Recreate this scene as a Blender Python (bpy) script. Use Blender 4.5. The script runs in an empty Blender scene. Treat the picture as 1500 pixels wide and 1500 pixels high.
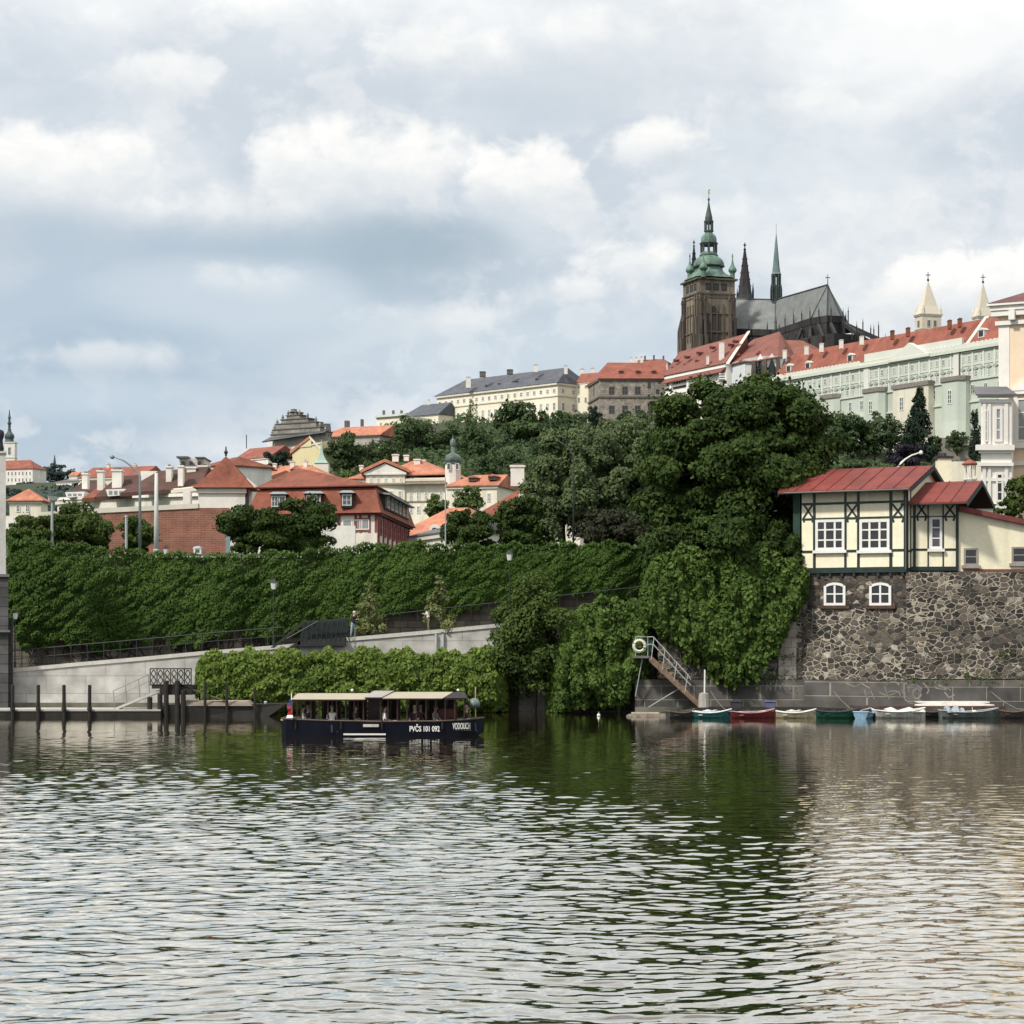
import bpy, bmesh, math, random
import numpy as np
from mathutils import Vector, Matrix
R = math.radians
random.seed(7)
rng = np.random.default_rng(7)
scene = bpy.context.scene
COL = scene.collection
# measured view: focal length in photo pixels, eye height over the water, horizon row
F, EYE, HOR = 3124.0, 5.0, 930.0

def at(px, py, Y): return Vector(((px - 750) * Y / F, Y, EYE + (HOR - py) * Y / F))
def XX(px, Y): return (px - 750) * Y / F
def ZZ(py, Y): return EYE + (HOR - py) * Y / F

# ------------------------------------------------------------------ materials
MATS = {}
def nd(t, typ, **kw):
    n = t.nodes.new(typ)
    for k, v in kw.items(): setattr(n, k, v)
    return n
def mat(name, col, rough=0.8, var=0.18, scale=1.5, bump=0.0, bscale=None, col2=None, stretch=(1, 1, 1), spec=0.3, metal=0.0, detail=5.0, fine=0.0, streak=0.0):
    if name in MATS: return MATS[name]
    m = bpy.data.materials.new(name); m.use_nodes = True
    t = m.node_tree; b = t.nodes['Principled BSDF']
    b.inputs['Roughness'].default_value = rough
    b.inputs['Specular IOR Level'].default_value = spec
    b.inputs['Metallic'].default_value = metal
    tc = nd(t, 'ShaderNodeTexCoord'); mp = nd(t, 'ShaderNodeMapping')
    mp.inputs['Scale'].default_value = stretch
    t.links.new(tc.outputs['Object'], mp.inputs['Vector'])
    nz = nd(t, 'ShaderNodeTexNoise'); nz.inputs['Scale'].default_value = scale; nz.inputs['Detail'].default_value = detail
    nz.inputs['Roughness'].default_value = 0.62
    t.links.new(mp.outputs[0], nz.inputs['Vector'])
    rp = nd(t, 'ShaderNodeValToRGB')
    c = np.array(col); lo = c * (1 - var * 1.3); hi = np.minimum(c * (1 + var), 0.95)
    if col2 is not None: lo, hi = c, np.array(col2)
    rp.color_ramp.elements[0].position = 0.32; rp.color_ramp.elements[1].position = 0.68
    rp.color_ramp.elements[0].color = (*lo, 1); rp.color_ramp.elements[1].color = (*hi, 1)
    t.links.new(nz.outputs['Fac'], rp.inputs['Fac'])
    out = rp.outputs['Color']
    if fine > 0:
        n2 = nd(t, 'ShaderNodeTexNoise'); n2.inputs['Scale'].default_value = scale * 9; n2.inputs['Detail'].default_value = 3
        t.links.new(mp.outputs[0], n2.inputs['Vector'])
        mr = nd(t, 'ShaderNodeMapRange'); mr.inputs['From Min'].default_value = .3; mr.inputs['From Max'].default_value = .7
        mr.inputs['To Min'].default_value = 1 - fine; mr.inputs['To Max'].default_value = 1 + fine
        t.links.new(n2.outputs['Fac'], mr.inputs['Value'])
        mx = nd(t, 'ShaderNodeMix', data_type='RGBA', blend_type='MULTIPLY'); mx.inputs['Factor'].default_value = 1
        t.links.new(out, mx.inputs['A']); t.links.new(mr.outputs[0], mx.inputs['B']); out = mx.outputs['Result']
    if streak > 0:
        m3 = nd(t, 'ShaderNodeMapping'); m3.inputs['Scale'].default_value = (1.3, 1.3, .10); t.links.new(tc.outputs['Object'], m3.inputs['Vector'])
        n3 = nd(t, 'ShaderNodeTexNoise'); n3.inputs['Scale'].default_value = scale * 2.2; n3.inputs['Detail'].default_value = 6; t.links.new(m3.outputs[0], n3.inputs['Vector'])
        r3 = nd(t, 'ShaderNodeMapRange'); r3.inputs['From Min'].default_value = .5; r3.inputs['From Max'].default_value = .75; r3.inputs['To Min'].default_value = 1; r3.inputs['To Max'].default_value = 1 - streak
        t.links.new(n3.outputs['Fac'], r3.inputs['Value'])
        x3 = nd(t, 'ShaderNodeMix', data_type='RGBA', blend_type='MULTIPLY'); x3.inputs['Factor'].default_value = 1
        t.links.new(out, x3.inputs['A']); t.links.new(r3.outputs[0], x3.inputs['B']); out = x3.outputs['Result']
    t.links.new(out, b.inputs['Base Color'])
    if bump > 0:
        nb = nd(t, 'ShaderNodeTexNoise'); nb.inputs['Scale'].default_value = bscale or scale * 6; nb.inputs['Detail'].default_value = 4
        t.links.new(mp.outputs[0], nb.inputs['Vector'])
        bp = nd(t, 'ShaderNodeBump'); bp.inputs['Strength'].default_value = 0.8; bp.inputs['Distance'].default_value = bump
        t.links.new(nb.outputs['Fac'], bp.inputs['Height']); t.links.new(bp.outputs[0], b.inputs['Normal'])
    MATS[name] = m
    return m

def brickmat(name, c1, c2, mortar, bw, bh, msize, bump=0.02, rough=0.85, patch=0.35):
    m = bpy.data.materials.new(name); m.use_nodes = True
    t = m.node_tree; b = t.nodes['Principled BSDF']; b.inputs['Roughness'].default_value = rough; b.inputs['Specular IOR Level'].default_value = .25
    tc = nd(t, 'ShaderNodeTexCoord'); sp = nd(t, 'ShaderNodeSeparateXYZ'); cb = nd(t, 'ShaderNodeCombineXYZ')
    t.links.new(tc.outputs['Object'], sp.inputs[0])
    ad = nd(t, 'ShaderNodeMath', operation='ADD'); t.links.new(sp.outputs['X'], ad.inputs[0]); t.links.new(sp.outputs['Y'], ad.inputs[1])
    t.links.new(ad.outputs[0], cb.inputs['X']); t.links.new(sp.outputs['Z'], cb.inputs['Y'])
    br = nd(t, 'ShaderNodeTexBrick'); br.inputs['Scale'].default_value = 1
    br.inputs['Brick Width'].default_value = bw; br.inputs['Row Height'].default_value = bh; br.inputs['Mortar Size'].default_value = msize
    br.inputs['Mortar Smooth'].default_value = .3
    br.inputs['Color1'].default_value = (*c1, 1); br.inputs['Color2'].default_value = (*c2, 1); br.inputs['Mortar'].default_value = (*mortar, 1)
    t.links.new(cb.outputs[0], br.inputs['Vector'])
    nz = nd(t, 'ShaderNodeTexNoise'); nz.inputs['Scale'].default_value = 0.9; nz.inputs['Detail'].default_value = 8
    t.links.new(tc.outputs['Object'], nz.inputs['Vector'])
    mr = nd(t, 'ShaderNodeMapRange'); mr.inputs['From Min'].default_value = .3; mr.inputs['From Max'].default_value = .7
    mr.inputs['To Min'].default_value = 1 - patch; mr.inputs['To Max'].default_value = 1 + patch
    t.links.new(nz.outputs['Fac'], mr.inputs['Value'])
    mx = nd(t, 'ShaderNodeMix', data_type='RGBA', blend_type='MULTIPLY'); mx.inputs['Factor'].default_value = 1
    t.links.new(br.outputs['Color'], mx.inputs['A']); t.links.new(mr.outputs[0], mx.inputs['B'])
    t.links.new(mx.outputs['Result'], b.inputs['Base Color'])
    bp = nd(t, 'ShaderNodeBump'); bp.inputs['Distance'].default_value = bump; bp.invert = True
    t.links.new(br.outputs['Fac'], bp.inputs['Height']); t.links.new(bp.outputs[0], b.inputs['Normal'])
    MATS[name] = m
    return m

def rubblemat(name, mort=(.40, .355, .285), scl=2.3):
    """irregular dark stones in wide pale mortar"""
    m = bpy.data.materials.new(name); m.use_nodes = True
    t = m.node_tree; b = t.nodes['Principled BSDF']; b.inputs['Roughness'].default_value = .85; b.inputs['Specular IOR Level'].default_value = .25
    tc = nd(t, 'ShaderNodeTexCoord'); mp = nd(t, 'ShaderNodeMapping'); mp.inputs['Scale'].default_value = (1.0, 1.0, 1.45)
    t.links.new(tc.outputs['Object'], mp.inputs['Vector'])
    wn = nd(t, 'ShaderNodeTexNoise'); wn.inputs['Scale'].default_value = 2.2; wn.inputs['Detail'].default_value = 3
    t.links.new(mp.outputs[0], wn.inputs['Vector'])
    va = nd(t, 'ShaderNodeVectorMath', operation='MULTIPLY_ADD'); va.inputs[1].default_value = (.3, .3, .3)
    t.links.new(wn.outputs['Color'], va.inputs[0]); t.links.new(mp.outputs[0], va.inputs[2])
    vs = []
    for f in ('DISTANCE_TO_EDGE', 'F1'):
        v = nd(t, 'ShaderNodeTexVoronoi', feature=f); v.inputs['Scale'].default_value = scl
        t.links.new(va.outputs[0], v.inputs['Vector']); vs.append(v)
    sp = nd(t, 'ShaderNodeSeparateColor'); t.links.new(vs[1].outputs['Color'], sp.inputs[0])
    rp = nd(t, 'ShaderNodeValToRGB'); cr = rp.color_ramp; cr.interpolation = 'LINEAR'
    for p, c in ((0.0, (.026, .025, .024)), (.3, (.050, .046, .041)), (.55, (.082, .073, .062)), (.74, (.118, .102, .082)), (.90, (.13, .105, .08)), (.955, (.24, .21, .17)), (1.0, (.44, .41, .35))):
        if p in (0.0, 1.0): e = cr.elements[0 if p == 0 else -1]; e.position = p
        else: e = cr.elements.new(p)
        e.color = (*c, 1)
    t.links.new(sp.outputs[0], rp.inputs['Fac'])
    nz = nd(t, 'ShaderNodeTexNoise'); nz.inputs['Scale'].default_value = 7; nz.inputs['Detail'].default_value = 6
    t.links.new(mp.outputs[0], nz.inputs['Vector'])
    mr = nd(t, 'ShaderNodeMapRange'); mr.inputs['From Min'].default_value = .3; mr.inputs['From Max'].default_value = .7; mr.inputs['To Min'].default_value = .65; mr.inputs['To Max'].default_value = 1.35
    t.links.new(nz.outputs['Fac'], mr.inputs['Value'])
    mx = nd(t, 'ShaderNodeMix', data_type='RGBA', blend_type='MULTIPLY'); mx.inputs['Factor'].default_value = 1
    t.links.new(rp.outputs[0], mx.inputs['A']); t.links.new(mr.outputs[0], mx.inputs['B'])
    # mortar width varies
    wd = nd(t, 'ShaderNodeTexNoise'); wd.inputs['Scale'].default_value = .35; wd.inputs['Detail'].default_value = 3
    t.links.new(mp.outputs[0], wd.inputs['Vector'])
    md = nd(t, 'ShaderNodeMath', operation='MULTIPLY_ADD'); md.inputs[1].default_value = -.20; md.inputs[2].default_value = .092
    t.links.new(wd.outputs['Fac'], md.inputs[0])
    sb = nd(t, 'ShaderNodeMath', operation='ADD'); t.links.new(vs[0].outputs['Distance'], sb.inputs[0]); t.links.new(md.outputs[0], sb.inputs[1])
    ms = nd(t, 'ShaderNodeMapRange', interpolation_type='SMOOTHSTEP'); ms.inputs['From Min'].default_value = .02; ms.inputs['From Max'].default_value = .075
    t.links.new(sb.outputs[0], ms.inputs['Value'])
    mm = nd(t, 'ShaderNodeMix', data_type='RGBA'); mm.inputs['A'].default_value = (*mort, 1)
    t.links.new(ms.outputs[0], mm.inputs['Factor']); t.links.new(mx.outputs['Result'], mm.inputs['B'])
    t.links.new(mm.outputs['Result'], b.inputs['Base Color'])
    bp = nd(t, 'ShaderNodeBump'); bp.inputs['Distance'].default_value = .12; bp.inputs['Strength'].default_value = .9
    t.links.new(ms.outputs[0], bp.inputs['Height']); t.links.new(bp.outputs[0], b.inputs['Normal'])
    MATS[name] = m
    return m

def leafmat(name, dark, light, trans=0.25, rough=.5, clump=.35):
    m = bpy.data.materials.new(name); m.use_nodes = True
    t = m.node_tree; t.nodes.remove(t.nodes['Principled BSDF'])
    out = t.nodes['Material Output']
    g = nd(t, 'ShaderNodeNewGeometry'); tc = nd(t, 'ShaderNodeTexCoord')
    nz = nd(t, 'ShaderNodeTexNoise'); nz.inputs['Scale'].default_value = clump; nz.inputs['Detail'].default_value = 4
    t.links.new(tc.outputs['Object'], nz.inputs['Vector'])
    ad = nd(t, 'ShaderNodeMath', operation='MULTIPLY_ADD'); ad.inputs[1].default_value = .62
    mr = nd(t, 'ShaderNodeMapRange'); mr.inputs['From Min'].default_value = .3; mr.inputs['From Max'].default_value = .7; mr.inputs['To Max'].default_value = .5
    t.links.new(nz.outputs['Fac'], mr.inputs['Value'])
    t.links.new(g.outputs['Random Per Island'], ad.inputs[0]); t.links.new(mr.outputs[0], ad.inputs[2])
    mx = nd(t, 'ShaderNodeMix', data_type='RGBA'); mx.inputs['A'].default_value = (*dark, 1); mx.inputs['B'].default_value = (*light, 1)
    t.links.new(ad.outputs[0], mx.inputs['Factor'])
    p = nd(t, 'ShaderNodeBsdfPrincipled'); p.inputs['Roughness'].default_value = .65; p.inputs['Specular IOR Level'].default_value = .14
    t.links.new(mx.outputs['Result'], p.inputs['Base Color'])
    tr = nd(t, 'ShaderNodeBsdfTranslucent'); t.links.new(mx.outputs['Result'], tr.inputs['Color'])
    ms = nd(t, 'ShaderNodeMixShader'); ms.inputs[0].default_value = trans
    t.links.new(p.outputs[0], ms.inputs[1]); t.links.new(tr.outputs[0], ms.inputs[2]); t.links.new(ms.outputs[0], out.inputs['Surface'])
    MATS[name] = m
    return m

# ------------------------------------------------------------------ mesh building
class MB:
    def __init__(s): s.v, s.f, s.m = [], [], []
    def face(s, pts, m=0):
        i = len(s.v); s.v += [tuple(p) for p in pts]; s.f.append(tuple(range(i, i + len(pts)))); s.m.append(m); return s
    def add(s, V, Fs, m=0):
        i = len(s.v); s.v += [tuple(p) for p in V]
        for f in Fs: s.f.append(tuple(i + k for k in f)); s.m.append(m)
        return s
    def hexa(s, p, m=0):   # p: 4 bottom (ccw) then 4 top
        return s.add(p, [(3, 2, 1, 0), (4, 5, 6, 7), (0, 1, 5, 4), (1, 2, 6, 5), (2, 3, 7, 6), (3, 0, 4, 7)], m)
    def box(s, x0, x1, y0, y1, z0, z1, m=0):
        return s.hexa([(x0, y0, z0), (x1, y0, z0), (x1, y1, z0), (x0, y1, z0), (x0, y0, z1), (x1, y0, z1), (x1, y1, z1), (x0, y1, z1)], m)
    def prism(s, poly, d, m=0):
        d = Vector(d); n = len(poly); a = [Vector(p) for p in poly]; b = [p + d for p in a]
        return s.add(a + b, [tuple(range(n - 1, -1, -1)), tuple(range(n, 2 * n))] + [(i, (i + 1) % n, n + (i + 1) % n, n + i) for i in range(n)], m)
    def loft(s, rings, m=0, caps=True):
        n = len(rings[0]); V = [p for r in rings for p in r]; Fs = []
        for k in range(len(rings) - 1):
            for i in range(n):
                j = (i + 1) % n; Fs.append((k * n + i, k * n + j, (k + 1) * n + j, (k + 1) * n + i))
        if caps: Fs += [tuple(range(n - 1, -1, -1)), tuple(range((len(rings) - 1) * n, len(rings) * n))]
        return s.add(V, Fs, m)
    def lathe(s, prof, c=(0, 0), n=12, m=0, rot=0.0, sq=1.0):
        rings = []
        for r, z in prof:
            rings.append([(c[0] + r * math.cos(rot + 2 * math.pi * i / n), c[1] + sq * r * math.sin(rot + 2 * math.pi * i / n), z) for i in range(n)])
        return s.loft(rings, m)
    def tube(s, pts, r, n=6, m=0):
        pts = [Vector(p) for p in pts]; rs = r if isinstance(r, (list, tuple)) else [r] * len(pts); rings = []
        for i, p in enumerate(pts):
            d = (pts[min(i + 1, len(pts) - 1)] - pts[max(i - 1, 0)]).normalized()
            a = Vector((0, 0, 1)) if abs(d.z) < .9 else Vector((1, 0, 0))
            u = d.cross(a).normalized(); w = d.cross(u)
            rings.append([p + rs[i] * (math.cos(2 * math.pi * k / n) * u + math.sin(2 * math.pi * k / n) * w) for k in range(n)])
        return s.loft(rings, m)
    def ball(s, c, r, n=8, m=0, sz=1.0):
        k = max(4, n // 2 + 1)
        return s.lathe([(max(r * math.sin(math.pi * i / k), .001), c[2] - sz * r * math.cos(math.pi * i / k)) for i in range(k + 1)], (c[0], c[1]), n, m)
    def build(s, name, mats, parent=None, smooth=False, local=False):
        me = bpy.data.meshes.new(name)
        off = Vector((0, 0, 0))
        if parent is not None and not local: off = wloc(parent)
        me.from_pydata([(v[0] - off.x, v[1] - off.y, v[2] - off.z) for v in s.v], [], s.f)
        bm = bmesh.new(); bm.from_mesh(me); bmesh.ops.recalc_face_normals(bm, faces=bm.faces); bm.to_mesh(me); bm.free()
        if not isinstance(mats, (list, tuple)): mats = [mats]
        for m in mats: me.materials.append(m)
        if len(mats) > 1: me.polygons.foreach_set('material_index', s.m)
        if smooth: me.polygons.foreach_set('use_smooth', [True] * len(me.polygons))
        o = bpy.data.objects.new(name, me); COL.objects.link(o)
        if parent is not None: o.parent = parent
        return o

def wloc(o):   # unrotated authoring: world offset of an object is the sum of locations
    v = Vector((0, 0, 0))
    while o is not None: v += o.location; o = o.parent
    return v
LABELS = {}
def tag(o, label, cat, group=None, kind=None):
    if label: o['label'] = label
    if cat: o['category'] = cat
    if group: o['group'] = group
    if kind: o['kind'] = kind
    return o
def thing(name, label, cat, loc, group=None, rz=0.0):
    o = bpy.data.objects.new(name, None); COL.objects.link(o); o.location = loc; o.rotation_euler = (0, 0, rz)
    o.empty_display_size = .2
    return tag(o, label, cat, group)
def copy_tree(o, parent=None):
    c = o.copy(); COL.objects.link(c)
    if parent is not None: c.parent = parent
    for ch in list(o.children): copy_tree(ch, c)
    return c

class Fac:
    """a vertical facade between two ground points; u runs along it, o is the offset towards the viewer"""
    def __init__(s, pxa, Ya, pxb, Yb, pts=None):
        if pts: s.a, s.b = Vector(pts[0]), Vector(pts[1])
        else: s.a, s.b = Vector((XX(pxa, Ya), Ya)), Vector((XX(pxb, Yb), Yb))
        s.L = (s.b - s.a).length; s.d = (s.b - s.a).normalized(); s.n = Vector((s.d.y, -s.d.x))
        s.rz = math.atan2(s.d.y, s.d.x)
    def P(s, u, z, o=0.0):
        q = s.a + s.d * u + s.n * o; return Vector((q.x, q.y, z))
    def u(s, px, o=0.0):
        k = (px - 750) / F; a = s.a + s.n * o
        return (k * a.y - a.x) / (s.d.x - k * s.d.y)
    def z(s, px, py, o=0.0):
        q = s.P(s.u(px, o), 0, o); return ZZ(py, q.y)
    def box(s, mb, u0, u1, z0, z1, o0, o1, m=0):
        return mb.hexa([s.P(u0, z0, o1), s.P(u1, z0, o1), s.P(u1, z0, o0), s.P(u0, z0, o0), s.P(u0, z1, o1), s.P(u1, z1, o1), s.P(u1, z1, o0), s.P(u0, z1, o0)], m)
    def side(s, u, depth):   # facade of the right-hand end
        p, q = s.P(u, 0, 0), s.P(u, 0, -depth)
        return Fac(0, 0, 0, 0, pts=((p.x, p.y), (q.x, q.y)))
    def lside(s, u, depth):  # left-hand end
        p, q = s.P(u, 0, -depth), s.P(u, 0, 0)
        return Fac(0, 0, 0, 0, pts=((p.x, p.y), (q.x, q.y)))

def roof(mb, fc, u0, u1, zE, depth, zR, hl=None, hr=None, ov=.5, m=0, ridge=None, th=.15):
    """pitched roof: hl / hr are the hip run-ins at the left / right end (None: gable)"""
    A, B = fc.P(u0 - ov, zE, ov), fc.P(u1 + ov, zE, ov); C, D = fc.P(u1 + ov, zE, -depth - ov), fc.P(u0 - ov, zE, -depth - ov)
    rd = depth / 2 if ridge is None else ridge
    E = fc.P(u0 - ov if hl is None else u0 + hl, zR, -rd); G = fc.P(u1 + ov if hr is None else u1 - hr, zR, -rd)
    t = Vector((0, 0, -th)); a, b, c, d = A + t, B + t, C + t, D + t
    V = [A, B, C, D, E, G, a, b, c, d]
    return mb.add(V, [(0, 1, 5, 4), (2, 3, 4, 5), (3, 0, 4), (1, 2, 5), (6, 7, 1, 0), (7, 8, 2, 1), (8, 9, 3, 2), (9, 6, 0, 3), (9, 8, 7, 6)], m)

WIN = {}
def winmesh(w, h, cols, rows, fw, style, fm, gm, depth):
    key = (round(w, 2), round(h, 2), cols, rows, fw, style, fm.name, gm.name, depth)
    if key in WIN: return WIN[key]
    mb = MB(); y0, y1 = -depth, .12
    def topz(x):
        return h - (0 if style != 'arch' else h * .14 * (2 * abs(x) / w) ** 2)
    # frame ring
    n = 8 if style == 'arch' else 1
    mb.box(-w / 2, -w / 2 + fw, y0, y1, 0, topz(w / 2)); mb.box(w / 2 - fw, w / 2, y0, y1, 0, topz(w / 2))
    mb.box(-w / 2 + fw, w / 2 - fw, y0, y1, 0, fw)
    for k in range(n):
        xa, xb = -w / 2 + fw + (w - 2 * fw) * k / n, -w / 2 + fw + (w - 2 * fw) * (k + 1) / n
        ta, tb = topz(xa), topz(xb)
        mb.hexa([(xa, y0, ta - fw), (xb, y0, tb - fw), (xb, y1, tb - fw), (xa, y1, ta - fw), (xa, y0, ta), (xb, y0, tb), (xb, y1, tb), (xa, y1, ta)])
    # glass
    yg = -depth * .35
    xs = [-w / 2 + fw * .5 + (w - fw) * k / n for k in range(n + 1)]
    mb.face([(xs[0], yg, fw * .5), (xs[-1], yg, fw * .5)] + [(x, yg, topz(x) - fw * .5) for x in reversed(xs)], 1)
    bw = fw * .75
    for k in range(1, cols):
        x = -w / 2 + w * k / cols; mb.box(x - bw / 2, x + bw / 2, y0 * .8, 0, fw, topz(x) - fw)
    for k in range(1, rows):
        z = h * k / rows; mb.box(-w / 2 + fw, w / 2 - fw, y0 * .7, 0, z - bw * .35, z + bw * .35)
    if style == 'sill': mb.box(-w / 2 - .15, w / 2 + .15, y0 - .12, y1, -.18, 0)
    o = mb.build('window', [fm, gm]); me = o.data; bpy.data.objects.remove(o)
    WIN[key] = me
    return me
def window(parent, fc, u, z, w, h, fm, gm, cols=2, rows=3, fw=.12, style='plain', o=0.0, depth=.06, name='window'):
    ob = bpy.data.objects.new(name, winmesh(w, h, cols, rows, fw, style, fm, gm, depth)); COL.objects.link(ob)
    ob.parent = parent; ob.location = fc.P(u, z, o) - wloc(parent); ob.rotation_euler = (0, 0, fc.rz)
    return ob

def domes(px, py, kx, ky, rx, ry, kh, ang=0.0):
    """relief of overlapping leaf clumps: height and slope of the clump that stands out furthest at each point"""
    n = len(px); H = np.zeros(n); gx = np.zeros(n); gy = np.zeros(n); ca, sa = math.cos(ang), math.sin(ang)
    for i in range(0, n, 8000):
        a, b = px[i:i + 8000, None] - kx, py[i:i + 8000, None] - ky; u = (a * ca + b * sa) / rx; v = (-a * sa + b * ca) / ry
        d = kh * np.sqrt(np.clip(1 - u * u - v * v, 0, None)); j = d.argmax(1); r = np.arange(len(j)); H[i:i + 8000] = d[r, j]
        on = d[r, j] > 0; u, v = u[r, j] * on, v[r, j] * on; gx[i:i + 8000] = u * ca - v * sa; gy[i:i + 8000] = u * sa + v * ca
    return H, gx, gy

def plx(cx, Y, prof):  # profile in photo pixels at distance Y -> metres
    s = Y / F
    return [(max(r, .02) * s, ZZ(py, Y)) for r, py in prof], (XX(cx, Y), Y)

# ------------------------------------------------------------------ leaves
def leafmesh(name, P, N, size, mats, parent=None, aspect=.62, droop=.35, jit=.85, fold=.18, local=False, rs=None):
    rs = rs or rng
    n = len(P); P = np.asarray(P, float); N = np.asarray(N, float)
    N = N / (np.linalg.norm(N, axis=1, keepdims=True) + 1e-9)
    N = N + rs.normal(0, jit * .55, (n, 3)); N /= np.linalg.norm(N, axis=1, keepdims=True) + 1e-9
    D = rs.normal(0, 1, (n, 3)); D /= np.linalg.norm(D, axis=1, keepdims=True)
    D = D * (1 - droop) + np.array([0, 0, -1.]) * droop * 1.6
    A = D - N * np.sum(D * N, axis=1, keepdims=True); A /= np.linalg.norm(A, axis=1, keepdims=True) + 1e-9
    B = np.cross(N, A)
    L = (np.asarray(size) * rs.uniform(.65, 1.3, n))[:, None]; W = L * aspect
    V = np.empty((n, 4, 3))
    V[:, 0] = P - A * L * .5; V[:, 1] = P + B * W * .5 - N * L * fold + A * L * .05
    V[:, 2] = P + A * L * .5 - N * L * fold * .5; V[:, 3] = P - B * W * .5 - N * L * fold + A * L * .05
    if parent is not None and not local: V -= np.array(wloc(parent))
    me = bpy.data.meshes.new(name)
    me.vertices.add(n * 4); me.vertices.foreach_set('co', V.reshape(-1))
    me.loops.add(n * 6); me.polygons.add(n * 2)
    base = (np.arange(n) * 4)[:, None]
    idx = (base + np.array([[0, 1, 2, 0, 2, 3]])).reshape(-1)
    me.loops.foreach_set('vertex_index', idx.astype(np.int32))
    me.polygons.foreach_set('loop_start', (np.arange(n * 2) * 3).astype(np.int32))
    me.polygons.foreach_set('loop_total', np.full(n * 2, 3, np.int32))
    me.update(calc_edges=True); me.validate()
    me.materials.append(mats)
    o = bpy.data.objects.new(name, me); COL.objects.link(o)
    if parent is not None: o.parent = parent
    return o

def crownpts(r, n, lobes=45, lr=(.20, .36), seed=1, low=-.75, shape='round'):
    """points and normals through lumpy clumps spread over an ellipsoid of radii r around the origin"""
    q = np.random.default_rng(seed); C = []; RR = []
    while len(C) < lobes:
        v = q.normal(0, 1, 3); v /= np.linalg.norm(v)
        if v[2] < low: continue
        if shape == 'broad':   # evenly spread over the dome so that no hole opens in it
            i_ = len(C) + .5; zz = 1 - 2 * i_ / lobes; a_ = i_ * 2.39996; v = np.array([math.cos(a_) * math.sqrt(1 - zz * zz), math.sin(a_) * math.sqrt(1 - zz * zz), zz]) + q.normal(0, .10, 3); v = v / (np.abs(v) ** 2.35).sum() ** (1 / 2.35)
        if shape == 'cone':
            h = q.uniform(-1, 1); w = (1 - h) / 2 * .95 + .04; a = q.uniform(0, 6.283); k = q.uniform(.5, 1)
            C.append((w * k * math.cos(a), w * k * math.sin(a), h)); RR.append((.1 + .24 * (1 - h) / 2))
        else:
            k = q.uniform(.62, .97) if shape == 'broad' and len(C) % 6 else q.uniform(.5, .93) if len(C) % 4 else q.uniform(.1, .5)
            if shape == 'egg': v[:2] *= 1.0 - .35 * max(v[2], 0)
            r0 = q.uniform(lr[0] * .55, lr[1]); C.append(v * min(k, 1.04 - r0 * .75)); RR.append(r0)
    C = np.array(C); RR = np.array(RR)
    w = RR ** 2; k = q.choice(len(C), n, p=w / w.sum())
    d = q.normal(0, 1, (n, 3)); d /= np.linalg.norm(d, axis=1, keepdims=True)
    fl = (d[:, 2] < -.3) & (q.random(n) < .5); d[fl, 2] *= -1
    rr = RR[k] * (1 - .45 * q.random(n) ** 2.2)
    AX = q.uniform(.65, 1.3, (len(C), 3)) * np.array([1.1, 1.1, .78]); P = C[k] + d * rr[:, None] * AX[k]
    nr = d * .62 + P / (np.linalg.norm(P, axis=1, keepdims=True) + 1e-6) * .3 + np.array([0, 0, .25])
    # stray sprays
    st = q.random(n) < .10; P[st] *= q.uniform(1.0, 1.13, (st.sum(), 1))
    return P * np.array(r), nr

CROWNS = {}
def tree(name, label, cat, base, h, r, mleaf, nleaf=3000, leaf=.4, seed=1, group=None, cz=.58, rz=.45, lobes=45, shape='round', mtrunk=None, tr=None, lean=(0, 0), low=-.75, lr=(.20, .36), aspect=.62, share=None):
    """tapered trunk with limbs reaching into a leafy crown; h total height, r crown radius"""
    t = thing(name, label, cat, base, group)
    mt = mtrunk or MATS['bark']; cc = Vector((lean[0], lean[1], h * cz)); rad = (r, r, h * rz)
    tr = tr or h * .022
    q = random.Random(seed); mb = MB()
    top = cc + Vector((0, 0, rad[2] * .55))
    mb.tube([(0, 0, -.6), (q.uniform(-.1, .1) * r, 0, h * .2), cc * .8, top], [tr * 1.25, tr, tr * .7, tr * .2], 8)
    for k in range(9 if shape != 'cone' else 0):
        a = q.uniform(0, 6.28); z0 = h * q.uniform(.15, .5); p0 = Vector((cc.x * z0 / h, cc.y * z0 / h, z0))
        p2 = cc + Vector((math.cos(a) * r * .7, math.sin(a) * r * .7, q.uniform(-.3, .6) * rad[2]))
        mid = p0.lerp(p2, .5) + Vector((0, 0, .08 * h))
        mb.tube([p0, mid, p2], [tr * .45, tr * .3, tr * .08], 5)
    mb.build('trunk', mt, t, local=True, smooth=True)
    if share and share in CROWNS:
        o = bpy.data.objects.new('crown', CROWNS[share]); COL.objects.link(o); o.parent = t; o.location = cc
        o.scale = (r, r, h * rz); o.rotation_euler = (0, 0, seed * 1.7)
        return t
    if share:
        P, N = crownpts((1, 1, 1), nleaf, lobes, lr, seed, low, shape)
        o = leafmesh('crown', P, N, leaf / r, mleaf, t, aspect, local=True)
        o.location = cc; o.scale = (r, r, h * rz); CROWNS[share] = o.data
    else:
        P, N = crownpts(rad, nleaf, lobes, lr, seed, low, shape)
        o = leafmesh('crown', P + np.array(cc), N, leaf, mleaf, t, aspect, local=True)
    return t
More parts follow.
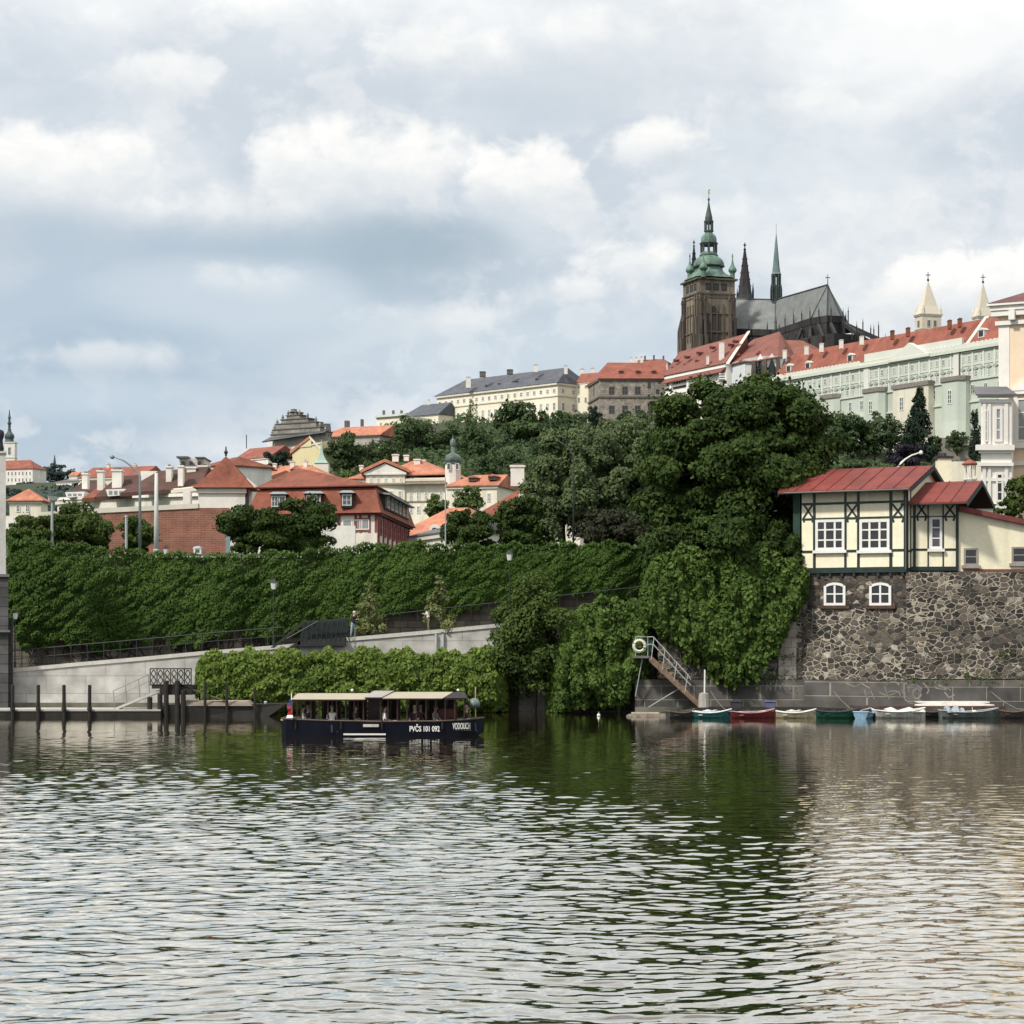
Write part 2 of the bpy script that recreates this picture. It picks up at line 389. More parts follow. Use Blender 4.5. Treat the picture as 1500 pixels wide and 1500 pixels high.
# ------------------------------------------------------------------ camera
cam = bpy.data.objects.new('camera', bpy.data.cameras.new('camera')); COL.objects.link(cam)
cam.location = (0, 0, EYE); cam.rotation_euler = (R(90), 0, 0)
cam.data.sensor_width = 36; cam.data.sensor_fit = 'HORIZONTAL'; cam.data.lens = 36 * F / 1500
cam.data.shift_y = (HOR - 750) / 1500; cam.data.clip_start = .5; cam.data.clip_end = 20000
scene.camera = cam
scene.view_settings.view_transform = 'Standard'; scene.view_settings.look = 'None'; scene.view_settings.exposure = .15; scene.view_settings.gamma = 1
cy = scene.cycles
cy.max_bounces = 5; cy.diffuse_bounces = 3; cy.glossy_bounces = 3; cy.transmission_bounces = 3; cy.transparent_max_bounces = 4; cy.volume_bounces = 0
cy.caustics_reflective = False; cy.caustics_refractive = False
cy.sample_clamp_indirect = 4

# ------------------------------------------------------------------ sun and sky
SUN_EL, SUN_AZ = 48, -58    # azimuth measured from straight ahead (+Y) turned to behind-left below
sun = bpy.data.objects.new('sun', bpy.data.lights.new('sun', 'SUN')); COL.objects.link(sun)
sd = Vector((-0.74, -0.67, 0)).normalized() * math.cos(R(SUN_EL)) + Vector((0, 0, math.sin(R(SUN_EL))))   # towards the sun
sun.rotation_euler = sd.to_track_quat('Z', 'Y').to_euler()
sun.data.energy = 3.6; sun.data.angle = R(5); sun.data.color = (1.0, .95, .87)
sun.location = (-200, -150, 300)

w = bpy.data.worlds.new('World'); scene.world = w; w.use_nodes = True
t = w.node_tree; bg = t.nodes['Background']
def M(op, a, b=None, c=None, clamp=False):
    n = t.nodes.new('ShaderNodeMath'); n.operation = op; n.use_clamp = clamp
    for i, x in enumerate((a, b, c)):
        if x is None: continue
        if isinstance(x, (int, float)): n.inputs[i].default_value = x
        else: t.links.new(x, n.inputs[i])
    return n.outputs[0]
def SM(x, a, b, lo=0., hi=1.):
    n = t.nodes.new('ShaderNodeMapRange'); n.interpolation_type = 'SMOOTHSTEP'
    n.inputs['From Min'].default_value = a; n.inputs['From Max'].default_value = b; n.inputs['To Min'].default_value = lo; n.inputs['To Max'].default_value = hi
    t.links.new(x, n.inputs['Value']); return n.outputs[0]
def MIX(f, a, b):
    n = t.nodes.new('ShaderNodeMix'); n.data_type = 'RGBA'
    for k, x in (('Factor', f), ('A', a), ('B', b)):
        if isinstance(x, (int, float)): n.inputs[k].default_value = x
        elif isinstance(x, tuple): n.inputs[k].default_value = (*x, 1)
        else: t.links.new(x, n.inputs[k])
    return n.outputs['Result']
tc = t.nodes.new('ShaderNodeTexCoord'); sp = t.nodes.new('ShaderNodeSeparateXYZ'); t.links.new(tc.outputs['Generated'], sp.inputs[0])
az = M('MULTIPLY', M('ARCTAN2', sp.outputs['X'], sp.outputs['Y']), 57.2958)
el = M('MULTIPLY', M('ARCSINE', sp.outputs['Z']), 57.2958)
def coords(sx, sy, off):
    c = t.nodes.new('ShaderNodeCombineXYZ')
    t.links.new(M('MULTIPLY', az, sx), c.inputs[0]); t.links.new(M('MULTIPLY', el, sy), c.inputs[1]); c.inputs[2].default_value = off
    return c.outputs[0]
def NZ(vec, scale, detail, rough=.55, dist=0.0):
    n = t.nodes.new('ShaderNodeTexNoise'); n.inputs['Scale'].default_value = scale; n.inputs['Detail'].default_value = detail
    n.inputs['Roughness'].default_value = rough; n.inputs['Distortion'].default_value = dist; t.links.new(vec, n.inputs['Vector']); return n.outputs['Fac']
big = NZ(coords(1, 1.9, 3.1), .16, 6, .5, .4)
puf = NZ(coords(1, 1.25, 8.4), .62, 9, .56, .25)
fin = NZ(coords(1, 1.4, 1.7), 1.3, 7, .55, .3)
def dg(px, py): return (px - 750) / 54.5, (HOR - py) / 54.5
def puff(px, py, rx, ry, crisp=.3, amp=1.7, base=(-.9, .35)):
    """a heap of cumulus: crisp lumpy top, fading foot"""
    a0, e0 = dg(px, py); ra, re = rx / 54.5, ry / 54.5
    x = M('MULTIPLY', M('SUBTRACT', az, a0), 1 / ra); y = M('MULTIPLY', M('SUBTRACT', el, e0), 1 / re)
    e = M('ADD', M('MULTIPLY', x, x), M('MULTIPLY', y, y))
    f = M('MULTIPLY_ADD', M('SUBTRACT', puf, .5), amp * 2, M('SUBTRACT', 1.0, e))
    return M('MULTIPLY', SM(f, 0., crisp), SM(y, *base)), y
def blob(px, py, rx, ry):
    a0, e0 = dg(px, py); x = M('MULTIPLY', M('SUBTRACT', az, a0), 54.5 / rx); y = M('MULTIPLY', M('SUBTRACT', el, e0), 54.5 / ry)
    e = M('ADD', M('MULTIPLY', x, x), M('MULTIPLY', y, y)); f = M('MULTIPLY_ADD', M('SUBTRACT', big, .5), 1.6, M('SUBTRACT', 1.0, e))
    return SM(f, -.2, 1.1)
sky = t.nodes.new('ShaderNodeTexSky'); sky.sky_type = 'NISHITA'; sky.sun_disc = False
sky.sun_elevation = R(SUN_EL); sky.sun_rotation = math.atan2(sd.x, sd.y); sky.dust_density = 2.0; sky.altitude = 200
# veil of thin grey-blue cloud over the blue
K = 10.0   # the whole sky goes through one Background at strength 0.1
def k(c): return tuple(x * K * 1.06 for x in c)
veil = MIX(SM(el, 1, 17), k((.40, .50, .60)), k((.60, .645, .69)))
col = MIX(.90, sky.outputs[0], veil)
col = MIX(SM(big, .40, .64), col, k((.70, .73, .755)))
col = MIX(M('MULTIPLY', SM(puf, .46, .60), .5), col, k((.74, .76, .775)))
col = MIX(M('MULTIPLY', SM(fin, .60, .40), .22), col, k((.50, .56, .62)))
for px, py, rx, ry, c, f in ((480, 400, 330, 100, (.36, .45, .53), .85), (200, 500, 430, 170, (.37, .47, .57), .8), (620, 365, 150, 55, (.33, .42, .495), .85), (100, 365, 220, 50, (.40, .485, .57), .7), (820, 150, 160, 60, (.48, .54, .60), .6),
                             (740, 200, 200, 70, (.50, .57, .64), .6), (950, 120, 260, 80, (.58, .63, .68), .5), (1150, 260, 200, 110, (.62, .68, .73), .5),
                             (80, 150, 160, 110, (.50, .57, .645), .55), (480, 90, 220, 50, (.55, .61, .67), .5)):
    col = MIX(M('MULTIPLY', blob(px, py, rx, ry), f), col, k(c))
for px, py, rx, ry, c, f in ((1330, 80, 330, 110, (.86, .865, .86), .75), (700, -10, 1000, 70, (.78, .80, .815), .35), (330, 440, 220, 60, (.60, .665, .72), .6), (150, 590, 230, 40, (.58, .66, .72), .5), (750, 520, 420, 90, (.60, .67, .72), .5)):
    col = MIX(M('MULTIPLY', blob(px, py, rx, ry), f), col, k(c))
for px, py, rx, ry, crisp, amp, f in ((100, 285, 190, 95, .9, 1.3, .85), (530, 270, 230, 85, .8, 1.4, .8), (770, 290, 120, 80, .55, 1.2, .85), (960, 235, 110, 50, .9, 1.6, .75),
                                      (930, 400, 95, 48, .9, 1.4, .7), (830, 440, 130, 45, 1.2, 1.5, .5), (1390, 450, 140, 75, .5, 1.1, .95), (1520, 440, 95, 80, .5, 1.1, .95),
                                      (650, 110, 170, 60, 1.2, 1.7, .6), (400, 50, 150, 45, 1.2, 1.7, .6), (200, 60, 160, 50, 1.3, 1.6, .5), (1350, 60, 300, 80, 1.3, 1.5, .6), (1100, 40, 200, 60, 1.3, 1.7, .5),
                                      (240, 150, 150, 50, 1.1, 1.7, .5), (880, 80, 160, 50, 1.1, 1.7, .5), (1160, 190, 170, 55, 1.2, 1.7, .45), (1050, 330, 110, 40, 1.1, 1.6, .45), (330, 330, 140, 55, 1.2, 1.6, .5), (180, 540, 170, 35, 1.2, 1.6, .4), (620, 480, 160, 40, 1.2, 1.6, .4), (380, 430, 120, 45, 1.2, 1.6, .4), (1250, 330, 130, 50, 1.2, 1.7, .4)):
    m_, y_ = puff(px, py, rx, ry, crisp, amp)
    shade = M('ADD', SM(y_, -.7, .6, 0, .75), M('MULTIPLY', M('SUBTRACT', fin, .35), .8), clamp=True)
    cc_ = MIX(shade, k((.60, .64, .68)), k((.93, .915, .875)))
    col = MIX(M('MULTIPLY', m_, f), col, cc_)
# broken cloud above the frame, brightened to whiten the river's reflections
hi = M('MULTIPLY', SM(el, 14, 21), SM(NZ(coords(.5, 1, 5.), .14, 6, .55, .3), .36, .6))
col = MIX(hi, col, k((1.12, 1.11, 1.08)))
t.links.new(col, bg.inputs['Color']); bg.inputs['Strength'].default_value = 1.0 / K
w.cycles.sampling_method = 'MANUAL'; w.cycles.sample_map_resolution = 512

# ------------------------------------------------------------------ materials used all over
mat('bark', (.05, .04, .03), .9, .3, 3)
G = leafmat
G('leaf_chestnut', (.013, .028, .006), (.060, .098, .020), .22)
G('leaf_park', (.022, .044, .009), (.095, .140, .032), .25)
G('leaf_hill', (.022, .046, .018), (.085, .125, .048), .22, clump=.12)
G('leaf_hill_light', (.040, .070, .020), (.125, .175, .055), .22, clump=.12)
G('leaf_conifer', (.010, .022, .014), (.028, .045, .028), .1, clump=.2)
G('leaf_lime', (.040, .066, .026), (.140, .180, .078), .25)
G('leaf_purple', (.012, .010, .016), (.030, .024, .036), .1)
G('leaf_brown', (.018, .022, .012), (.045, .048, .026), .15)
G('leaf_ivy', (.021, .050, .008), (.084, .148, .028), .26, clump=.3)
G('leaf_hedge', (.036, .068, .010), (.165, .235, .045), .22, clump=.6)
G('leaf_creeper', (.018, .042, .007), (.110, .175, .036), .2, clump=.6)
G('leaf_young', (.085, .105, .035), (.21, .235, .095), .3)
G('leaf_hazed', (.035, .055, .05), (.06, .085, .07), .1, clump=.05)  # blue-grey of distance haze mixed into the leaf colour
mat('glass_dark', (.018, .020, .024), .12, .3, .6, spec=.6)
mat('glass_grey', (.09, .10, .115), .2, .35, .35, spec=.6)
mat('glass_pale', (.26, .28, .28), .3, .25, .3, spec=.5)
mat('white_paint', (.74, .73, .69), .6, .06, .8)
mat('cream_wall', (.74, .69, .56), .85, .07, .25, fine=.05, streak=.22)
mat('pale_wall', (.66, .62, .54), .85, .08, .25, fine=.05, streak=.22)
mat('white_wall', (.72, .69, .63), .85, .09, .3, fine=.05, streak=.22)
mat('chimney_cap', (.12, .10, .09), .9, .2, 1)
mat('roof_orange', (.43, .175, .108), .85, .22, .35, fine=.16, streak=.3)
mat('roof_red', (.25, .088, .062), .85, .2, .25, fine=.14, streak=.3)
mat('roof_brown', (.205, .068, .042), .85, .22, .3, fine=.16, streak=.3)
mat('roof_dark', (.085, .045, .036), .85, .25, .3, fine=.15, streak=.3)
mat('roof_slate', (.085, .092, .108), .6, .2, .25, fine=.12, streak=.3)
mat('roof_grey', (.12, .12, .125), .7, .2, .3, fine=.1)
mat('dark_metal', (.022, .026, .026), .5, .3, 2)
mat('grey_metal', (.33, .36, .36), .45, .12, 1)
mat('rust_metal', (.20, .13, .09), .75, .35, 3)

# ------------------------------------------------------------------ water: one sheet, real ripples near, fading far off
def water_rows():
    ys = [-60, -10, 5, 12, 17, 20]
    y = 22.0
    while y < 137.5: ys.append(y); y += .045 + .0011 * max(y - 24, 0) if y < 60 else .085 + .0030 * (y - 60)
    return np.array(ys + [138.5, 140.2])
ys = water_rows()
uc = np.linspace(-1, 1, 620); un = uc * .46
un = np.concatenate([[-12, -5, -2, -1, -.6], un, [.6, 1, 2, 5, 12]])
Yg, Ug = np.meshgrid(ys, un, indexing='ij'); Xg = Ug * np.maximum(Yg, 22.)
H = np.zeros_like(Xg)
q = np.random.default_rng(11)
wx = Xg + .5 * np.sin(Yg * .21 + 1) + .4 * np.sin(Xg * .17 + Yg * .11); wy = Yg + .45 * np.sin(Xg * .33 + .7) + .3 * np.sin(Xg * .83 - Yg * .2)
for i in range(90):
    lam = .26 * (1.45 / .26) ** q.random(); th = R(90) + q.normal(0, R(31)) + R(6)
    kx, ky = math.cos(th) * 2 * math.pi / lam, math.sin(th) * 2 * math.pi / lam
    a = .0032 * lam ** 1.0 * q.uniform(.5, 1.3)
    ph = kx * wx + ky * wy + q.uniform(0, 6.28)
    s_ = np.sin(ph)
    fade = np.clip(lam * 3.2 / (.10 + .0042 * np.maximum(Yg - 22, 0)) / 2.2 - .35, 0, 1)     # drop what the grid cannot carry
    H += a * (s_ + .22 * np.sin(2 * ph + 1.2)) * fade
gust = np.sin(Xg * .09 + Yg * .035 + 1) * np.sin(Xg * .043 - Yg * .07 + .4) * .5 + .5
rip_scale = np.clip((112 - Yg) / 40, 0, 1); rip_scale = .20 + .80 * rip_scale ** .55          # calmer under the far bank
rip_scale *= 1 - .35 * np.exp(-((Xg - .110 * Yg) / (.032 * Yg + .01)) ** 2) * np.clip((Yg - 36) / 30, 0, 1)  # ripples flattened to keep the chestnut's dark reflection whole
rip_scale *= 1 - .25 * np.clip((Xg - .10 * Yg) / (.05 * Yg + 1), 0, 1) * np.clip((Yg - 38) / 30, 0, 1)  # ripples flattened on the right to darken the water
rip_scale = rip_scale * np.interp(Yg, [22, 40, 60, 80, 100], [.74, .64, .55, .49, .50])
edge = np.clip((.47 - np.abs(Ug)) / .06, 0, 1) * np.clip((Yg - 20.) / 2, 0, 1)
H *= rip_scale * edge * (.75 + .5 * gust)
# wake of the tour boat: a few low arms spreading from its stern
for dx, yy, sg in ((-11.4, 106.5, 1), (-11.4, 106.5, -1)):
    d = Xg - dx; arm = (Yg - yy) - sg * (-d) * .32 * (d < 0)
    H += (d < 0) * .03 * np.exp(-(arm / 1.1) ** 2) * np.exp(d / 18) * np.sin(d * 2.1)
nr_, nc_ = Xg.shape
V = np.stack([Xg, Yg, H], -1).reshape(-1, 3)
ii = (np.arange(nr_ - 1)[:, None] * nc_ + np.arange(nc_ - 1)[None]).reshape(-1)
Q = np.stack([ii, ii + 1, ii + nc_ + 1, ii + nc_], -1)
me = bpy.data.meshes.new('river'); me.vertices.add(len(V)); me.vertices.foreach_set('co', V.reshape(-1))
me.loops.add(Q.size); me.polygons.add(len(Q)); me.loops.foreach_set('vertex_index', Q.reshape(-1).astype(np.int32))
me.polygons.foreach_set('loop_start', (np.arange(len(Q)) * 4).astype(np.int32)); me.polygons.foreach_set('loop_total', np.full(len(Q), 4, np.int32))
me.polygons.foreach_set('use_smooth', np.ones(len(Q), bool))
me.update(calc_edges=True)
wm = bpy.data.materials.new('river_water'); wm.use_nodes = True; t2 = wm.node_tree; t2.nodes.remove(t2.nodes['Principled BSDF'])
di = nd(t2, 'ShaderNodeBsdfDiffuse'); di.inputs['Color'].default_value = (.038, .031, .015, 1)
gl = nd(t2, 'ShaderNodeBsdfGlossy'); gl.inputs['Roughness'].default_value = .03; gl.inputs['Color'].default_value = (.97, .94, .87, 1)
lw = nd(t2, 'ShaderNodeLayerWeight'); lw.inputs['Blend'].default_value = .5; fr = nd(t2, 'ShaderNodeMapRange', interpolation_type='SMOOTHSTEP'); fr.inputs['From Min'].default_value = .56; fr.inputs['From Max'].default_value = .865; fr.inputs['To Min'].default_value = .04; fr.inputs['To Max'].default_value = .96; t2.links.new(lw.outputs['Facing'], fr.inputs['Value'])
tc2 = nd(t2, 'ShaderNodeTexCoord'); mp2 = nd(t2, 'ShaderNodeMapping'); mp2.inputs['Scale'].default_value = (.55, 1.5, 1)
nz2 = nd(t2, 'ShaderNodeTexNoise'); nz2.inputs['Scale'].default_value = 2.6; nz2.inputs['Detail'].default_value = 4
t2.links.new(tc2.outputs['Object'], mp2.inputs[0]); t2.links.new(mp2.outputs[0], nz2.inputs['Vector'])
bp2 = nd(t2, 'ShaderNodeBump'); bp2.inputs['Strength'].default_value = .25; bp2.inputs['Distance'].default_value = .012
t2.links.new(nz2.outputs['Fac'], bp2.inputs['Height'])
for n_ in (gl, lw): t2.links.new(bp2.outputs[0], n_.inputs['Normal'])
ms2 = nd(t2, 'ShaderNodeMixShader'); t2.links.new(fr.outputs[0], ms2.inputs[0]); t2.links.new(di.outputs[0], ms2.inputs[1]); t2.links.new(gl.outputs[0], ms2.inputs[2])
t2.links.new(ms2.outputs[0], t2.nodes['Material Output'].inputs['Surface'])
me.materials.append(wm)
ro = bpy.data.objects.new('river_water', me); COL.objects.link(ro)
tag(ro, 'rippled brown river reflecting bright clouds and dark trees', 'water', kind='structure')

# ------------------------------------------------------------------ terrain: banks rising to the castle hill
TH = [(141, -1.5), (148.5, -1.4), (148.8, 10.2), (170, 10.6), (200, 12), (260, 15), (330, 21), (450, 33), (600, 52), (700, 67), (770, 82), (840, 88), (1000, 92), (1300, 96), (1700, 90), (3000, 70), (9000, 60)]
def ground(x, y):
    z = np.interp(y, [a for a, b in TH], [b for a, b in TH])
    return z + (0 if y < 170 else .8 * math.sin(x * .02 + y * .013)) - (.21 * min(-27 - x, 220) * min(max((y - 400) / 350, 0), 1) * max(1 - min(max((y - 850) / 250, 0), 1), .30) if x < -27 else 0)
tm = MB(); yy_ = [141, 144, 148.5, 148.8, 155, 162, 170, 185, 200, 225, 250, 290, 330, 390, 450, 520, 600, 650, 700, 735, 770, 800, 840, 900, 1000, 1150, 1300, 1500, 1700, 2300, 3000, 5000, 9000]
uu_ = np.concatenate([[-6, -2, -1, -.5], np.linspace(-.33, .33, 34), [.5, 1, 2, 6]])
tv = [(u_ * max(y_, 200), y_, float(ground(u_ * max(y_, 200), y_))) for y_ in yy_ for u_ in uu_]
nc = len(uu_); tm.add(tv, [(r_ * nc + c_, r_ * nc + c_ + 1, (r_ + 1) * nc + c_ + 1, (r_ + 1) * nc + c_) for r_ in range(len(yy_) - 1) for c_ in range(nc - 1)])
to = tm.build('ground', mat('grass_ground', (.030, .045, .018), .95, .3, .08, col2=(.042, .052, .028), fine=.25), smooth=False)
tag(to, None, None, kind='structure')
bed = MB().box(-1500, 1500, -80, 150, -4, -2.5).build('river_bed', mat('mud', (.03, .026, .016), .9)); tag(bed, None, None, kind='structure')
# ================================================================== THE NEAR BANK
concrete = brickmat('ramp_concrete', (.41, .395, .36), (.47, .455, .42), (.30, .29, .26), 2.6, 1.15, .02, .01, patch=.28)
coping = mat('coping_stone', (.52, .50, .45), .9, .1, .8, fine=.08)
rub = rubblemat('rubble_stone')
ash = brickmat('ashlar_stone', (.075, .072, .070), (.13, .12, .105), (.25, .23, .19), 2.1, .88, .035, .03)
ashp = brickmat('quoin_stone', (.30, .27, .23), (.40, .36, .31), (.22, .2, .17), .9, .6, .02, .02)
dstone = brickmat('abutment_stone', (.060, .060, .062), (.095, .092, .09), (.045, .045, .045), 1.5, .62, .03, .03)
wood = mat('old_wood', (.13, .10, .075), .85, .3, 3, stretch=(.3, 1, 1))
dwood = mat('tarred_wood', (.020, .018, .016), .7, .3, 2)
redbrick = brickmat('red_brick', (.21, .078, .055), (.27, .105, .072), (.30, .20, .15), .62, .16, .02, .01, patch=.22)

# --- ramp wall and riverside path (slope up to the right)
Yr = 140.0
slope = [(-60, 988), (0, 981), (100, 971.5), (210, 962), (300, 953.5), (420, 944), (505, 934), (620, 924), (725, 914), (850, 902), (960, 893), (1020, 890)]
def path_z(px): return ZZ(np.interp(px, [a for a, b in slope], [b for a, b in slope]), Yr)
mb = MB(); pm = MB(); cp = MB()
for (a, ya), (b, yb) in zip(slope[:-1], slope[1:]):
    xa, xb, za, zb = XX(a, Yr), XX(b, Yr), ZZ(ya, Yr), ZZ(yb, Yr)
    mb.hexa([(xa, Yr, -1.5), (xb, Yr, -1.5), (xb, Yr + .7, -1.5), (xa, Yr + .7, -1.5), (xa, Yr, za - .25), (xb, Yr, zb - .25), (xb, Yr + .7, zb - .25), (xa, Yr + .7, za - .25)])
    cp.hexa([(xa, Yr - .08, za - .25), (xb, Yr - .08, zb - .25), (xb, Yr + .78, zb - .25), (xa, Yr + .78, za - .25), (xa, Yr - .08, za), (xb, Yr - .08, zb), (xb, Yr + .78, zb), (xa, Yr + .78, za)])
    pm.hexa([(xa, Yr + .7, -1.5), (xb, Yr + .7, -1.5), (xb, 148.2, -1.5), (xa, 148.2, -1.5), (xa, Yr + .7, za - .12), (xb, Yr + .7, zb - .12), (xb, 148.2, zb - .12), (xa, 148.2, za - .12)])
rw = thing('ramp_wall', 'pale concrete wall of the riverside ramp, rising from the landing stage to the dark bush', 'wall', (XX(300, Yr), Yr, 0))
mb.build('wall_face', concrete, rw); cp.build('coping', coping, rw)
MB().box(XX(-60, Yr), XX(300, Yr), Yr - .03, Yr, -1, .55).build('waterline_stain', mat('algae', (.075, .075, .05), .9, .4, .6, col2=(.20, .19, .15)), rw)
dp = MB()
for px in (639, 649): dp.tube([(XX(px, Yr), Yr - .12, ZZ(922, Yr) - .3), (XX(px, Yr), Yr - .12, ZZ(965, Yr))], .09, 8)
dp.build('drainpipe', mat('zinc', (.42, .43, .42), .5, .1), rw)
po = pm.build('path', mat('path_asphalt', (.11, .105, .10), .9, .2, 1)); tag(po, None, None, kind='structure')

# --- tall retaining wall below the street, hung with ivy
Yw = 148.4
tw = thing('retaining_wall', 'long dark stone retaining wall below the street, mostly hidden under hanging ivy', 'wall', (XX(450, Yw), Yw, 0))
MB().box(XX(-200, Yw), XX(1160, Yw), Yw, Yw + 1.2, -1, ZZ(817, Yw)).build('wall_face', brickmat('old_wall', (.11, .098, .08), (.19, .165, .135), (.10, .09, .075), 1.0, .5, .03, .05), tw)
MB().box(XX(-200, Yw), XX(1160, Yw), Yw - .1, Yw + 1.3, ZZ(817, Yw), ZZ(814.5, Yw)).build('coping', coping, tw)
# ivy curtain: swags of leaves that lean outward, thinning along a ragged foot
top_ = lambda px: np.interp(px, [-30, 10, 60, 120, 200, 330, 450, 520, 600, 700, 800, 900, 960, 1000], [785, 786, 790, 797, 805, 812, 806, 798, 795, 797, 797, 795, 800, 806])
bot_ = lambda px: np.interp(px, [-30, 20, 40, 100, 200, 300, 420, 520, 620, 720, 840, 1000], [930, 905, 948, 948, 946, 938, 932, 912, 900, 890, 878, 868])
q = np.random.default_rng(5)
n = 84000
px = q.uniform(14, 1000, n); f = q.random(n) ** .9
tp = top_(px) + 2.5 * np.sin(px * .09) + 2 * np.sin(px * .23 + 1); bt = bot_(px) + 7 * np.sin(px * .05) + 5 * np.sin(px * .17 + 2)
py = tp + (bt - tp) * f
# swag relief: drooping overlapping tongues of ivy of mixed size
K_ = 1500; kx_ = q.uniform(0, 1010, K_); ky_ = top_(kx_) - 4 + (bot_(kx_) - top_(kx_) + 6) * q.random(K_); big_ = q.uniform(.6, 1.5, K_) ** 1.3
rel, gx, gy = domes(px, py, kx_, ky_, 15 * big_, 6.2 * big_, q.uniform(.35, 1.0, K_), R(-34))
o = .35 + .50 * rel + .35 * np.sin(np.pi * np.clip(f, 0, 1)) ** .6 + .35 * np.sin(px * .021 + 1) * np.sin(px * .047 + py * .02) - .35 * q.random(n) ** 2
o += np.where(f < .06, .2 * q.random(n), 0)
P = np.stack([XX(px, Yw), Yw - .15 - o, ZZ(py, Yw)], -1)
N = np.stack([gx * .5, -np.ones(n) * .75, .45 - gy * .7 + np.where(f < .08, .9, 0)], -1)
iv = leafmesh('ivy', P, N, .25, MATS['leaf_ivy'], None, .6, .75, .8, rs=q)
tag(iv, 'broad curtain of dark green ivy hanging over the street retaining wall', 'ivy')
# bare ivy stems along the foot
mb = MB(); r_ = random.Random(3)
for k in range(60):
    p = r_.uniform(30, 420); y0 = float(bot_(p)) - 4; a = XX(p, Yw)
    mb.tube([(a, Yw - .12, ZZ(y0, Yw)), (a + r_.uniform(-.5, .5), Yw - .1, ZZ(y0 + 14, Yw)), (a + r_.uniform(-.8, .8), Yw - .06, ZZ(y0 + r_.uniform(18, 34), Yw))], [.05, .04, .02], 4)
mb.build('bare_stems', MATS['bark'], iv)['kind'] = 'stuff'

# --- railing along the river side of the path
rl = thing('path_railing', 'thin dark handrail along the river edge of the sloping path', 'railing', (XX(300, Yr), Yr + .4, path_z(300)))
mb = MB(); rm = MB()
def rail(p): return Vector((XX(p, Yr + .4), Yr + .4, path_z(p) + 1.15))
ps = list(range(-40, 431, 24))
rm.tube([rail(p) for p in ps], .035, 5); rm.tube([rail(p) - Vector((0, 0, .55)) for p in ps], .022, 5)
for p in ps: MB().tube([rail(p) - Vector((0, 0, 1.15)), rail(p)], .03, 5).build('post', MATS['dark_metal'], rl)
rm.build('handrail', MATS['dark_metal'], rl)
rl = thing('path_railing', 'thin dark handrail rising across the ivy between the young trees and the stairs mound', 'railing', (XX(760, Yr + 4), Yr + 4, path_z(760)))
rm = MB(); mb = MB()
ps = list(range(560, 960, 26))
def rail2(p): return Vector((XX(p, Yr + 3), Yr + 3, ZZ(np.interp(p, [560, 960], [901, 857]), Yr + 3)))
rm.tube([rail2(p) for p in ps], .035, 5)
for p in ps: MB().tube([rail2(p) - Vector((0, 0, 1.2)), rail2(p)], .025, 5).build('post', MATS['dark_metal'], rl)
rm.build('handrail', MATS['dark_metal'], rl)
# --- stair parapet of dark iron where the ramp bends (photo 395..510)
st = thing('iron_stair', 'dark iron footbridge stair with railings beside the standing person', 'stair', (XX(455, Yr), Yr - .3, path_z(455)))
mb = MB(); Y0 = Yr - .5
mb.prism([at(396, 949, Y0), at(443, 911, Y0), at(443, 915, Y0), at(402, 949, Y0)], (0, .08, 0))
mb.prism([at(443, 910, Y0), at(512, 905, Y0), at(512, 908, Y0), at(443, 913, Y0)], (0, .08, 0))
for p in range(447, 512, 7): mb.tube([at(p, 911, Y0), at(p - 5, 939, Y0)], .035, 4)
for p in range(447, 512, 14): mb.tube([at(p, 911, Y0 + .05), at(p + 9, 939, Y0 + .05)], .03, 4)
mb.tube([at(420, 936, Y0), at(466, 910, Y0)], .05, 5)
mb.build('balustrade', MATS['dark_metal'], st)
mb = MB(); mb.prism([at(436, 938, Y0), at(506, 934, Y0), at(506, 946, Y0), at(436, 947, Y0)], (0, 1.0, 0)); mb.prism([at(418, 952, Y0), at(440, 938, Y0), at(440, 943, Y0), at(424, 955, Y0)], (0, 1, 0))
mb.build('landing', mat('dark_steel', (.02, .022, .022), .6), st)
mb = MB(); mb.prism([at(444, 912, Y0 + .6), at(510, 907, Y0 + .6), at(510, 936, Y0 + .6), at(438, 940, Y0 + .6)], (0, .05, 0)); mb.build('mesh_panel', mat('green_mesh', (.016, .024, .022), .7), st)

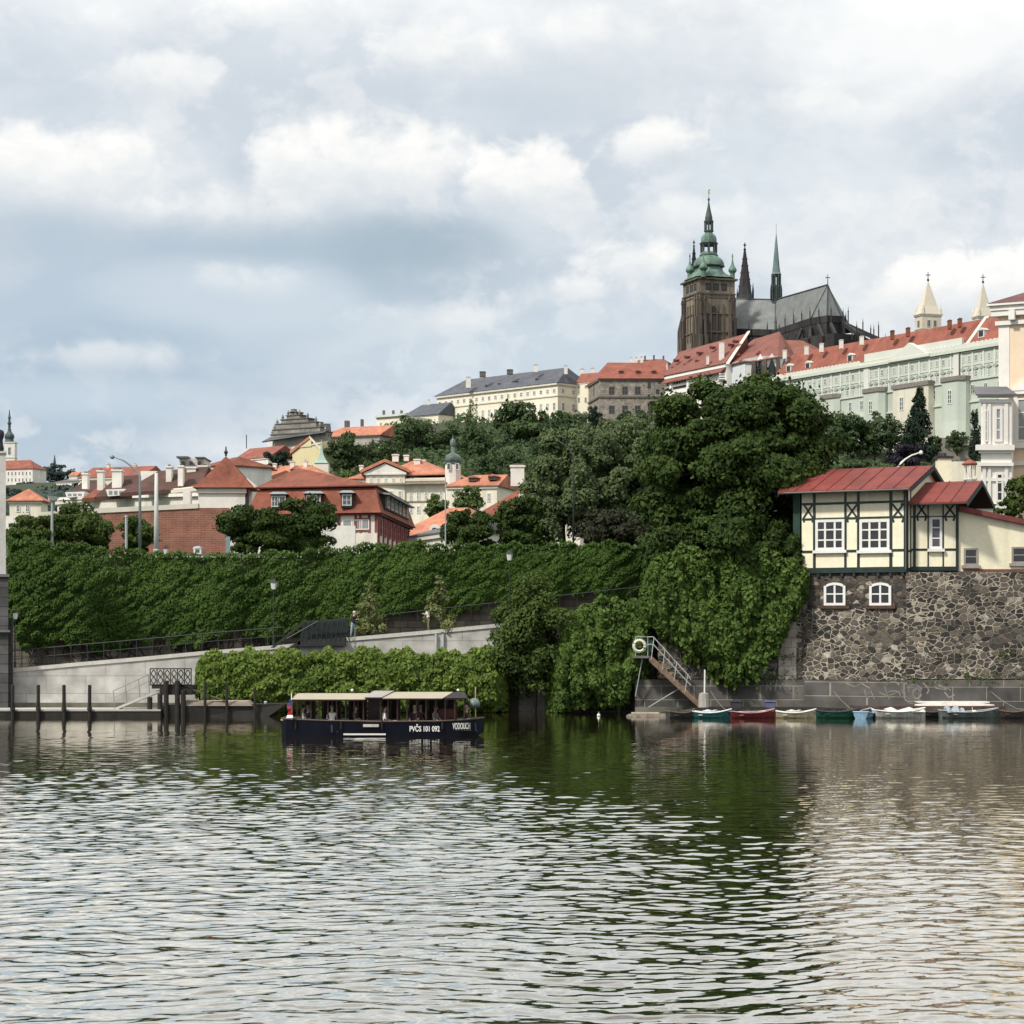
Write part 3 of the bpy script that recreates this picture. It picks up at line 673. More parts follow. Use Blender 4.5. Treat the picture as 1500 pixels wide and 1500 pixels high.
# --- hedge in front of the ramp, hanging down to the water
def blobwall(name, label, cat, pxs, tops, bots, Y, thick, n, leaf, m, seed, lump=.9, trunk=False, group=None, lf=.055, tall=.75):
    q = np.random.default_rng(seed)
    px = q.uniform(pxs[0], pxs[-1], n); f = q.random(n)
    tp = np.interp(px, pxs, tops) + 4 * np.sin(px * .11 + seed) + 3 * np.sin(px * .27); bt = np.interp(px, pxs, bots); bt = bt - (8 * np.sin(px * .19 + seed) + 7 * np.sin(px * .43) + 5 * np.sin(px * .97)) * (bt < 1030)
    py = tp + (bt - tp) * f
    f = np.where((f > .86) & (q.random(n) < .6), f * .8, f); py = tp + (bt - tp) * f
    s_ = np.clip(np.minimum((px - pxs[0]) / 20, (pxs[-1] - px) / 20), 0, 1)
    bul = np.sin(np.pi * np.clip(.14 + f * .60, 0, 1)) ** .6 * np.sqrt(s_)
    # leaf clumps: each leaf sits on the dome of the clump that bulges furthest where it grows
    sc_ = Y / F; area = (pxs[-1] - pxs[0]) * float(np.mean(np.array(bots) - np.array(tops))); K_ = int(area / 130)
    kx_ = q.uniform(pxs[0], pxs[-1], K_); ky_ = np.interp(kx_, pxs, tops) + (np.interp(kx_, pxs, bots) - np.interp(kx_, pxs, tops)) * q.random(K_); kr_ = 6 + 20 * q.random(K_) ** 1.8; kh_ = q.uniform(.5, 1.25, K_)
    rel, ndx, ndy = domes(px, py, kx_, ky_, kr_ * (1 if tall < 1 else .72), kr_ * (.75 if tall < 1 else .72 * tall), kh_, R(-12))
    o = thick * bul + (rel - .35) * lump * (s_ * .8 + .2) - .6 * q.random(n) ** 1.6 + .12 * q.normal(0, 1, n)
    back = (f < .10) & (q.random(n) < .6); o[back] *= q.random(back.sum())
    P = np.stack([XX(px, Y), Y - o, ZZ(py, Y)], -1)
    N = np.stack([ndx * .5, -np.ones(n) * .8, .40 - f * .2 - ndy * .55 + np.where(f < .1, .8, 0)], -1)
    o_ = leafmesh(name, P, N, leaf, m, None, .68, .45, .9, rs=q)
    tag(o_, label, cat, group)
    mb = MB(); r_ = random.Random(seed)
    for k in range(int((pxs[-1] - pxs[0]) / 9)):
        p = r_.uniform(pxs[0] + 4, pxs[-1] - 4); t0 = float(np.interp(p, pxs, tops)); b0 = float(np.interp(p, pxs, bots))
        mb.tube([at(p, b0, Y - .2), at(p + r_.uniform(-8, 8), (t0 + b0) / 2, Y - thick * .4), at(p + r_.uniform(-12, 12), t0 + 8, Y - .2)], [.06, .05, .02], 4)
    mb.build('bare_stems', MATS['bark'], o_)['kind'] = 'stuff'
    return o_
hd = blobwall('hedge', 'bright green leafy hedge hanging to the water in front of the ramp wall', 'hedge', [288, 310, 380, 460, 560, 640, 700, 745], [975, 955, 952, 954, 950, 956, 950, 952], [1020, 1036, 1041, 1041, 1041, 1041, 1041, 1041], 138.6, 2.2, 34000, .27, MATS['leaf_hedge'], 21)
MB().box(XX(292, 139), XX(760, 139), 138.7, 139.6, -1.5, ZZ(985, 139)).build('soil_bank', MATS['mud'], hd)
mo = blobwall('creeper_mound', 'rounded mound of green creeper left of the boat stairs', 'creeper', [800, 830, 850, 880, 910, 940, 958], [985, 905, 884, 877, 876, 882, 905], [1040, 1040, 1036, 1036, 1028, 992, 965], 138.2, 2.2, 23000, .29, MATS['leaf_creeper'], 8, 1.1, tall=1.6)
MB().prism([at(815, 1046, 138.6), at(815, 960, 138.6), at(850, 900, 138.6), at(945, 895, 138.6), at(945, 1046, 138.6)], (0, 1.2, 0)).build('core_wall', ash, mo)
cr = blobwall('creeper_curtain', 'thick creeper covering the quay wall beneath the dark chestnut tree', 'creeper', [938, 960, 985, 1010, 1035, 1060, 1095, 1110, 1125, 1145, 1165, 1184], [870, 812, 806, 800, 806, 800, 806, 800, 806, 812, 826, 842], [905, 925, 945, 965, 985, 1004, 1000, 988, 970, 938, 900, 852], 136.0, .7, 42000, .32, MATS['leaf_creeper'], 33, .95, tall=1.9)

tg = MB().prism([(XX(966, 136.4), 136.4, -1.5), (XX(1900, 136.4), 136.4, -1.5), (XX(1900, 148.3), 148.3, -1.5), (XX(966, 148.3), 148.3, -1.5)], (0, 0, 10.45)).build('terrace_ground', MATS['grass_ground']); tag(tg, None, None, kind='structure')
# --- stone quay wall
qw = thing('quay_wall', 'tall rubble stone quay wall with wide pale mortar under the yellow house', 'wall', (XX(1300, 136), 136, 0))
YR = 132.75
MB().box(XX(964, 136), XX(1178, 136), 136.0, 139.5, ZZ(994, 136), ZZ(838, 136)).build('rubble_face', rub, qw)
MB().prism([(XX(1327.5, YR), YR, ZZ(994.5, YR)), (XX(1900, YR), YR, ZZ(994.5, YR)), (XX(1900, YR), 139.5, ZZ(994.5, YR)), (XX(1327.5, YR) + 2.4, 139.5, ZZ(994.5, YR))], (0, 0, ZZ(838, YR) - ZZ(994.5, YR))).build('rubble_face', rub, qw)
MB().box(XX(930, 136), XX(1182, 136), 135.75, 139.5, -2, ZZ(995.5, 135.75)).build('ashlar_base', ash, qw)
MB().box(XX(1328.5, YR), XX(1900, YR), YR - .2, 139.5, -2, ZZ(996, YR - .2)).build('ashlar_base', ash, qw)
MB().box(XX(1140, 136), XX(1166, 136), 135.86, 136.3, ZZ(995, 136), ZZ(870, 136)).build('corner_quoin', ashp, qw)
MB().box(XX(930, 136), XX(1180, 136), 135.72, 135.75, -1, .42).build('waterline_stain', MATS['algae'], qw)
MB().box(XX(1329, YR), XX(1900, YR), YR - .23, YR - .2, -1, .42).build('waterline_stain', MATS['algae'], qw)
qv = np.random.default_rng(91); tp_, tn_ = [], []
for _ in range(46):
    pw_ = qv.choice([qv.uniform(1120, 1172), qv.uniform(1335, 1560)], p=[.25, .75]); Yq_ = 135.85 if pw_ < 1200 else YR - .12; x_, z_ = XX(pw_, Yq_), ZZ(qv.choice([994.5, 1014, 985, 960, 930], p=[.55, .1, .15, .1, .1]) + qv.normal(0, 2), 136); m_ = int(qv.uniform(8, 34)); tp_.append(np.array([x_, Yq_, z_]) + qv.normal(0, 1, (m_, 3)) * np.array([.28, .12, .16])); tn_.append(qv.normal(0, .5, (m_, 3)) + np.array([0, -1, .6]))
leafmesh('wall_weeds', np.concatenate(tp_), np.concatenate(tn_), .16, MATS['leaf_park'], qw, rs=qv)['kind'] = 'stuff'
hq_ = Vector((math.cos(R(27)), -math.sin(R(27)))); nq_ = Vector((hq_.y, -hq_.x)); g0_ = at(1174.5, 836.5, 135.85).xy + hq_ * .02 - nq_ * .10; GBL = (g0_, g0_ + hq_ * 8)
# graffiti: pale paint strokes a few millimetres proud of the stone
gm = MB()
def stroke(pts, wd, Y=135.745):
    def onwall(a, b):
        if a < 1182: return at(a, b, 135.745)
        if a > 1329: return at(a, b, YR - .205)
        fb_ = Fac(0, 0, 0, 0, pts=GBL); u_ = fb_.u(a, .125); p_ = fb_.P(u_, 0, .125); return Vector((p_.x, p_.y, ZZ(b, p_.y)))
    Y = 134; pts = [onwall(a, b) for a, b in pts]; s_ = Y / F * wd
    for i in range(len(pts) - 1):
        d = (pts[i + 1] - pts[i]); L_ = max(d.length, 1e-4); nn = Vector((-d.z, 0, d.x)) / L_ * s_ * .5; e = d / L_ * s_ * .25; yo = Vector((0, -.0012 * (i % 3), 0))
        gm.prism([pts[i] - nn - e + yo, pts[i + 1] - nn + e + yo, pts[i + 1] + nn + e + yo, pts[i] + nn - e + yo], (0, .003, 0))
stroke([(1123, 1011), (1123, 1000), (1129, 1011), (1129, 1000)], 1.6); stroke([(1136, 1011), (1136, 1001)], 1.4)
stroke([(1142, 1011), (1146, 1000), (1150, 1011)], 1.4); stroke([(1152, 1011), (1152, 1001), (1157, 1011), (1157, 1001)], 1.4)
def ring(cx, cy, rx, ry, a0, a1, wd, n=14): stroke([(cx + rx * math.cos(R(a0 + (a1 - a0) * i / n)), cy + ry * math.sin(R(a0 + (a1 - a0) * i / n))) for i in range(n + 1)], wd)
ring(1338, 1017, 14, 14, 40, 330, 2.2); ring(1343, 1016, 6, 7, 0, 340, 2.0); ring(1309, 1018, 10, 6, 170, 400, 2.4); ring(1308, 1004, 9, 5, 180, 350, 2.2)
stroke([(1296, 1006), (1303, 1024)], 2); stroke([(1352, 1000), (1361, 1010), (1358, 1016)], 2.4); stroke([(1369, 1001), (1392, 1011)], 3); stroke([(1371, 1008), (1390, 1011)], 1.8)
stroke([(1240, 1001), (1252, 1006), (1262, 1001), (1274, 1008), (1280, 1002)], 2.2); stroke([(1266, 1010), (1270, 1022), (1276, 1012), (1281, 1024)], 1.8); stroke([(1384, 1014), (1390, 1022), (1398, 1018)], 2)
ring(1326, 1009, 5, 8, 90, 420, 1.6); stroke([(1288, 1014), (1300, 1020), (1318, 1012)], 1.5)
gm.build('graffiti', mat('graffiti_paint', (.20, .195, .18), .7, .2, 3), qw)

# --- half-timbered house
HA = R(27)
c0 = at(1174.5, 836.5, 135.85)
hd_ = Vector((math.cos(HA), -math.sin(HA)))
def hfac(off_u, off_o, L):
    n_ = Vector((hd_.y, -hd_.x)); a = Vector((c0.x, c0.y)) + hd_ * off_u + n_ * off_o
    return Fac(0, 0, 0, 0, pts=(a, a + hd_ * L))
house = thing('timbered_house', 'small cream half-timbered house with red metal roof perched on the quay wall', 'house', (c0.x + 3, c0.y + 2, c0.z))
cream = mat('cream_plaster', (.84, .78, .58), .85, .06, .5, fine=.05, streak=.13)
timber = mat('dark_timber', (.014, .026, .026), .55, .25, 2)
redroof = mat('red_sheet_roof', (.19, .046, .038), .65, .2, .35, spec=.2, fine=.12, streak=.25)
f1 = hfac(0, 0, 9); L1 = f1.u(1329); f1 = hfac(0, 0, L1)
zb = f1.z(1180, 836); 
def uf(px): return f1.u(px)
zt = f1.z(1250, 717) + .15

# basement block of rubble stone, turned with the house, with two arched windows
fbk = hfac(.02, -.10, L1 - .04); zq0, zq1 = ZZ(995.5, 135.75), zb - .14
MB().prism([fbk.P(0, zq0), fbk.P(fbk.L, zq0), fbk.P(fbk.L, zq0, -5), fbk.P(0, zq0, -5)], (0, 0, f1.z(1250, 891) - zq0)).build('basement_wall', rub, house)
MB().prism([fbk.P(0, f1.z(1250, 891), -.02), fbk.P(fbk.L, f1.z(1250, 891), -.02), fbk.P(fbk.L, f1.z(1250, 891), -5), fbk.P(0, f1.z(1250, 891), -5)], (0, 0, zq1 - f1.z(1250, 891))).build('basement_wall', rubblemat('rubble_dark', (.11, .09, .07), 2.6), house)
MB().prism([fbk.P(-.1, -1.5, .12), fbk.P(fbk.L + .1, -1.5, .12), fbk.P(fbk.L + .1, -1.5, -4.5), fbk.P(-.1, -1.5, -4.5)], (0, 0, zq0 + 1.48)).build('ashlar_base', ash, house)
brm = mat('brick_surround', (.085, .05, .038), .9, .35, 4)
for a, b in ((1207.5, 1239), (1274, 1306)):
    u0, u1 = fbk.u(a), fbk.u(b); z0, z1 = fbk.z(a, 887), fbk.z(a, 853.5)
    wo = window(house, fbk, (u0 + u1) / 2, z0, u1 - u0, z1 - z0, MATS['white_paint'], MATS['glass_dark'], 2, 2, .16, 'arch', .02, .10)
    mb = MB(); fbk.box(mb, u0 - .28, u1 + .28, z0 - .2, z0 - .02, 0.0, .16); b_ = mb.build('sill', brm, None); b_.parent = wo; b_.matrix_parent_inverse = (Matrix.Translation(wloc(wo)) @ Matrix.Rotation(fbk.rz, 4, 'Z')).inverted()
mb = MB(); f1.box(mb, 0, L1, zb, zt, 0, -5.2); 
ms_ = f1.side(L1, 5.2)
mb.prism([f1.P(L1 - .001, zt, 0), f1.P(L1 - .001, zt, -9.0), f1.P(L1 - .001, zt + 1.36, -4.6)], tuple((f1.P(0, 0) - f1.P(.25, 0))))
wl = mb.build('wall', cream, house)
tb = MB(); e = .035; tw_ = .16
def post(px, w_=.17, z0=None, z1=None): f1.box(tb, uf(px) - w_ / 2, uf(px) + w_ / 2, z0 or zb, z1 or zt, 0, e)
def beam(py, w_=.15, a=1175, b=1329, o1=None): 
    z_ = f1.z(1250, py); f1.box(tb, max(uf(a), .0), min(uf(b), L1), z_ - w_ / 2, z_ + w_ / 2, 0, (o1 or e - .004))
for p, w_ in ((1193, .17), (1238.5, .15), (1257.5, .17), (1305, .19)): post(p, w_)
f1.box(tb, L1 - .22, L1, zb, zt, 0, e)
beam(736.5); beam(759, .13); beam(807, .15); beam(835, .34, o1=.06)
def brace(pa, ya, pb, yb):
    A, B = f1.P(uf(pa), f1.z(pa, ya)), f1.P(uf(pb), f1.z(pb, yb)); d = (B - A).normalized(); n3 = Vector((f1.n.x, f1.n.y, 0)); s_ = d.cross(n3) * .06
    tb.prism([A - s_, B - s_, B + s_, A + s_], n3 * (e - .008))
for a, b in ((1177, 1191), (1240.5, 1256), (1307, 1324)):
    brace(a, 738, b, 759); brace(b, 738, a, 759); brace(a, 758, (a + b) / 2 - 6, 765) ; brace(b, 758, (a + b) / 2 + 6, 765)
tb.build('timber_frame', timber, house)
mb = MB()
for k in range(9):
    u_ = .3 + k * (L1 - .6) / 8; f1.box(mb, u_ - .08, u_ + .08, zb - .40, zb - .005, -.5, .02)
f1.box(mb, 0.02, L1 - .02, zb - .12, zb - .003, -4, -.02)
mb.build('bracket', timber, house)
gl_ = mat('house_glass', (.025, .022, .024), .08, .6, 1.2, spec=.7)
for a, b in ((1195, 1237.5), (1259.5, 1303.5)):
    u0, u1 = uf(a), uf(b); z0, z1 = f1.z(a, 806.5), f1.z(a, 761.5)
    w_ = window(house, f1, (u0 + u1) / 2, z0, u1 - u0, z1 - z0, MATS['white_paint'], gl_, 3, 3, .17, 'sill', .02, .08)
# main roof: seamed red sheets, wide eaves, open verge with dark soffit
def seamroof(parent, fc, u0, u1, zE, run_f, run_b, rise, ov, n, backdrop=.8):
    mb = MB(); th = .10
    Ef = [fc.P(u0 - ov, zE, ov + .55), fc.P(u1 + ov, zE, ov + .55)]; Rg = [fc.P(u0 - ov, zE + rise, -run_f), fc.P(u1 + ov, zE + rise, -run_f)]
    Eb = [fc.P(u0 - ov, zE + rise * backdrop * .1, -run_f - run_b), fc.P(u1 + ov, zE + rise * backdrop * .1, -run_f - run_b)]
    dn = Vector((0, 0, -th))
    mb.prism([Ef[0], Ef[1], Rg[1], Rg[0]], dn); mb.prism([Rg[0], Rg[1], Eb[1], Eb[0]], dn)
    up = Vector((0, 0, .05))
    for k in range(n + 1):
        f_ = k / n; a = Ef[0].lerp(Ef[1], f_); b = Rg[0].lerp(Rg[1], f_); c = Eb[0].lerp(Eb[1], f_); d = Vector((fc.d.x, fc.d.y, 0)) * .03
        mb.hexa([a - d, a + d, b + d, b - d, a - d + up, a + d + up, b + d + up, b - d + up])
    ro = mb.build('roof', redroof, parent)
    mb = MB()
    for S in (0, 1):
        k = Vector((fc.d.x, fc.d.y, 0)) * (.06 if S else -.06)
        for a, b in ((Ef[S], Rg[S]), (Rg[S], Eb[S])):
            mb.prism([a + dn * .2, b + dn * .2, b + dn * 3, a + dn * 3], k)
    so = dn * 1.02
    mb.prism([Ef[0] + so, Ef[1] + so, Rg[1] + so, Rg[0] + so], (0, 0, -.05)); mb.prism([Rg[0] + so, Rg[1] + so, Eb[1] + so, Eb[0] + so], (0, 0, -.05))
    b_ = mb.build('bargeboard', timber, ro); b_.location = (0, 0, 0)
    return ro
ov1 = .38
run1 = 4.4
zE1 = f1.z(1250, 718.5)
rise1 = .0434 * 31.5
seamroof(house, f1, -.85, L1 + .05, zE1, run1, 4.2, 1.75, ov1, 8)
MB().hexa([f1.P(-.62, zb - .1, -.1), f1.P(-.12, zb - .1, .02), f1.P(-.12, zb - .1, -.3), f1.P(-.62, zb - .1, -.4), f1.P(-.62, zt, -.1), f1.P(-.12, zt, .02), f1.P(-.12, zt, -.3), f1.P(-.62, zt, -.4)]).build('corner_board', mat('green_board', (.02, .045, .035), .7), house)
sd1 = f1.side(L1, 5.2); tb = MB()
for u_ in (0.0, .62): sd1.box(tb, u_, u_ + .16, zb, zt, 0, .03)
for y_, w_ in ((736.5, .13), (807, .13), (835, .3)): sd1.box(tb, 0, 2.2, f1.z(1320, y_) - w_ / 2, f1.z(1320, y_) + w_ / 2, 0, .026)
tb.build('timber_frame', timber, house)
gt_ = MB(); gt_.tube([f1.P(-.85, zE1 - .10, ov1 + .62), f1.P(L1 + .4, zE1 - .10, ov1 + .62)], .06, 6); gt_.tube([f1.P(L1 - .06, zE1 - .12, ov1 + .55), f1.P(L1 - .06, zE1 - .5, .12), f1.P(L1 - .06, zb, .12)], .045, 6); gt_.build('gutter', mat('gutter_zinc', (.10, .10, .095), .5, .2), house)
# recessed second bay
f2 = Fac(1337, 133.5, 1404, 133.2); zb2 = ZZ(834, 133.4)
mb = MB(); f2.box(mb, -.6, f2.L, zb2, ZZ(733, 133.4), 0, -5); mb.build('wall', cream, house)
tb = MB()
def uf2(p): return f2.u(p)
for a, b in ((1331, 1333.5), (1337.5, 1341.5), (1358.5, 1360.5), (1380.5, 1382.5), (1400, 1404.3)): f2.box(tb, uf2(a), uf2(b), zb2, ZZ(733, 133.4), 0, .035)
for y_, w_ in ((736, .12), (757, .10), (805, .13), (833, .26)): f2.box(tb, -.3, f2.L, ZZ(y_, 133.4) - w_ / 2, ZZ(y_, 133.4) + w_ / 2, 0, .031)
f1_, uf_ = f1, uf; f1, uf = f2, uf2
for a, b in ((1343, 1357), (1384, 1399)):
    brace(a, 737, b, 756); brace(b, 737, a, 756); brace(a, 756, (a + b) / 2 - 5, 763); brace(b, 756, (a + b) / 2 + 5, 763)
f1, uf = f1_, uf_
tb.build('timber_frame', timber, house)
window(house, f2, (uf2(1362) + uf2(1380)) / 2, ZZ(804, 133.4), uf2(1380) - uf2(1362), ZZ(757.5, 133.4) - ZZ(804, 133.4), MATS['white_paint'], mat('bay_glass', (.10, .10, .12), .1, .4, 1), 1, 3, .15, 'sill', .02, .08)
f2r = hfac(0, 0, 1); a_ = f2.P(0, 0, 0)
f2r = Fac(0, 0, 0, 0, pts=((a_.x - .25, a_.y), (a_.x - .25 + 3.2 * math.cos(R(25)), a_.y - 3.2 * math.sin(R(25)))))
seamroof(house, f2r, 0.0, 3.6, ZZ(737.5, 133.4), 3.3, 3.6, .0434 * 25 + .45, .25, 4)
mb = MB(); g0 = f2.P(f2.L, ZZ(733, 133.4), 0)
mb.prism([g0, f2.P(f2.L, ZZ(733, 133.4), -6.2), f2.P(f2.L, ZZ(733, 133.4) + .95, -3.2)], f2.P(0, 0) - f2.P(.2, 0)); mb.build('gable', cream, house)
mb = MB()
mb.box(XX(1374, 143), XX(1394, 143), 143, 143.9, ZZ(770, 143), ZZ(671, 143), 0); mb.box(XX(1371.5, 143), XX(1396.5, 143), 142.9, 144, ZZ(671, 143), ZZ(668, 143), 1)
mb.lathe([(.22, ZZ(668, 143)), (.18, ZZ(663, 143)), (.05, ZZ(662, 143))], (XX(1384, 143), 143.4), 8, 1)
mb.build('chimney', [cream, MATS['dark_metal']], house)
# annex with sloping roof
an = thing('plastered_annex', 'plain cream annex with sloping red eave and two small windows, right of the timbered house', 'annex', (XX(1450, 133.3), 133.5, ZZ(836, 133.3)))
fa = Fac(1404.5, 133.3, 1900, 133.3)
za = lambda px: ZZ(np.interp(px, [1404, 1500, 1900], [749, 769, 852]), 133.3)
mb = MB(); mb.prism([fa.P(0, ZZ(837, 133.3)), fa.P(fa.u(1620), ZZ(837, 133.3)), fa.P(fa.u(1620), za(1620)), fa.P(0, za(1404))], (0, 5, 0)); mb.build('wall', cream, an)
mb = MB(); mb.prism([fa.P(-.05, za(1404) + .02, .35), fa.P(fa.u(1630), za(1630) + .02, .35), fa.P(fa.u(1630), za(1630) + .34, .35), fa.P(-.05, za(1404) + .34, .35)], (0, 6, 0)); mb.build('roof', mat('roof_edge', (.16, .045, .04), .7), an)
mb = MB(); fa.box(mb, 0.3, fa.u(1620), ZZ(837, 133.3) - .06, ZZ(837, 133.3) + .14, -.2, .08); mb.build('plinth', mat('plinth_red', (.15, .07, .05), .9), an)
for a, b, y0, y1 in ((1412, 1432, 828, 803), (1482, 1504, 825, 801)):
    window(an, fa, fa.u((a + b) / 2), ZZ(y0, 133.3), (b - a) * .0435, ZZ(y1, 133.3) - ZZ(y0, 133.3), mat('grey_frame', (.30, .28, .24), .7), gl_, 1, 2, .11, 'sill', .02, .05)

# --- pale palace at the right edge
pal = thing('stucco_palace', 'tall peach and white stucco palace with corner bay, cut by the right edge', 'building', (XX(1500, 176), 176, 11))
peach = mat('peach_stucco', (.72, .57, .42), .85, .05, .2, fine=.03); wst = mat('white_stucco', (.74, .71, .66), .85, .06, .3, fine=.03)
Yp = 174.0; fp = Fac(1437, Yp, 1482, Yp); s_ = Yp / F
def PZ(py): return ZZ(py, Yp)
mb = MB(); mb.prism([fp.P(0, 9), fp.P(fp.L, 9), Vector((XX(1490, 184), 184, 9)), Vector((XX(1441, 184), 184, 9))], (0, 0, PZ(585) - 9)); mb.build('wall', wst, pal)
ot = MB()
for y0, y1, d_ in ((583, 578, .3), (590, 585, .15), (660, 652, .45), (664, 660, .2), (683, 678, .3), (705, 700, .12), (745, 738, .2)): fp.box(ot, -d_, fp.L + d_ * .3, PZ(y0), PZ(y1), 0, d_)
for a, b in ((1439, 1443.5), (1447, 1451), (1471, 1476)):
    fp.box(ot, fp.u(a), fp.u(b), PZ(651), PZ(592), 0, .14); fp.box(ot, fp.u(a), fp.u(b), PZ(738), PZ(684), 0, .14)
ot.build('moulding', wst, pal)
mb = MB(); mb.prism([fp.P(-.5, PZ(578), .5), fp.P(fp.L + .3, PZ(578), .5), fp.P(fp.L + .3, PZ(560), -3), fp.P(-.1, PZ(560), -3)], (0, 0, -.15)); mb.build('roof', MATS['roof_grey'], pal)
window(pal, fp, fp.u(1462), PZ(647), 12 * s_, 51 * s_, wst, mat('pal_glass', (.30, .32, .34), .25, .2, .6), 1, 3, .2, 'plain', .03, .1)
window(pal, fp, fp.u(1464), PZ(735), 11 * s_, 42 * s_, wst, MATS['glass_dark'], 1, 3, .15, 'plain', .03, .1)
window(pal, fp, fp.u(1444), PZ(647), 5 * s_, 46 * s_, wst, MATS['glass_pale'], 1, 3, .1, 'plain', .16, .03)
fq = Fac(1463, 178, 1700, 172); 
mb = MB(); mb.prism([fq.P(0, 9), fq.P(fq.L, 9), Vector((XX(1700, 192), 192, 9)), Vector((XX(1469, 192), 192, 9))], (0, 0, fq.z(1480, 446) - 9)); mb.build('wall', peach, pal)
ot = MB()
for y0, y1, d_ in ((476, 470, .25), (463, 455, .5), (455, 448, .6), (448, 444, .8)): fq.box(ot, -d_, fq.L, fq.z(1480, y0), fq.z(1480, y1), -.5 if d_ > .3 else 0, d_)

for k in range(9): fq.box(ot, 1 + k * 1.5, 1.5 + k * 1.5, fq.z(1480, 470), fq.z(1480, 456), 0, .75)
fq.box(ot, 0, .9, 9, fq.z(1480, 476), 0, .06); 
for y0, y1, d_ in ((657, 648, .3), (682, 676, .2), (578, 573, .35)): fq.box(ot, .9, fq.L, fq.z(1490, y0), fq.z(1490, y1), 0, d_)
mp_ = [fq.P(fq.u(1480), fq.z(1490, 573), 0), fq.P(fq.u(1530), fq.z(1490, 573), 0), fq.P(fq.u(1505), fq.z(1490, 555), 0)]; ot.prism(mp_, Vector((fq.n.x, fq.n.y, 0)) * .4)
for p in (1485, 1519): fq.box(ot, fq.u(p), fq.u(p) + .35, fq.z(1490, 648), fq.z(1490, 580), 0, .15)
ot.build('moulding', wst, pal)
mb = MB(); zq = fq.z(1480, 444.2); mb.add([fq.P(-.7, zq, .85), fq.P(fq.L, zq, .85), Vector((XX(1700, 192), 192, zq)), Vector((XX(1472, 192), 192, zq)), at(1515, 424, 184), at(1690, 418, 183)], [(0, 1, 5, 4), (1, 2, 5), (2, 3, 4, 5), (3, 0, 4), (3, 2, 1, 0)]); mb.build('roof', mat('roof_maroon', (.13, .05, .045), .7, .2, .4), pal)
for p in (1503, 1560): window(pal, fq, fq.u(p), fq.z(1490, 647), 1.5, 3.6, wst, MATS['glass_pale'], 2, 3, .15, 'plain', .03, .1)

# --- bridge abutment at the left edge
ab = thing('bridge_pylon', 'pale stone bridge pylon on a dark abutment, cut by the left edge', 'pylon', (XX(-12, 139), 139, 0))
def splay(x0, x1, Y0, Y1, z0, z1): return MB().prism([(XX(x0, Y0), Y0, z0), (XX(x1, Y0), Y0, z0), (XX(x1 - 2, Y1), Y1, z0), (XX(x0, Y1), Y1, z0)], (0, 0, z1 - z0))
splay(-80, 12, 138.5, 144, -2, ZZ(842, 138.5)).build('abutment', dstone, ab)
mb = splay(-84, 14, 138.3, 144.2, ZZ(845, 138.5), ZZ(841, 138.5)); m2_ = splay(-84, 14.5, 138.2, 144.2, ZZ(926, 138.5), ZZ(923, 138.5)); mb.add(m2_.v, m2_.f); mb.build('string_course', mat('course', (.14, .14, .14), .9), ab)
splay(10, 19, 139.4, 144, -2, ZZ(905, 138.5)).build('buttress', dstone, ab)
mb = splay(-32, 8.5, 139, 141.5, ZZ(841, 139), ZZ(664, 139)); m2_ = splay(-34, 10, 138.9, 141.6, ZZ(664, 139), ZZ(661, 139)); mb.add(m2_.v, m2_.f); mb.build('shaft', mat('pylon_stone', (.47, .46, .43), .9, .1, .6, fine=.08), ab)
mb = MB(); px_, zz_ = plx(0.5, 139.6, [(4, 661), (5.5, 658), (4.2, 652), (3.5, 645), (5.2, 640), (6, 635), (4.5, 631), (.3, 629)])[::-1], None
pr, cxy = plx(0.5, 139.6, [(4, 661), (5.5, 658), (4.2, 652), (3.5, 645), (5.2, 640), (6, 635), (4.5, 631), (.3, 629)]); mb.lathe(pr, cxy, 10); mb.build('finial', mat('bronze_dark', (.02, .018, .02), .5), ab, smooth=True)

# --- lanterns
lamp_white = mat('lantern_glass', (.62, .64, .6), .3, .05)
def lantern(label, px, ytop, ybase, Y, sc=1.0, group='small lanterns along the path'):
    l = thing('path_lantern', label, 'lantern', at(px, ybase, Y), group)
    x, z0, z1 = XX(px, Y), ZZ(ybase, Y), ZZ(ytop, Y); h = .68 * sc
    mb = MB(); mb.lathe([(.11 * sc, z0), (.09 * sc, z0 + .35), (.05 * sc, z0 + .45), (.04 * sc, z1 - h)], (x, Y), 8); mb.build('post', MATS['dark_metal'], l)
    mb = MB(); mb.lathe([(.14 * sc, z1 - h), (.22 * sc, z1 - h * .35)], (x, Y), 6); mb.build('glass', lamp_white, l)
    mb = MB(); mb.lathe([(.27 * sc, z1 - h * .35), (.12 * sc, z1 - h * .1), (.04 * sc, z1)], (x, Y), 6); mb.build('cap', MATS['dark_metal'], l)
    return l
lantern('small lantern on a thin post before the ivy, left of the iron stair', 401, 848, 944, 140.9)
lantern('small lantern before the ivy, above the dark round bush', 746.5, 806, 905, 143)
lantern('black lantern post against the dark bridge abutment', 22, 893, 978, 139.2, .9)

# --- young trees by the path, dark bush
tree('young_tree', 'sparse young tree with tiered twigs right of the standing person', 'tree', at(540, 932, 141.6), 3.6, 1.35, MATS['leaf_young'], 1100, .27, 4, 'young trees by the path', .55, .46, 34, 'cone', tr=.035, lr=(.1, .18))
tree('young_tree', 'sparse young tree in front of the person in white', 'tree', at(643, 925, 141.2), 3.6, 1.3, MATS['leaf_young'], 1150, .27, 9, 'young trees by the path', .55, .48, 34, 'cone', tr=.035, lr=(.1, .18))
tree('round_bush', 'tall dark bush growing at the end of the pale ramp wall', 'bush', at(782, 1043, 137.6), 9.0, 3.0, MATS['leaf_park'], 20000, .25, 6, None, .52, .50, 70, 'egg', tr=.12, low=-1, lr=(.18, .32))

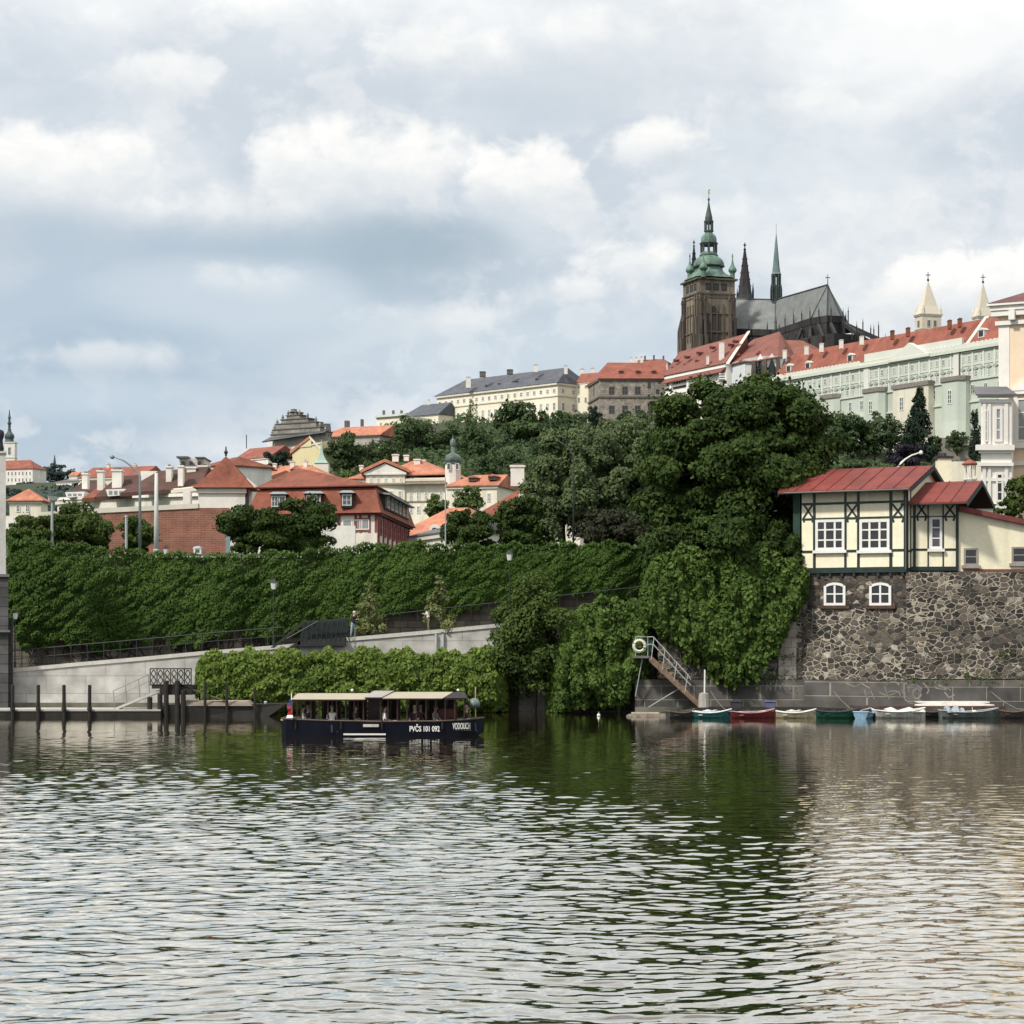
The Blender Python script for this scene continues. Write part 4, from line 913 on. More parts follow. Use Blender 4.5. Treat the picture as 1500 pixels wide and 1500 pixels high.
# --- the big chestnut and its neighbours on the embankment
tree('chestnut_tree', 'huge dark green chestnut tree left of the timbered house', 'tree', Vector((XX(1080, 142.5), 142.5, 8.9)), 13.1, 6.5, MATS['leaf_chestnut'], 90000, .33, 12, None, .58, .435, 190, 'broad', tr=.42, low=-2, lr=(.14, .25), aspect=.7)
tree('chestnut_dark_fill', 'dark low growth in the shade under the chestnut', 'shrub', Vector((XX(1010, 140.5), 140.5, 8.9)), 5.4, 2.8, MATS['leaf_chestnut'], 5000, .42, 31, None, .5, .5, 40, tr=.08)
Ye = 158
tree('lime_tree', 'broad grey green tree behind the street lamp, left of the chestnut', 'tree', at(900, 812, Ye + 4), 10.2, 4.5, MATS['leaf_lime'], 46000, .29, 15, None, .49, .51, 110, 'broad', tr=.25, low=-2, lr=(.17, .3))
tree('lime_tree', 'shorter grey green tree behind the street lamp, leaning over the brown roof', 'tree', at(826, 812, Ye + 1), 9.2, 3.4, MATS['leaf_lime'], 32000, .29, 16, None, .49, .53, 90, 'round', tr=.2, lr=(.17, .3))
for lb, px, tp, bs, wd, Y, m, sd, n_ in (
    ('green bush beside the pylon, leftmost on the street edge', 52, 752, 812, 84, 154, 'leaf_park', 41, 4200),
    ('dark green bush behind the short lamp post, right of the pylon bush', 122, 736, 815, 92, 156, 'leaf_park', 42, 5200),
    ('small dark bush between the lamp posts before the brick wall', 200, 755, 815, 52, 160, 'leaf_park', 43, 2600),
    ('broad dark bush in front of the white tower house', 372, 740, 822, 104, 156, 'leaf_chestnut', 44, 6500),
    ('dark bush in front of the mansard building dormers', 448, 728, 822, 92, 158, 'leaf_chestnut', 45, 6000),
    ('dark bush below the orange roof with the arched dormer', 690, 742, 815, 80, 157, 'leaf_chestnut', 46, 5000),
    ('dark bush before the brown roof with white chimney', 762, 730, 818, 84, 157.5, 'leaf_chestnut', 47, 5200),
    ('purplish brown bush at the foot of the tall lime trees', 892, 742, 815, 92, 154, 'leaf_brown', 48, 5000),
    ('dusky low bush between lime tree and chestnut', 955, 735, 818, 60, 153, 'leaf_brown', 49, 3200)):
    h_ = (bs - tp) * Y / F
    tree('street_bush', lb, 'bush', at(px, bs, Y), h_, wd * Y / F / 2 * 1.08, MATS[m], int(n_ * 2.2), .27, sd, 'bushes along the street above the ivy', .5, .54, 60, tr=.08, low=-1)
tree('street_bush', 'green leafy branch cut by the right edge beside the pale palace', 'bush', at(1503, 775, 150), 4.2, 1.5, MATS['leaf_park'], 2500, .3, 52, None, .55, .45, 30, tr=.06)
tree('street_bush', 'low green bush peeking over the annex roof', 'bush', at(1476, 772, 148), 2.2, 1.2, MATS['leaf_park'], 1500, .28, 53, None, .5, .5, 24, tr=.05)

tree('chestnut_dark_fill', 'ragged dark fringe added over the creeper top as shade below the chestnut', 'shrub', Vector((XX(1075, 136.7), 136.7, 8.6)), 4.6, 2.9, MATS['leaf_chestnut'], 12000, .32, 37, None, .5, .52, 70, tr=.08, low=-1)  # this and the next two: dark foliage added to mimic shade on the creeper
tree('chestnut_dark_fill', 'drooping dark foliage added as shade at the upper left corner of the creeper', 'shrub', Vector((XX(990, 137.0), 137.0, 7.2)), 5.2, 2.1, MATS['leaf_chestnut'], 8000, .32, 38, None, .5, .52, 60, tr=.08, low=-1)
tree('chestnut_dark_fill', 'drooping dark foliage added as shade between the creeper and the green corner board', 'shrub', Vector((XX(1142, 136.8), 136.8, 7.6)), 4.6, 1.6, MATS['leaf_chestnut'], 7000, .32, 39, None, .5, .52, 50, tr=.08, low=-1)
tree('chestnut_dark_fill', 'dark bush added to fill the shade between chestnut trunk and timbered house', 'shrub', Vector((XX(1128, 139.5), 139.5, 8.9)), 4.2, 2.2, MATS['leaf_chestnut'], 4200, .4, 34, None, .5, .54, 40, tr=.08, low=-1)  # this and the next: dark shrubs added to fill the deep shade
tree('chestnut_dark_fill', 'dark leafy bush added as shade low against the left wall of the timbered house', 'shrub', Vector((XX(1160, 138.5), 138.5, 8.9)), 4.0, 1.2, MATS['leaf_chestnut'], 3000, .36, 35, None, .5, .54, 34, tr=.06, low=-1)
tree('chestnut_dark_fill', 'dark low bough at the left edge of the chestnut crown', 'shrub', Vector((XX(975, 141), 141, 8.9)), 6.2, 2.3, MATS['leaf_chestnut'], 5000, .42, 36, None, .5, .54, 44, tr=.08, low=-1)
# --- lamp posts and poles on the street
def lamp(label, px, ybase, ybend, head, Y, m=None, r=.09, group='tall curved street lamps'):
    m = m or MATS['grey_metal']; l = thing('street_lamp', label, 'street lamp', at(px, ybase, Y), group)
    hx, hy = head; d = hx - px
    mb = MB(); mb.tube([at(px, ybase, Y), at(px, ybend, Y)] + [at(px + d * f_, ybend + (hy - ybend) * math.sin(f_ * 1.5708) ** .8, Y) for f_ in (.12, .3, .55, .85)], [r * 1.3, r, r * .8, r * .7, r * .6, r * .6], 8); mb.build('pole', m, l, smooth=True)
    mb = MB(); s_ = 1 if d > 0 else -1
    a = at(px + d * .85, hy, Y); b = at(hx, hy + .5, Y); mb.tube([a, a.lerp(b, .25), a.lerp(b, .7), b], [.07, .17, .15, .05], 8); mb.build('lamp_head', m if px < 1000 else MATS['white_paint'], l, smooth=True)
    return l
lamp('tall grey curved street lamp before the brick wall', 205, 812, 697, (161, 669), 154, mat('lamp_grey', (.22, .25, .26), .45, .1))
lamp('curved street lamp in front of the lime trees', 840, 812, 668, (814, 646), 153, mat('lamp_green', (.045, .06, .05), .6, .1), r=.06)
lamp('white curved lamp behind the red roof of the timbered house', 1315, 770, 684, (1352, 663), 150, MATS['white_paint'])
tp_ = thing('tram_pole', 'thick pale tram wire pole beside the curved lamp', 'pole', at(229, 815, 153)); mb = MB()
mb.tube([at(229, 815, 153), at(229, 745, 153), at(229, 693, 153)], [.20, .15, .12], 10); mb.build('shaft', mat('pole_pale', (.52, .53, .51), .6, .06), tp_, smooth=True); mb = MB(); mb.lathe([(.22, ZZ(815, 153)), (.24, ZZ(806, 153)), (.19, ZZ(804, 153))], (XX(229, 153), 153), 10); mb.build('base_collar', MATS['grey_metal'], tp_)
tp_ = thing('lamp_post', 'straight grey post with a white square lamp near the pylon bush', 'street lamp', at(76, 800, 153)); mb = MB()
mb.tube([at(76, 800, 153), at(76.5, 728, 153)], [.12, .08], 8); mb.build('pole', MATS['grey_metal'], tp_); MB().hexa([at(71, 733, 153.2), at(83, 733, 153.2), at(82, 733, 152.8), at(72, 733, 152.8), at(70, 726, 153.4), at(88, 728, 153.4), at(88, 728, 152.6), at(70, 726, 152.6)]).build('lamp_head', MATS['white_paint'], tp_)
tp_ = thing('short_post', 'short plain grey post before the small bush and brick wall', 'post', at(185, 812, 153)); mb = MB(); mb.tube([at(185, 812, 153), at(185, 756, 153)], .1, 8); mb.build('shaft', MATS['grey_metal'], tp_); MB().lathe([(.13, ZZ(757, 153)), (.1, ZZ(755, 153))], (XX(185, 153), 153), 8).build('cap', MATS['grey_metal'], tp_)
tp_ = thing('flag_pole', 'thin pale mast before the orange roof with the arched dormer', 'pole', at(652.5, 812, 153)); MB().tube([at(652.5, 812, 153), at(652.5, 700, 153)], [.06, .035], 6).build('shaft', MATS['grey_metal'], tp_)
tp_ = thing('street_sign', 'blue grey sign board on the street edge below the broad bush', 'sign', at(332.5, 815, 153)); MB().box(XX(330.5, 153), XX(337, 153), 153, 153.08, ZZ(811, 153), ZZ(786, 153)).build('sign_panel', mat('sign_blue', (.19, .25, .27), .5, .15), tp_); MB().tube([at(331.5, 816, 153.1), at(331.5, 788, 153.1)], .05, 6).build('post', MATS['grey_metal'], tp_)
kp = thing('kiosk', 'small white kiosk with a grey cap above the ivy before the brick wall', 'kiosk', at(289, 812, 153)); MB().box(XX(283.5, 153), XX(294.5, 153), 153, 153.6, ZZ(812, 153), ZZ(803.5, 153)).build('body', MATS['white_paint'], kp); MB().lathe([(.40, ZZ(803.5, 153)), (.28, ZZ(800.5, 153)), (.05, ZZ(799.5, 153))], (XX(289, 153), 153.3), 6).build('roof', MATS['grey_metal'], kp); MB().box(XX(286, 153), XX(292, 153), 152.97, 153, ZZ(809, 153), ZZ(805, 153)).build('window', MATS['glass_grey'], kp)
lantern('white lantern with dark cap beside the kiosk before the brick wall', 243, 799, 815, 153, .9, None)
# ================================================================== LANDING STAGE, BOATS, PEOPLE
def put(parent, mb, name, m, **k): return mb.build(name, m, parent, **k)
# --- landing stage on the left
Yl = 130.5; sl = Yl / F
lp = thing('landing_pontoon', 'long dark floating pontoon with pale deck below the ramp wall', 'pontoon', (XX(110, Yl), Yl, 0))
mb = MB(); mb.box(XX(-90, Yl), XX(236, Yl), Yl - .2, Yl + 2.6, -.4, ZZ(1041.5, Yl)); put(lp, mb, 'float', dwood)
mb = MB(); mb.box(XX(-90, Yl), XX(236, Yl), Yl - .25, Yl + 2.7, ZZ(1041.5, Yl), ZZ(1039, Yl)); put(lp, mb, 'deck', mat('pale_deck', (.42, .40, .36), .85, .12, 1.2))
mb = MB(); mb.box(XX(-90, Yl), XX(165, Yl), Yl + 2.6, Yl + 9.4, -1, .25); put(lp, mb, 'quay_ledge', mat('quay_ledge', (.30, .29, .27), .9, .15, .8))
for k, p in enumerate((20.5, 58, 95.5, 133)):
    o_ = thing('mooring_post', ['leftmost', 'second', 'third', 'rightmost'][k] + ' of the four dark mooring posts along the pale ramp wall', 'mooring post', at(p, 1048, Yl - .3), 'dark mooring posts on the pontoon')
    MB().lathe([(.11, -1.2), (.11, ZZ(1004, Yl)), (.09, ZZ(1003, Yl))], (XX(p, Yl), Yl - .36), 8).build('post', dwood, o_)
    MB().lathe([(.16, ZZ(1040, Yl)), (.16, ZZ(1036, Yl))], (XX(p, Yl), Yl - .36), 8).build('pile_ring', MATS['dark_metal'], o_)
gw = thing('gangway', 'pale metal gangway with handrails leading from the pontoon to the raised deck', 'gangway', at(190, 1038, Yl + .6))
mb = MB(); mb.prism([at(166, 1038, Yl + .4), at(230, 1011, Yl + .4), at(236, 1011, Yl + .4), at(236, 1013, Yl + .4), at(172, 1039, Yl + .4)], (0, 1.1, 0)); put(gw, mb, 'walkway', mat('pale_steel', (.50, .49, .46), .6, .1))
for yo in (.42, 1.45):
    mb = MB(); mb.tube([at(166, 1012, Yl + yo), at(217, 988, Yl + yo)], .03, 5); mb.tube([at(166, 1022, Yl + yo), at(217, 998, Yl + yo)], .022, 5)
    for p in (166, 184, 203, 217): mb.tube([at(p, 1012 - (p - 166) * .47, Yl + yo), at(p + 2, 1038 - (p - 166) * .43, Yl + yo)], .028, 5)
    put(gw, mb, 'handrail', mat('rail_grey', (.26, .26, .25), .5))
rd = thing('raised_deck', 'black raised landing deck with ornate iron railing beside the hedge', 'deck', at(250, 1046, Yl + .5))
mb = MB(); mb.box(XX(221, Yl), XX(281, Yl), Yl + .3, Yl + 2.4, ZZ(1009, Yl), ZZ(1004, Yl)); mb.box(XX(233, Yl), XX(280, Yl), Yl + .2, Yl + 2.3, ZZ(1018, Yl), ZZ(1009, Yl)); put(rd, mb, 'platform', dwood)
for p, y0 in ((219, 1022), (234, 1017), (243, 998), (259.5, 998), (268, 1012)): MB().lathe([(.16, -1), (.16, ZZ(y0, Yl)), (.13, ZZ(y0 - 1, Yl))], (XX(p, Yl), Yl + .1), 8).build('pile', dwood, rd)
mb = MB()
for y_ in (979.5, 1003): mb.tube([at(220, y_, Yl + .3), at(281, y_, Yl + .3)], .04, 5)
for p in range(220, 283, 10): mb.tube([at(p, 1004, Yl + .3), at(p, 979, Yl + .3)], .035, 4)
for c in range(225, 280, 10):
    mb.tube([at(c + 3.2 * math.sin(a * .7), 1002 - a * 2.3, Yl + .3) for a in range(10)], .035, 4); mb.tube([at(c - 3.2 * math.sin(a * .7), 1002 - a * 2.3, Yl + .3) for a in range(10)], .03, 4)
put(rd, mb, 'ornate_railing', MATS['dark_metal'])
bg_ = thing('work_barge', 'low black barge carrying a flat stack of brown boards, moored at the hedge', 'barge', at(320, 1047, Yl))
def bargehull(x0, x1, Y, z1, bow, d=2.4):
    a = [(x0, Y, -.4), (x1 - bow, Y, -.4), (x1 - bow, Y + d, -.4), (x0, Y + d, -.4)]; b = [(x0, Y - .1, z1), (x1, Y + .2, z1 + .12), (x1, Y + d - .2, z1 + .12), (x0, Y + d + .1, z1)]
    return MB().hexa(a + b)
put(bg_, bargehull(XX(238, Yl), XX(418, Yl), Yl + .2, ZZ(1034, Yl), 1.6), 'hull', dwood)
mb = MB()
for k in range(4): mb.prism([at(264 + k, 1034 - k * 1.9, Yl + .15 + k * .12), at(370 - k * 2, 1034 - k * 1.9, Yl + .15 + k * .12), at(369 - k * 2, 1032.4 - k * 1.9, Yl + .15 + k * .12), at(266 + k, 1032.4 - k * 1.9, Yl + .15 + k * .12)], (0, 1.5, 0))
put(bg_, mb, 'board_stack', mat('boards', (.36, .30, .25), .85, .2, 2, stretch=(.3, 1, 1)))
mb = MB(); mb.prism([at(262, 1004, Yl + .3), at(266, 1004, Yl + .3), at(330, 1026, Yl + .3), at(328, 1027, Yl + .3)], (0, .2, 0)); put(bg_, mb, 'gangplank', wood)
for p, y_ in ((300, 999), (332, 1001), (373, 1008)): MB().lathe([(.09, -1), (.09, ZZ(y_, Yl)), (.06, ZZ(y_ - 1, Yl))], (XX(p, Yl), Yl + .1), 7).build('pile', dwood, bg_)
mb = MB(); pr, c_ = plx(389, Yl + .9, [(3, 1036), (1.8, 1033), (1.5, 1030), (2.6, 1029), (2, 1027)]); mb.lathe(pr, c_, 8); put(bg_, mb, 'bollard', mat('bollard_pale', (.5, .5, .47), .7))

# --- rowing boats along the quay
def rowboat(label, px, lpx, col, yaw, Y=128.4, beam=1.2, fb=.31, inner=None, sheer=.16, z=0.0, extra=None, gun=None, pitch=0, group='small boats moored under the quay wall'):
    L = lpx * Y / F / max(math.cos(R(yaw)), .35); o = thing('rowing_boat', label, 'boat', (XX(px, Y), Y, z), group, R(yaw)); o.rotation_euler = (R(pitch), 0, R(yaw))
    n = 11; out, inn = [], []
    for i in range(n):
        t_ = i / (n - 1); b = beam / 2 * (.74 + .26 * math.sin(min(t_ / .5, 1) * math.pi / 2)) if t_ < .5 else beam / 2 * max(1 - ((t_ - .5) / .5) ** 2.4, .03)
        s_ = fb + sheer * (2 * t_ - .8) ** 2; x = (t_ - .5) * L; kz = -.18 + .16 * max(t_ - .75, 0) * 4
        out.append([(x, -b, s_), (x, -b * .8, (s_ + kz) * .42), (x, -b * .5, kz), (x, b * .5, kz), (x, b * .8, (s_ + kz) * .42), (x, b, s_)])
        c = max(b - .05, .01); inn.append([(x * .985, -c, s_ - .005), (x * .985, -c * .78, .14), (x * .985, 0, .08), (x * .985, c * .78, .14), (x * .985, c, s_ - .005)])
    mb = MB(); k = 6
    for r0, r1 in zip(out[:-1], out[1:]):
        for j in range(k - 1): mb.face([r0[j], r0[j + 1], r1[j + 1], r1[j]])
    mb.face(out[0]); mb.face(out[-1])
    for r0, r1 in zip(inn[:-1], inn[1:]):
        for j in range(4): mb.face([r0[j], r0[j + 1], r1[j + 1], r1[j]], 1)
    col = tuple(v * .7 for v in col); mc = mat('boat_' + '_'.join('%d' % (v * 999) for v in col), col, .6, .3, 2.5, spec=.3, fine=.2, streak=.4); mi = inner or mat('boat_inside', (.09, .075, .06), .8, .3, 4)
    mb.build('hull', [mc, mi], o, local=True)
    mb = MB()
    for s in (0, 5): mb.tube([Vector(r[s]) + Vector((0, 0, .01)) for r in out], .035, 5)
    mb.tube([out[0][0], out[0][5]], .035, 5); mb.build('gunwale', gun or wood, o, local=True)
    for t_ in (.22, .48, .72):
        b = beam * .44 if t_ < .6 else beam * .33
        MB().box((t_ - .5) * L - .12, (t_ - .5) * L + .12, -b, b, fb - .14, fb - .10).build('thwart', gun or wood, o, local=True)
    h_ = Matrix.Rotation(-R(yaw), 3, 'Z'); tgt = h_ @ Vector((.6 if lpx > 50 else -.5, (135.72 if px < 1180 else 132.52 if px > 1320 else 134.0) - Y, ZZ(1012, 135.7) - z)); bow = Vector((L * .48, 0, fb + .1))
    if px in (1043, 1228, 1487): MB().tube([bow, bow.lerp(tgt, .35) + Vector((0, 0, -.28)), bow.lerp(tgt, .7) + Vector((0, 0, -.22)), tgt], .014, 4).build('mooring_rope', mat('rope', (.30, .26, .20), .9), o, local=True)
    if extra: extra(o, L, beam, fb)
    return o
grn = mat('tarp_green', (.02, .05, .04), .7)
def oars(o, L, b, fb):
    for s in (-1, 1):
        mb = MB(); mb.tube([(-L * .3, s * .25, fb + .06), (L * .32, s * .12, fb + .10)], .025, 5); mb.box(L * .30, L * .46, s * .12 - .07, s * .12 + .07, fb + .09, fb + .115); mb.build('oar', mat('oar_pale', (.55, .52, .45), .6), o, local=True)
def cover(col, k0=-.3, k1=.25, hgt=.16):
    def f(o, L, b, fb):
        mb = MB(); rings = []
        for i in range(7):
            x = L * (k0 + (k1 - k0) * i / 6); h_ = hgt * (.7 + .5 * math.sin(i * 2.1)); rings.append([(x, -b * .47, fb), (x, -b * .2, fb + h_), (x, b * .2, fb + h_ * 1.1), (x, b * .47, fb)])
        mb.loft(rings); mb.build('cover', mat('cover_%d' % int(sum(col) * 999), col, .75, .25, 4), o, local=True)
    return f
def bundle(col):
    def f(o, L, b, fb):
        mb = MB(); mb.loft([[(L * (-.22 + .11 * i) + .1 * math.cos(a), .22 * math.cos(a) * (1.2 - .3 * abs(i - 1.5)), fb + .04 + .15 * math.sin(a) * (.7 + .4 * (i % 2))) for a in [k_ * math.pi / 4 for k_ in range(8)]] for i in range(4)]); mb.build('bundle', mat('bundle_%d' % int(sum(col) * 999), col, .8, .3, 6), o, local=True); oars(o, L, b, fb)
    return f
W = MATS['white_paint']
raft = thing('log_raft', 'weathered low wooden raft floating below the stairs, left of the boats', 'raft', at(950, 1045, 131)); mb = MB()
for k in range(5): mb.box(XX(917 + k * 3, 131), XX(978 + k * 2, 131), 130.2 + k * .36, 130.5 + k * .36, -.08, .10 + .05 * (k % 2))
put(raft, mb, 'planks', mat('raft_wood', (.27, .23, .19), .9, .3, 3)); mb = MB(); mb.box(XX(925, 131), XX(965, 131), 130.6, 131.4, .16, .24); put(raft, mb, 'top_board', mat('raft_pale', (.42, .36, .30), .9, .2, 3))
rowboat('dark grey rowing boat at the foot of the stairs, beside the raft', 998, 40, (.05, .05, .052), 18, extra=cover((.03, .03, .035)))
rowboat('teal rowing boat with white bow and oars, left of the red boat', 1043, 56, (.025, .16, .16), -10, gun=W, extra=bundle((.45, .5, .55)))
rowboat('dark red rowing boat between the teal and the cream boats', 1102, 66, (.20, .035, .04), 7, gun=mat('rose_trim', (.45, .25, .24), .6), extra=bundle((.04, .04, .045)))
rowboat('cream rowing boat with yellow side between the red and green boats', 1166, 58, (.62, .54, .36), -6, gun=W, extra=bundle((.5, .48, .42)))
rowboat('long dark green rowing boat left of the pale blue one', 1228, 62, (.012, .10, .065), -8, fb=.36, gun=mat('dark_gun', (.03, .05, .05), .6), extra=cover((.02, .025, .03), -.45, .1, .12))
rowboat('pale blue rowing boat seen end on, next to the white one', 1268, 25, (.26, .45, .62), 68, gun=mat('blue_trim', (.40, .52, .64), .6))
rowboat('white motor boat with a raised white bow deck, middle of the moored row', 1318, 76, (.66, .66, .61), 4, fb=.38, beam=1.4, gun=W, extra=cover((.62, .62, .56), -.28, .45, .22))
rowboat('dark grey green dinghy hidden behind the bow of the white boat', 1362, 40, (.05, .075, .07), 20, Y=129.6, extra=cover((.03, .035, .035)))
rowboat('long grey boat with a small tarpaulin cabin, rightmost of the moored row', 1420, 86, (.16, .20, .19), 3, fb=.36, beam=1.4, gun=mat('grey_trim', (.35, .38, .38), .6), extra=cover((.30, .34, .38), -.42, -.12, .34))
rowboat('dark skiff with a pale rope, cut by the right edge', 1487, 44, (.05, .045, .045), -6, fb=.36, extra=cover((.05, .045, .045)))
fe = thing('rope_fender', 'white curved fender hanging on the side of the grey boat', 'fender', at(1427, 1047, 128)); mb = MB(); mb.tube([at(1424, 1045, 128), at(1425, 1042, 128), at(1428, 1041.5, 128), at(1430.5, 1044, 128), at(1429, 1048, 128), at(1427, 1051, 128)], .075, 7); put(fe, mb, 'loop', W, smooth=True); MB().tube([at(1425, 1042, 128), at(1424, 1036, 128)], .02, 4).build('rope', W, fe)
ov = thing('upturned_boat', 'pale upturned skiff lying on a floating stage behind the grey boat', 'boat', at(1398, 1033, 131.4)); mb = MB(); rings = []
for i in range(9):
    t_ = i / 8; x = XX(1340 + 116 * t_, 131.4); b = .55 * math.sin(math.pi * min(max(t_ * .9 + .06, 0), 1)) ** .6; z0 = ZZ(1034, 131.4); h_ = .24 * math.sin(math.pi * (t_ * .9 + .06)) ** .5
    rings.append([(x, 131.4 - b, z0), (x, 131.4 - b * .5, z0 + h_), (x, 131.4 + b * .5, z0 + h_), (x, 131.4 + b, z0)])
mb.loft(rings); put(ov, mb, 'hull', mat('pale_hull', (.55, .50, .44), .7, .15, 2)); MB().box(XX(1345, 131.4), XX(1450, 131.4), 132.55, 131.45, ZZ(1029.5, 131.4) , ZZ(1028, 131.4)).build('keel', W, ov)
fs = thing('floating_stage', 'low rusty floating stage along the foot of the quay wall, behind the boats', 'stage', at(1340, 1040, 131.2)); MB().box(XX(1250, 131), XX(1470, 131), 130.3, 132.4, -.3, ZZ(1033.5, 131.5)).build('float', mat('stage_rust', (.085, .055, .05), .85, .3, 1.5), fs); MB().prism([(XX(1020, 133.4), 133.4, -.3), (XX(1240, 130.8), 130.8, -.3), (XX(1240, 132.4), 132.4, -.3), (XX(1180, 134.8), 134.8, -.3), (XX(1020, 135.3), 135.3, -.3)], (0, 0, .3 + ZZ(1036.5, 133.4))).build('walkway', dwood, fs)
for i, (p, c, lb) in enumerate(((1078, (.04, .04, .05), 'small black crate on the floating walkway behind the red boat'), (1128, (.10, .12, .20), 'blue grey box on the floating walkway between red and cream boats'))):
    bx = thing('crate', lb, 'crate', at(p, 1036, 133.6)); MB().box(XX(p - 7, 133.6), XX(p + 7, 133.6), 133.5, 134.1, ZZ(1036.5, 133.4) + .002, ZZ(1028, 133.6)).build('body', mat('crate%d' % i, c, .7), bx); MB().box(XX(p - 8, 133.6), XX(p + 8, 133.6), 133.45, 134.15, ZZ(1028, 133.6) + .001, ZZ(1026.5, 133.6)).build('lid', mat('crate_lid%d' % i, tuple(v * 1.5 for v in c), .7), bx)
by = thing('float_ball', 'small white float on the water left of the raft', 'buoy', at(877, 1047, 131)); MB().ball((XX(877, 131), 131, .06), .11, 8).build('ball', W, by, smooth=True); MB().tube([(XX(877, 131), 131, .15), (XX(877, 131), 131, .28)], .015, 4).build('pin', W, by)
bl = thing('concrete_bollard', 'squat pale concrete block with a white pole, at the foot of the stairs', 'bollard', at(1031, 1034, 133.8)); pr, c_ = plx(1031, 133.8, [(8.5, 1036), (8, 1026), (7, 1016), (3, 1014.5)]); MB().lathe(pr, c_, 10).build('block', mat('bollard_conc', (.36, .34, .30), .9, .15), bl); MB().tube([at(1032, 1015, 133.8), at(1032.5, 981, 133.8)], .055, 6).build('pole', W, bl)

# --- boat stairs with lifebuoy
sg = thing('boat_stairs', 'steep rusty metal stairs with grey handrails from a platform down to the boats', 'stairs', at(985, 980, 134.6))
for yo in (0, 1.15):
    mb = MB(); mb.prism([at(951, 962, 134.3 + yo), at(956, 962, 134.3 + yo), at(1024, 1028, 134.3 + yo), at(1022, 1035, 134.3 + yo), at(1016, 1030, 134.3 + yo), at(951, 969, 134.3 + yo)], (0, .08, 0)); put(sg, mb, 'stringer', MATS['rust_metal'])
for k in range(13):
    f_ = (k + .5) / 13; c = at(953 + 68 * f_, 965 + 64 * f_, 134.4); MB().box(c.x - .14, c.x + .14, 134.38, 135.44, c.z - .02, c.z + .02).build('tread', mat('tread', (.20, .14, .11), .8, .25), sg)
for yo in (0, 1.15):
    mb = MB()
    for d_ in (0, 11): mb.tube([at(948, 933 + d_, 134.3 + yo), at(957, 933 + d_, 134.3 + yo), at(1009, 990 + d_, 134.3 + yo), at(1012, 996 + d_ * .7, 134.3 + yo)], .032, 5)
    for f_ in (.02, .33, .66, .97): mb.tube([at(957 + 52 * f_, 933 + 57 * f_, 134.3 + yo), at(953 + 52 * f_, 965 + 50 * f_, 134.3 + yo)], .028, 5)
    put(sg, mb, 'handrail', mat('stair_rail', (.40, .41, .40), .45))
mb = MB(); mb.box(XX(930, 134.4), XX(953, 134.4), 134.3, 136.0, ZZ(964, 134.4), ZZ(961, 134.4)); put(sg, mb, 'platform', mat('plat', (.16, .15, .14), .7))
mb = MB(); mb.tube([at(931, 933, 134.3), at(949, 933, 134.3), at(949, 961, 134.3)], .03, 5); mb.tube([at(931, 933, 134.3), at(931, 961, 134.3)], .03, 5); put(sg, mb, 'platform_railing', MATS['grey_metal'])
mb = MB(); mb.prism([at(941, 937, 134.42), at(956, 937, 134.42), at(956, 955, 134.42), at(941, 955, 134.42)], (0, .03, 0)); put(sg, mb, 'green_panel', mat('green_panel', (.02, .06, .04), .7), )
for p0, p1 in (((941, 964), (931, 1020)), ((1001, 1005), (950, 1036))): MB().tube([at(*p0, 134.9), at(*p1, 135.4)], .04, 5).build('strut', MATS['grey_metal'], sg)
lb_ = thing('lifebuoy', 'pale round lifebuoy hanging on the stair platform railing', 'lifebuoy', at(936.5, 947, 134.2)); me_ = MB(); c = at(936.5, 946, 134.2); rr = .34; me_.tube([c + Vector((rr * math.cos(a * math.pi / 10), 0, rr * math.sin(a * math.pi / 10))) for a in range(21)], .075, 7); put(lb_, me_, 'ring', mat('buoy_cream', (.68, .64, .52), .6, .05), smooth=True); MB().tube([c + Vector(((rr + .09) * math.cos(a * math.pi / 10), -.02, (rr + .09) * math.sin(a * math.pi / 10))) for a in range(21)], .014, 4).build('grab_rope', W, lb_)

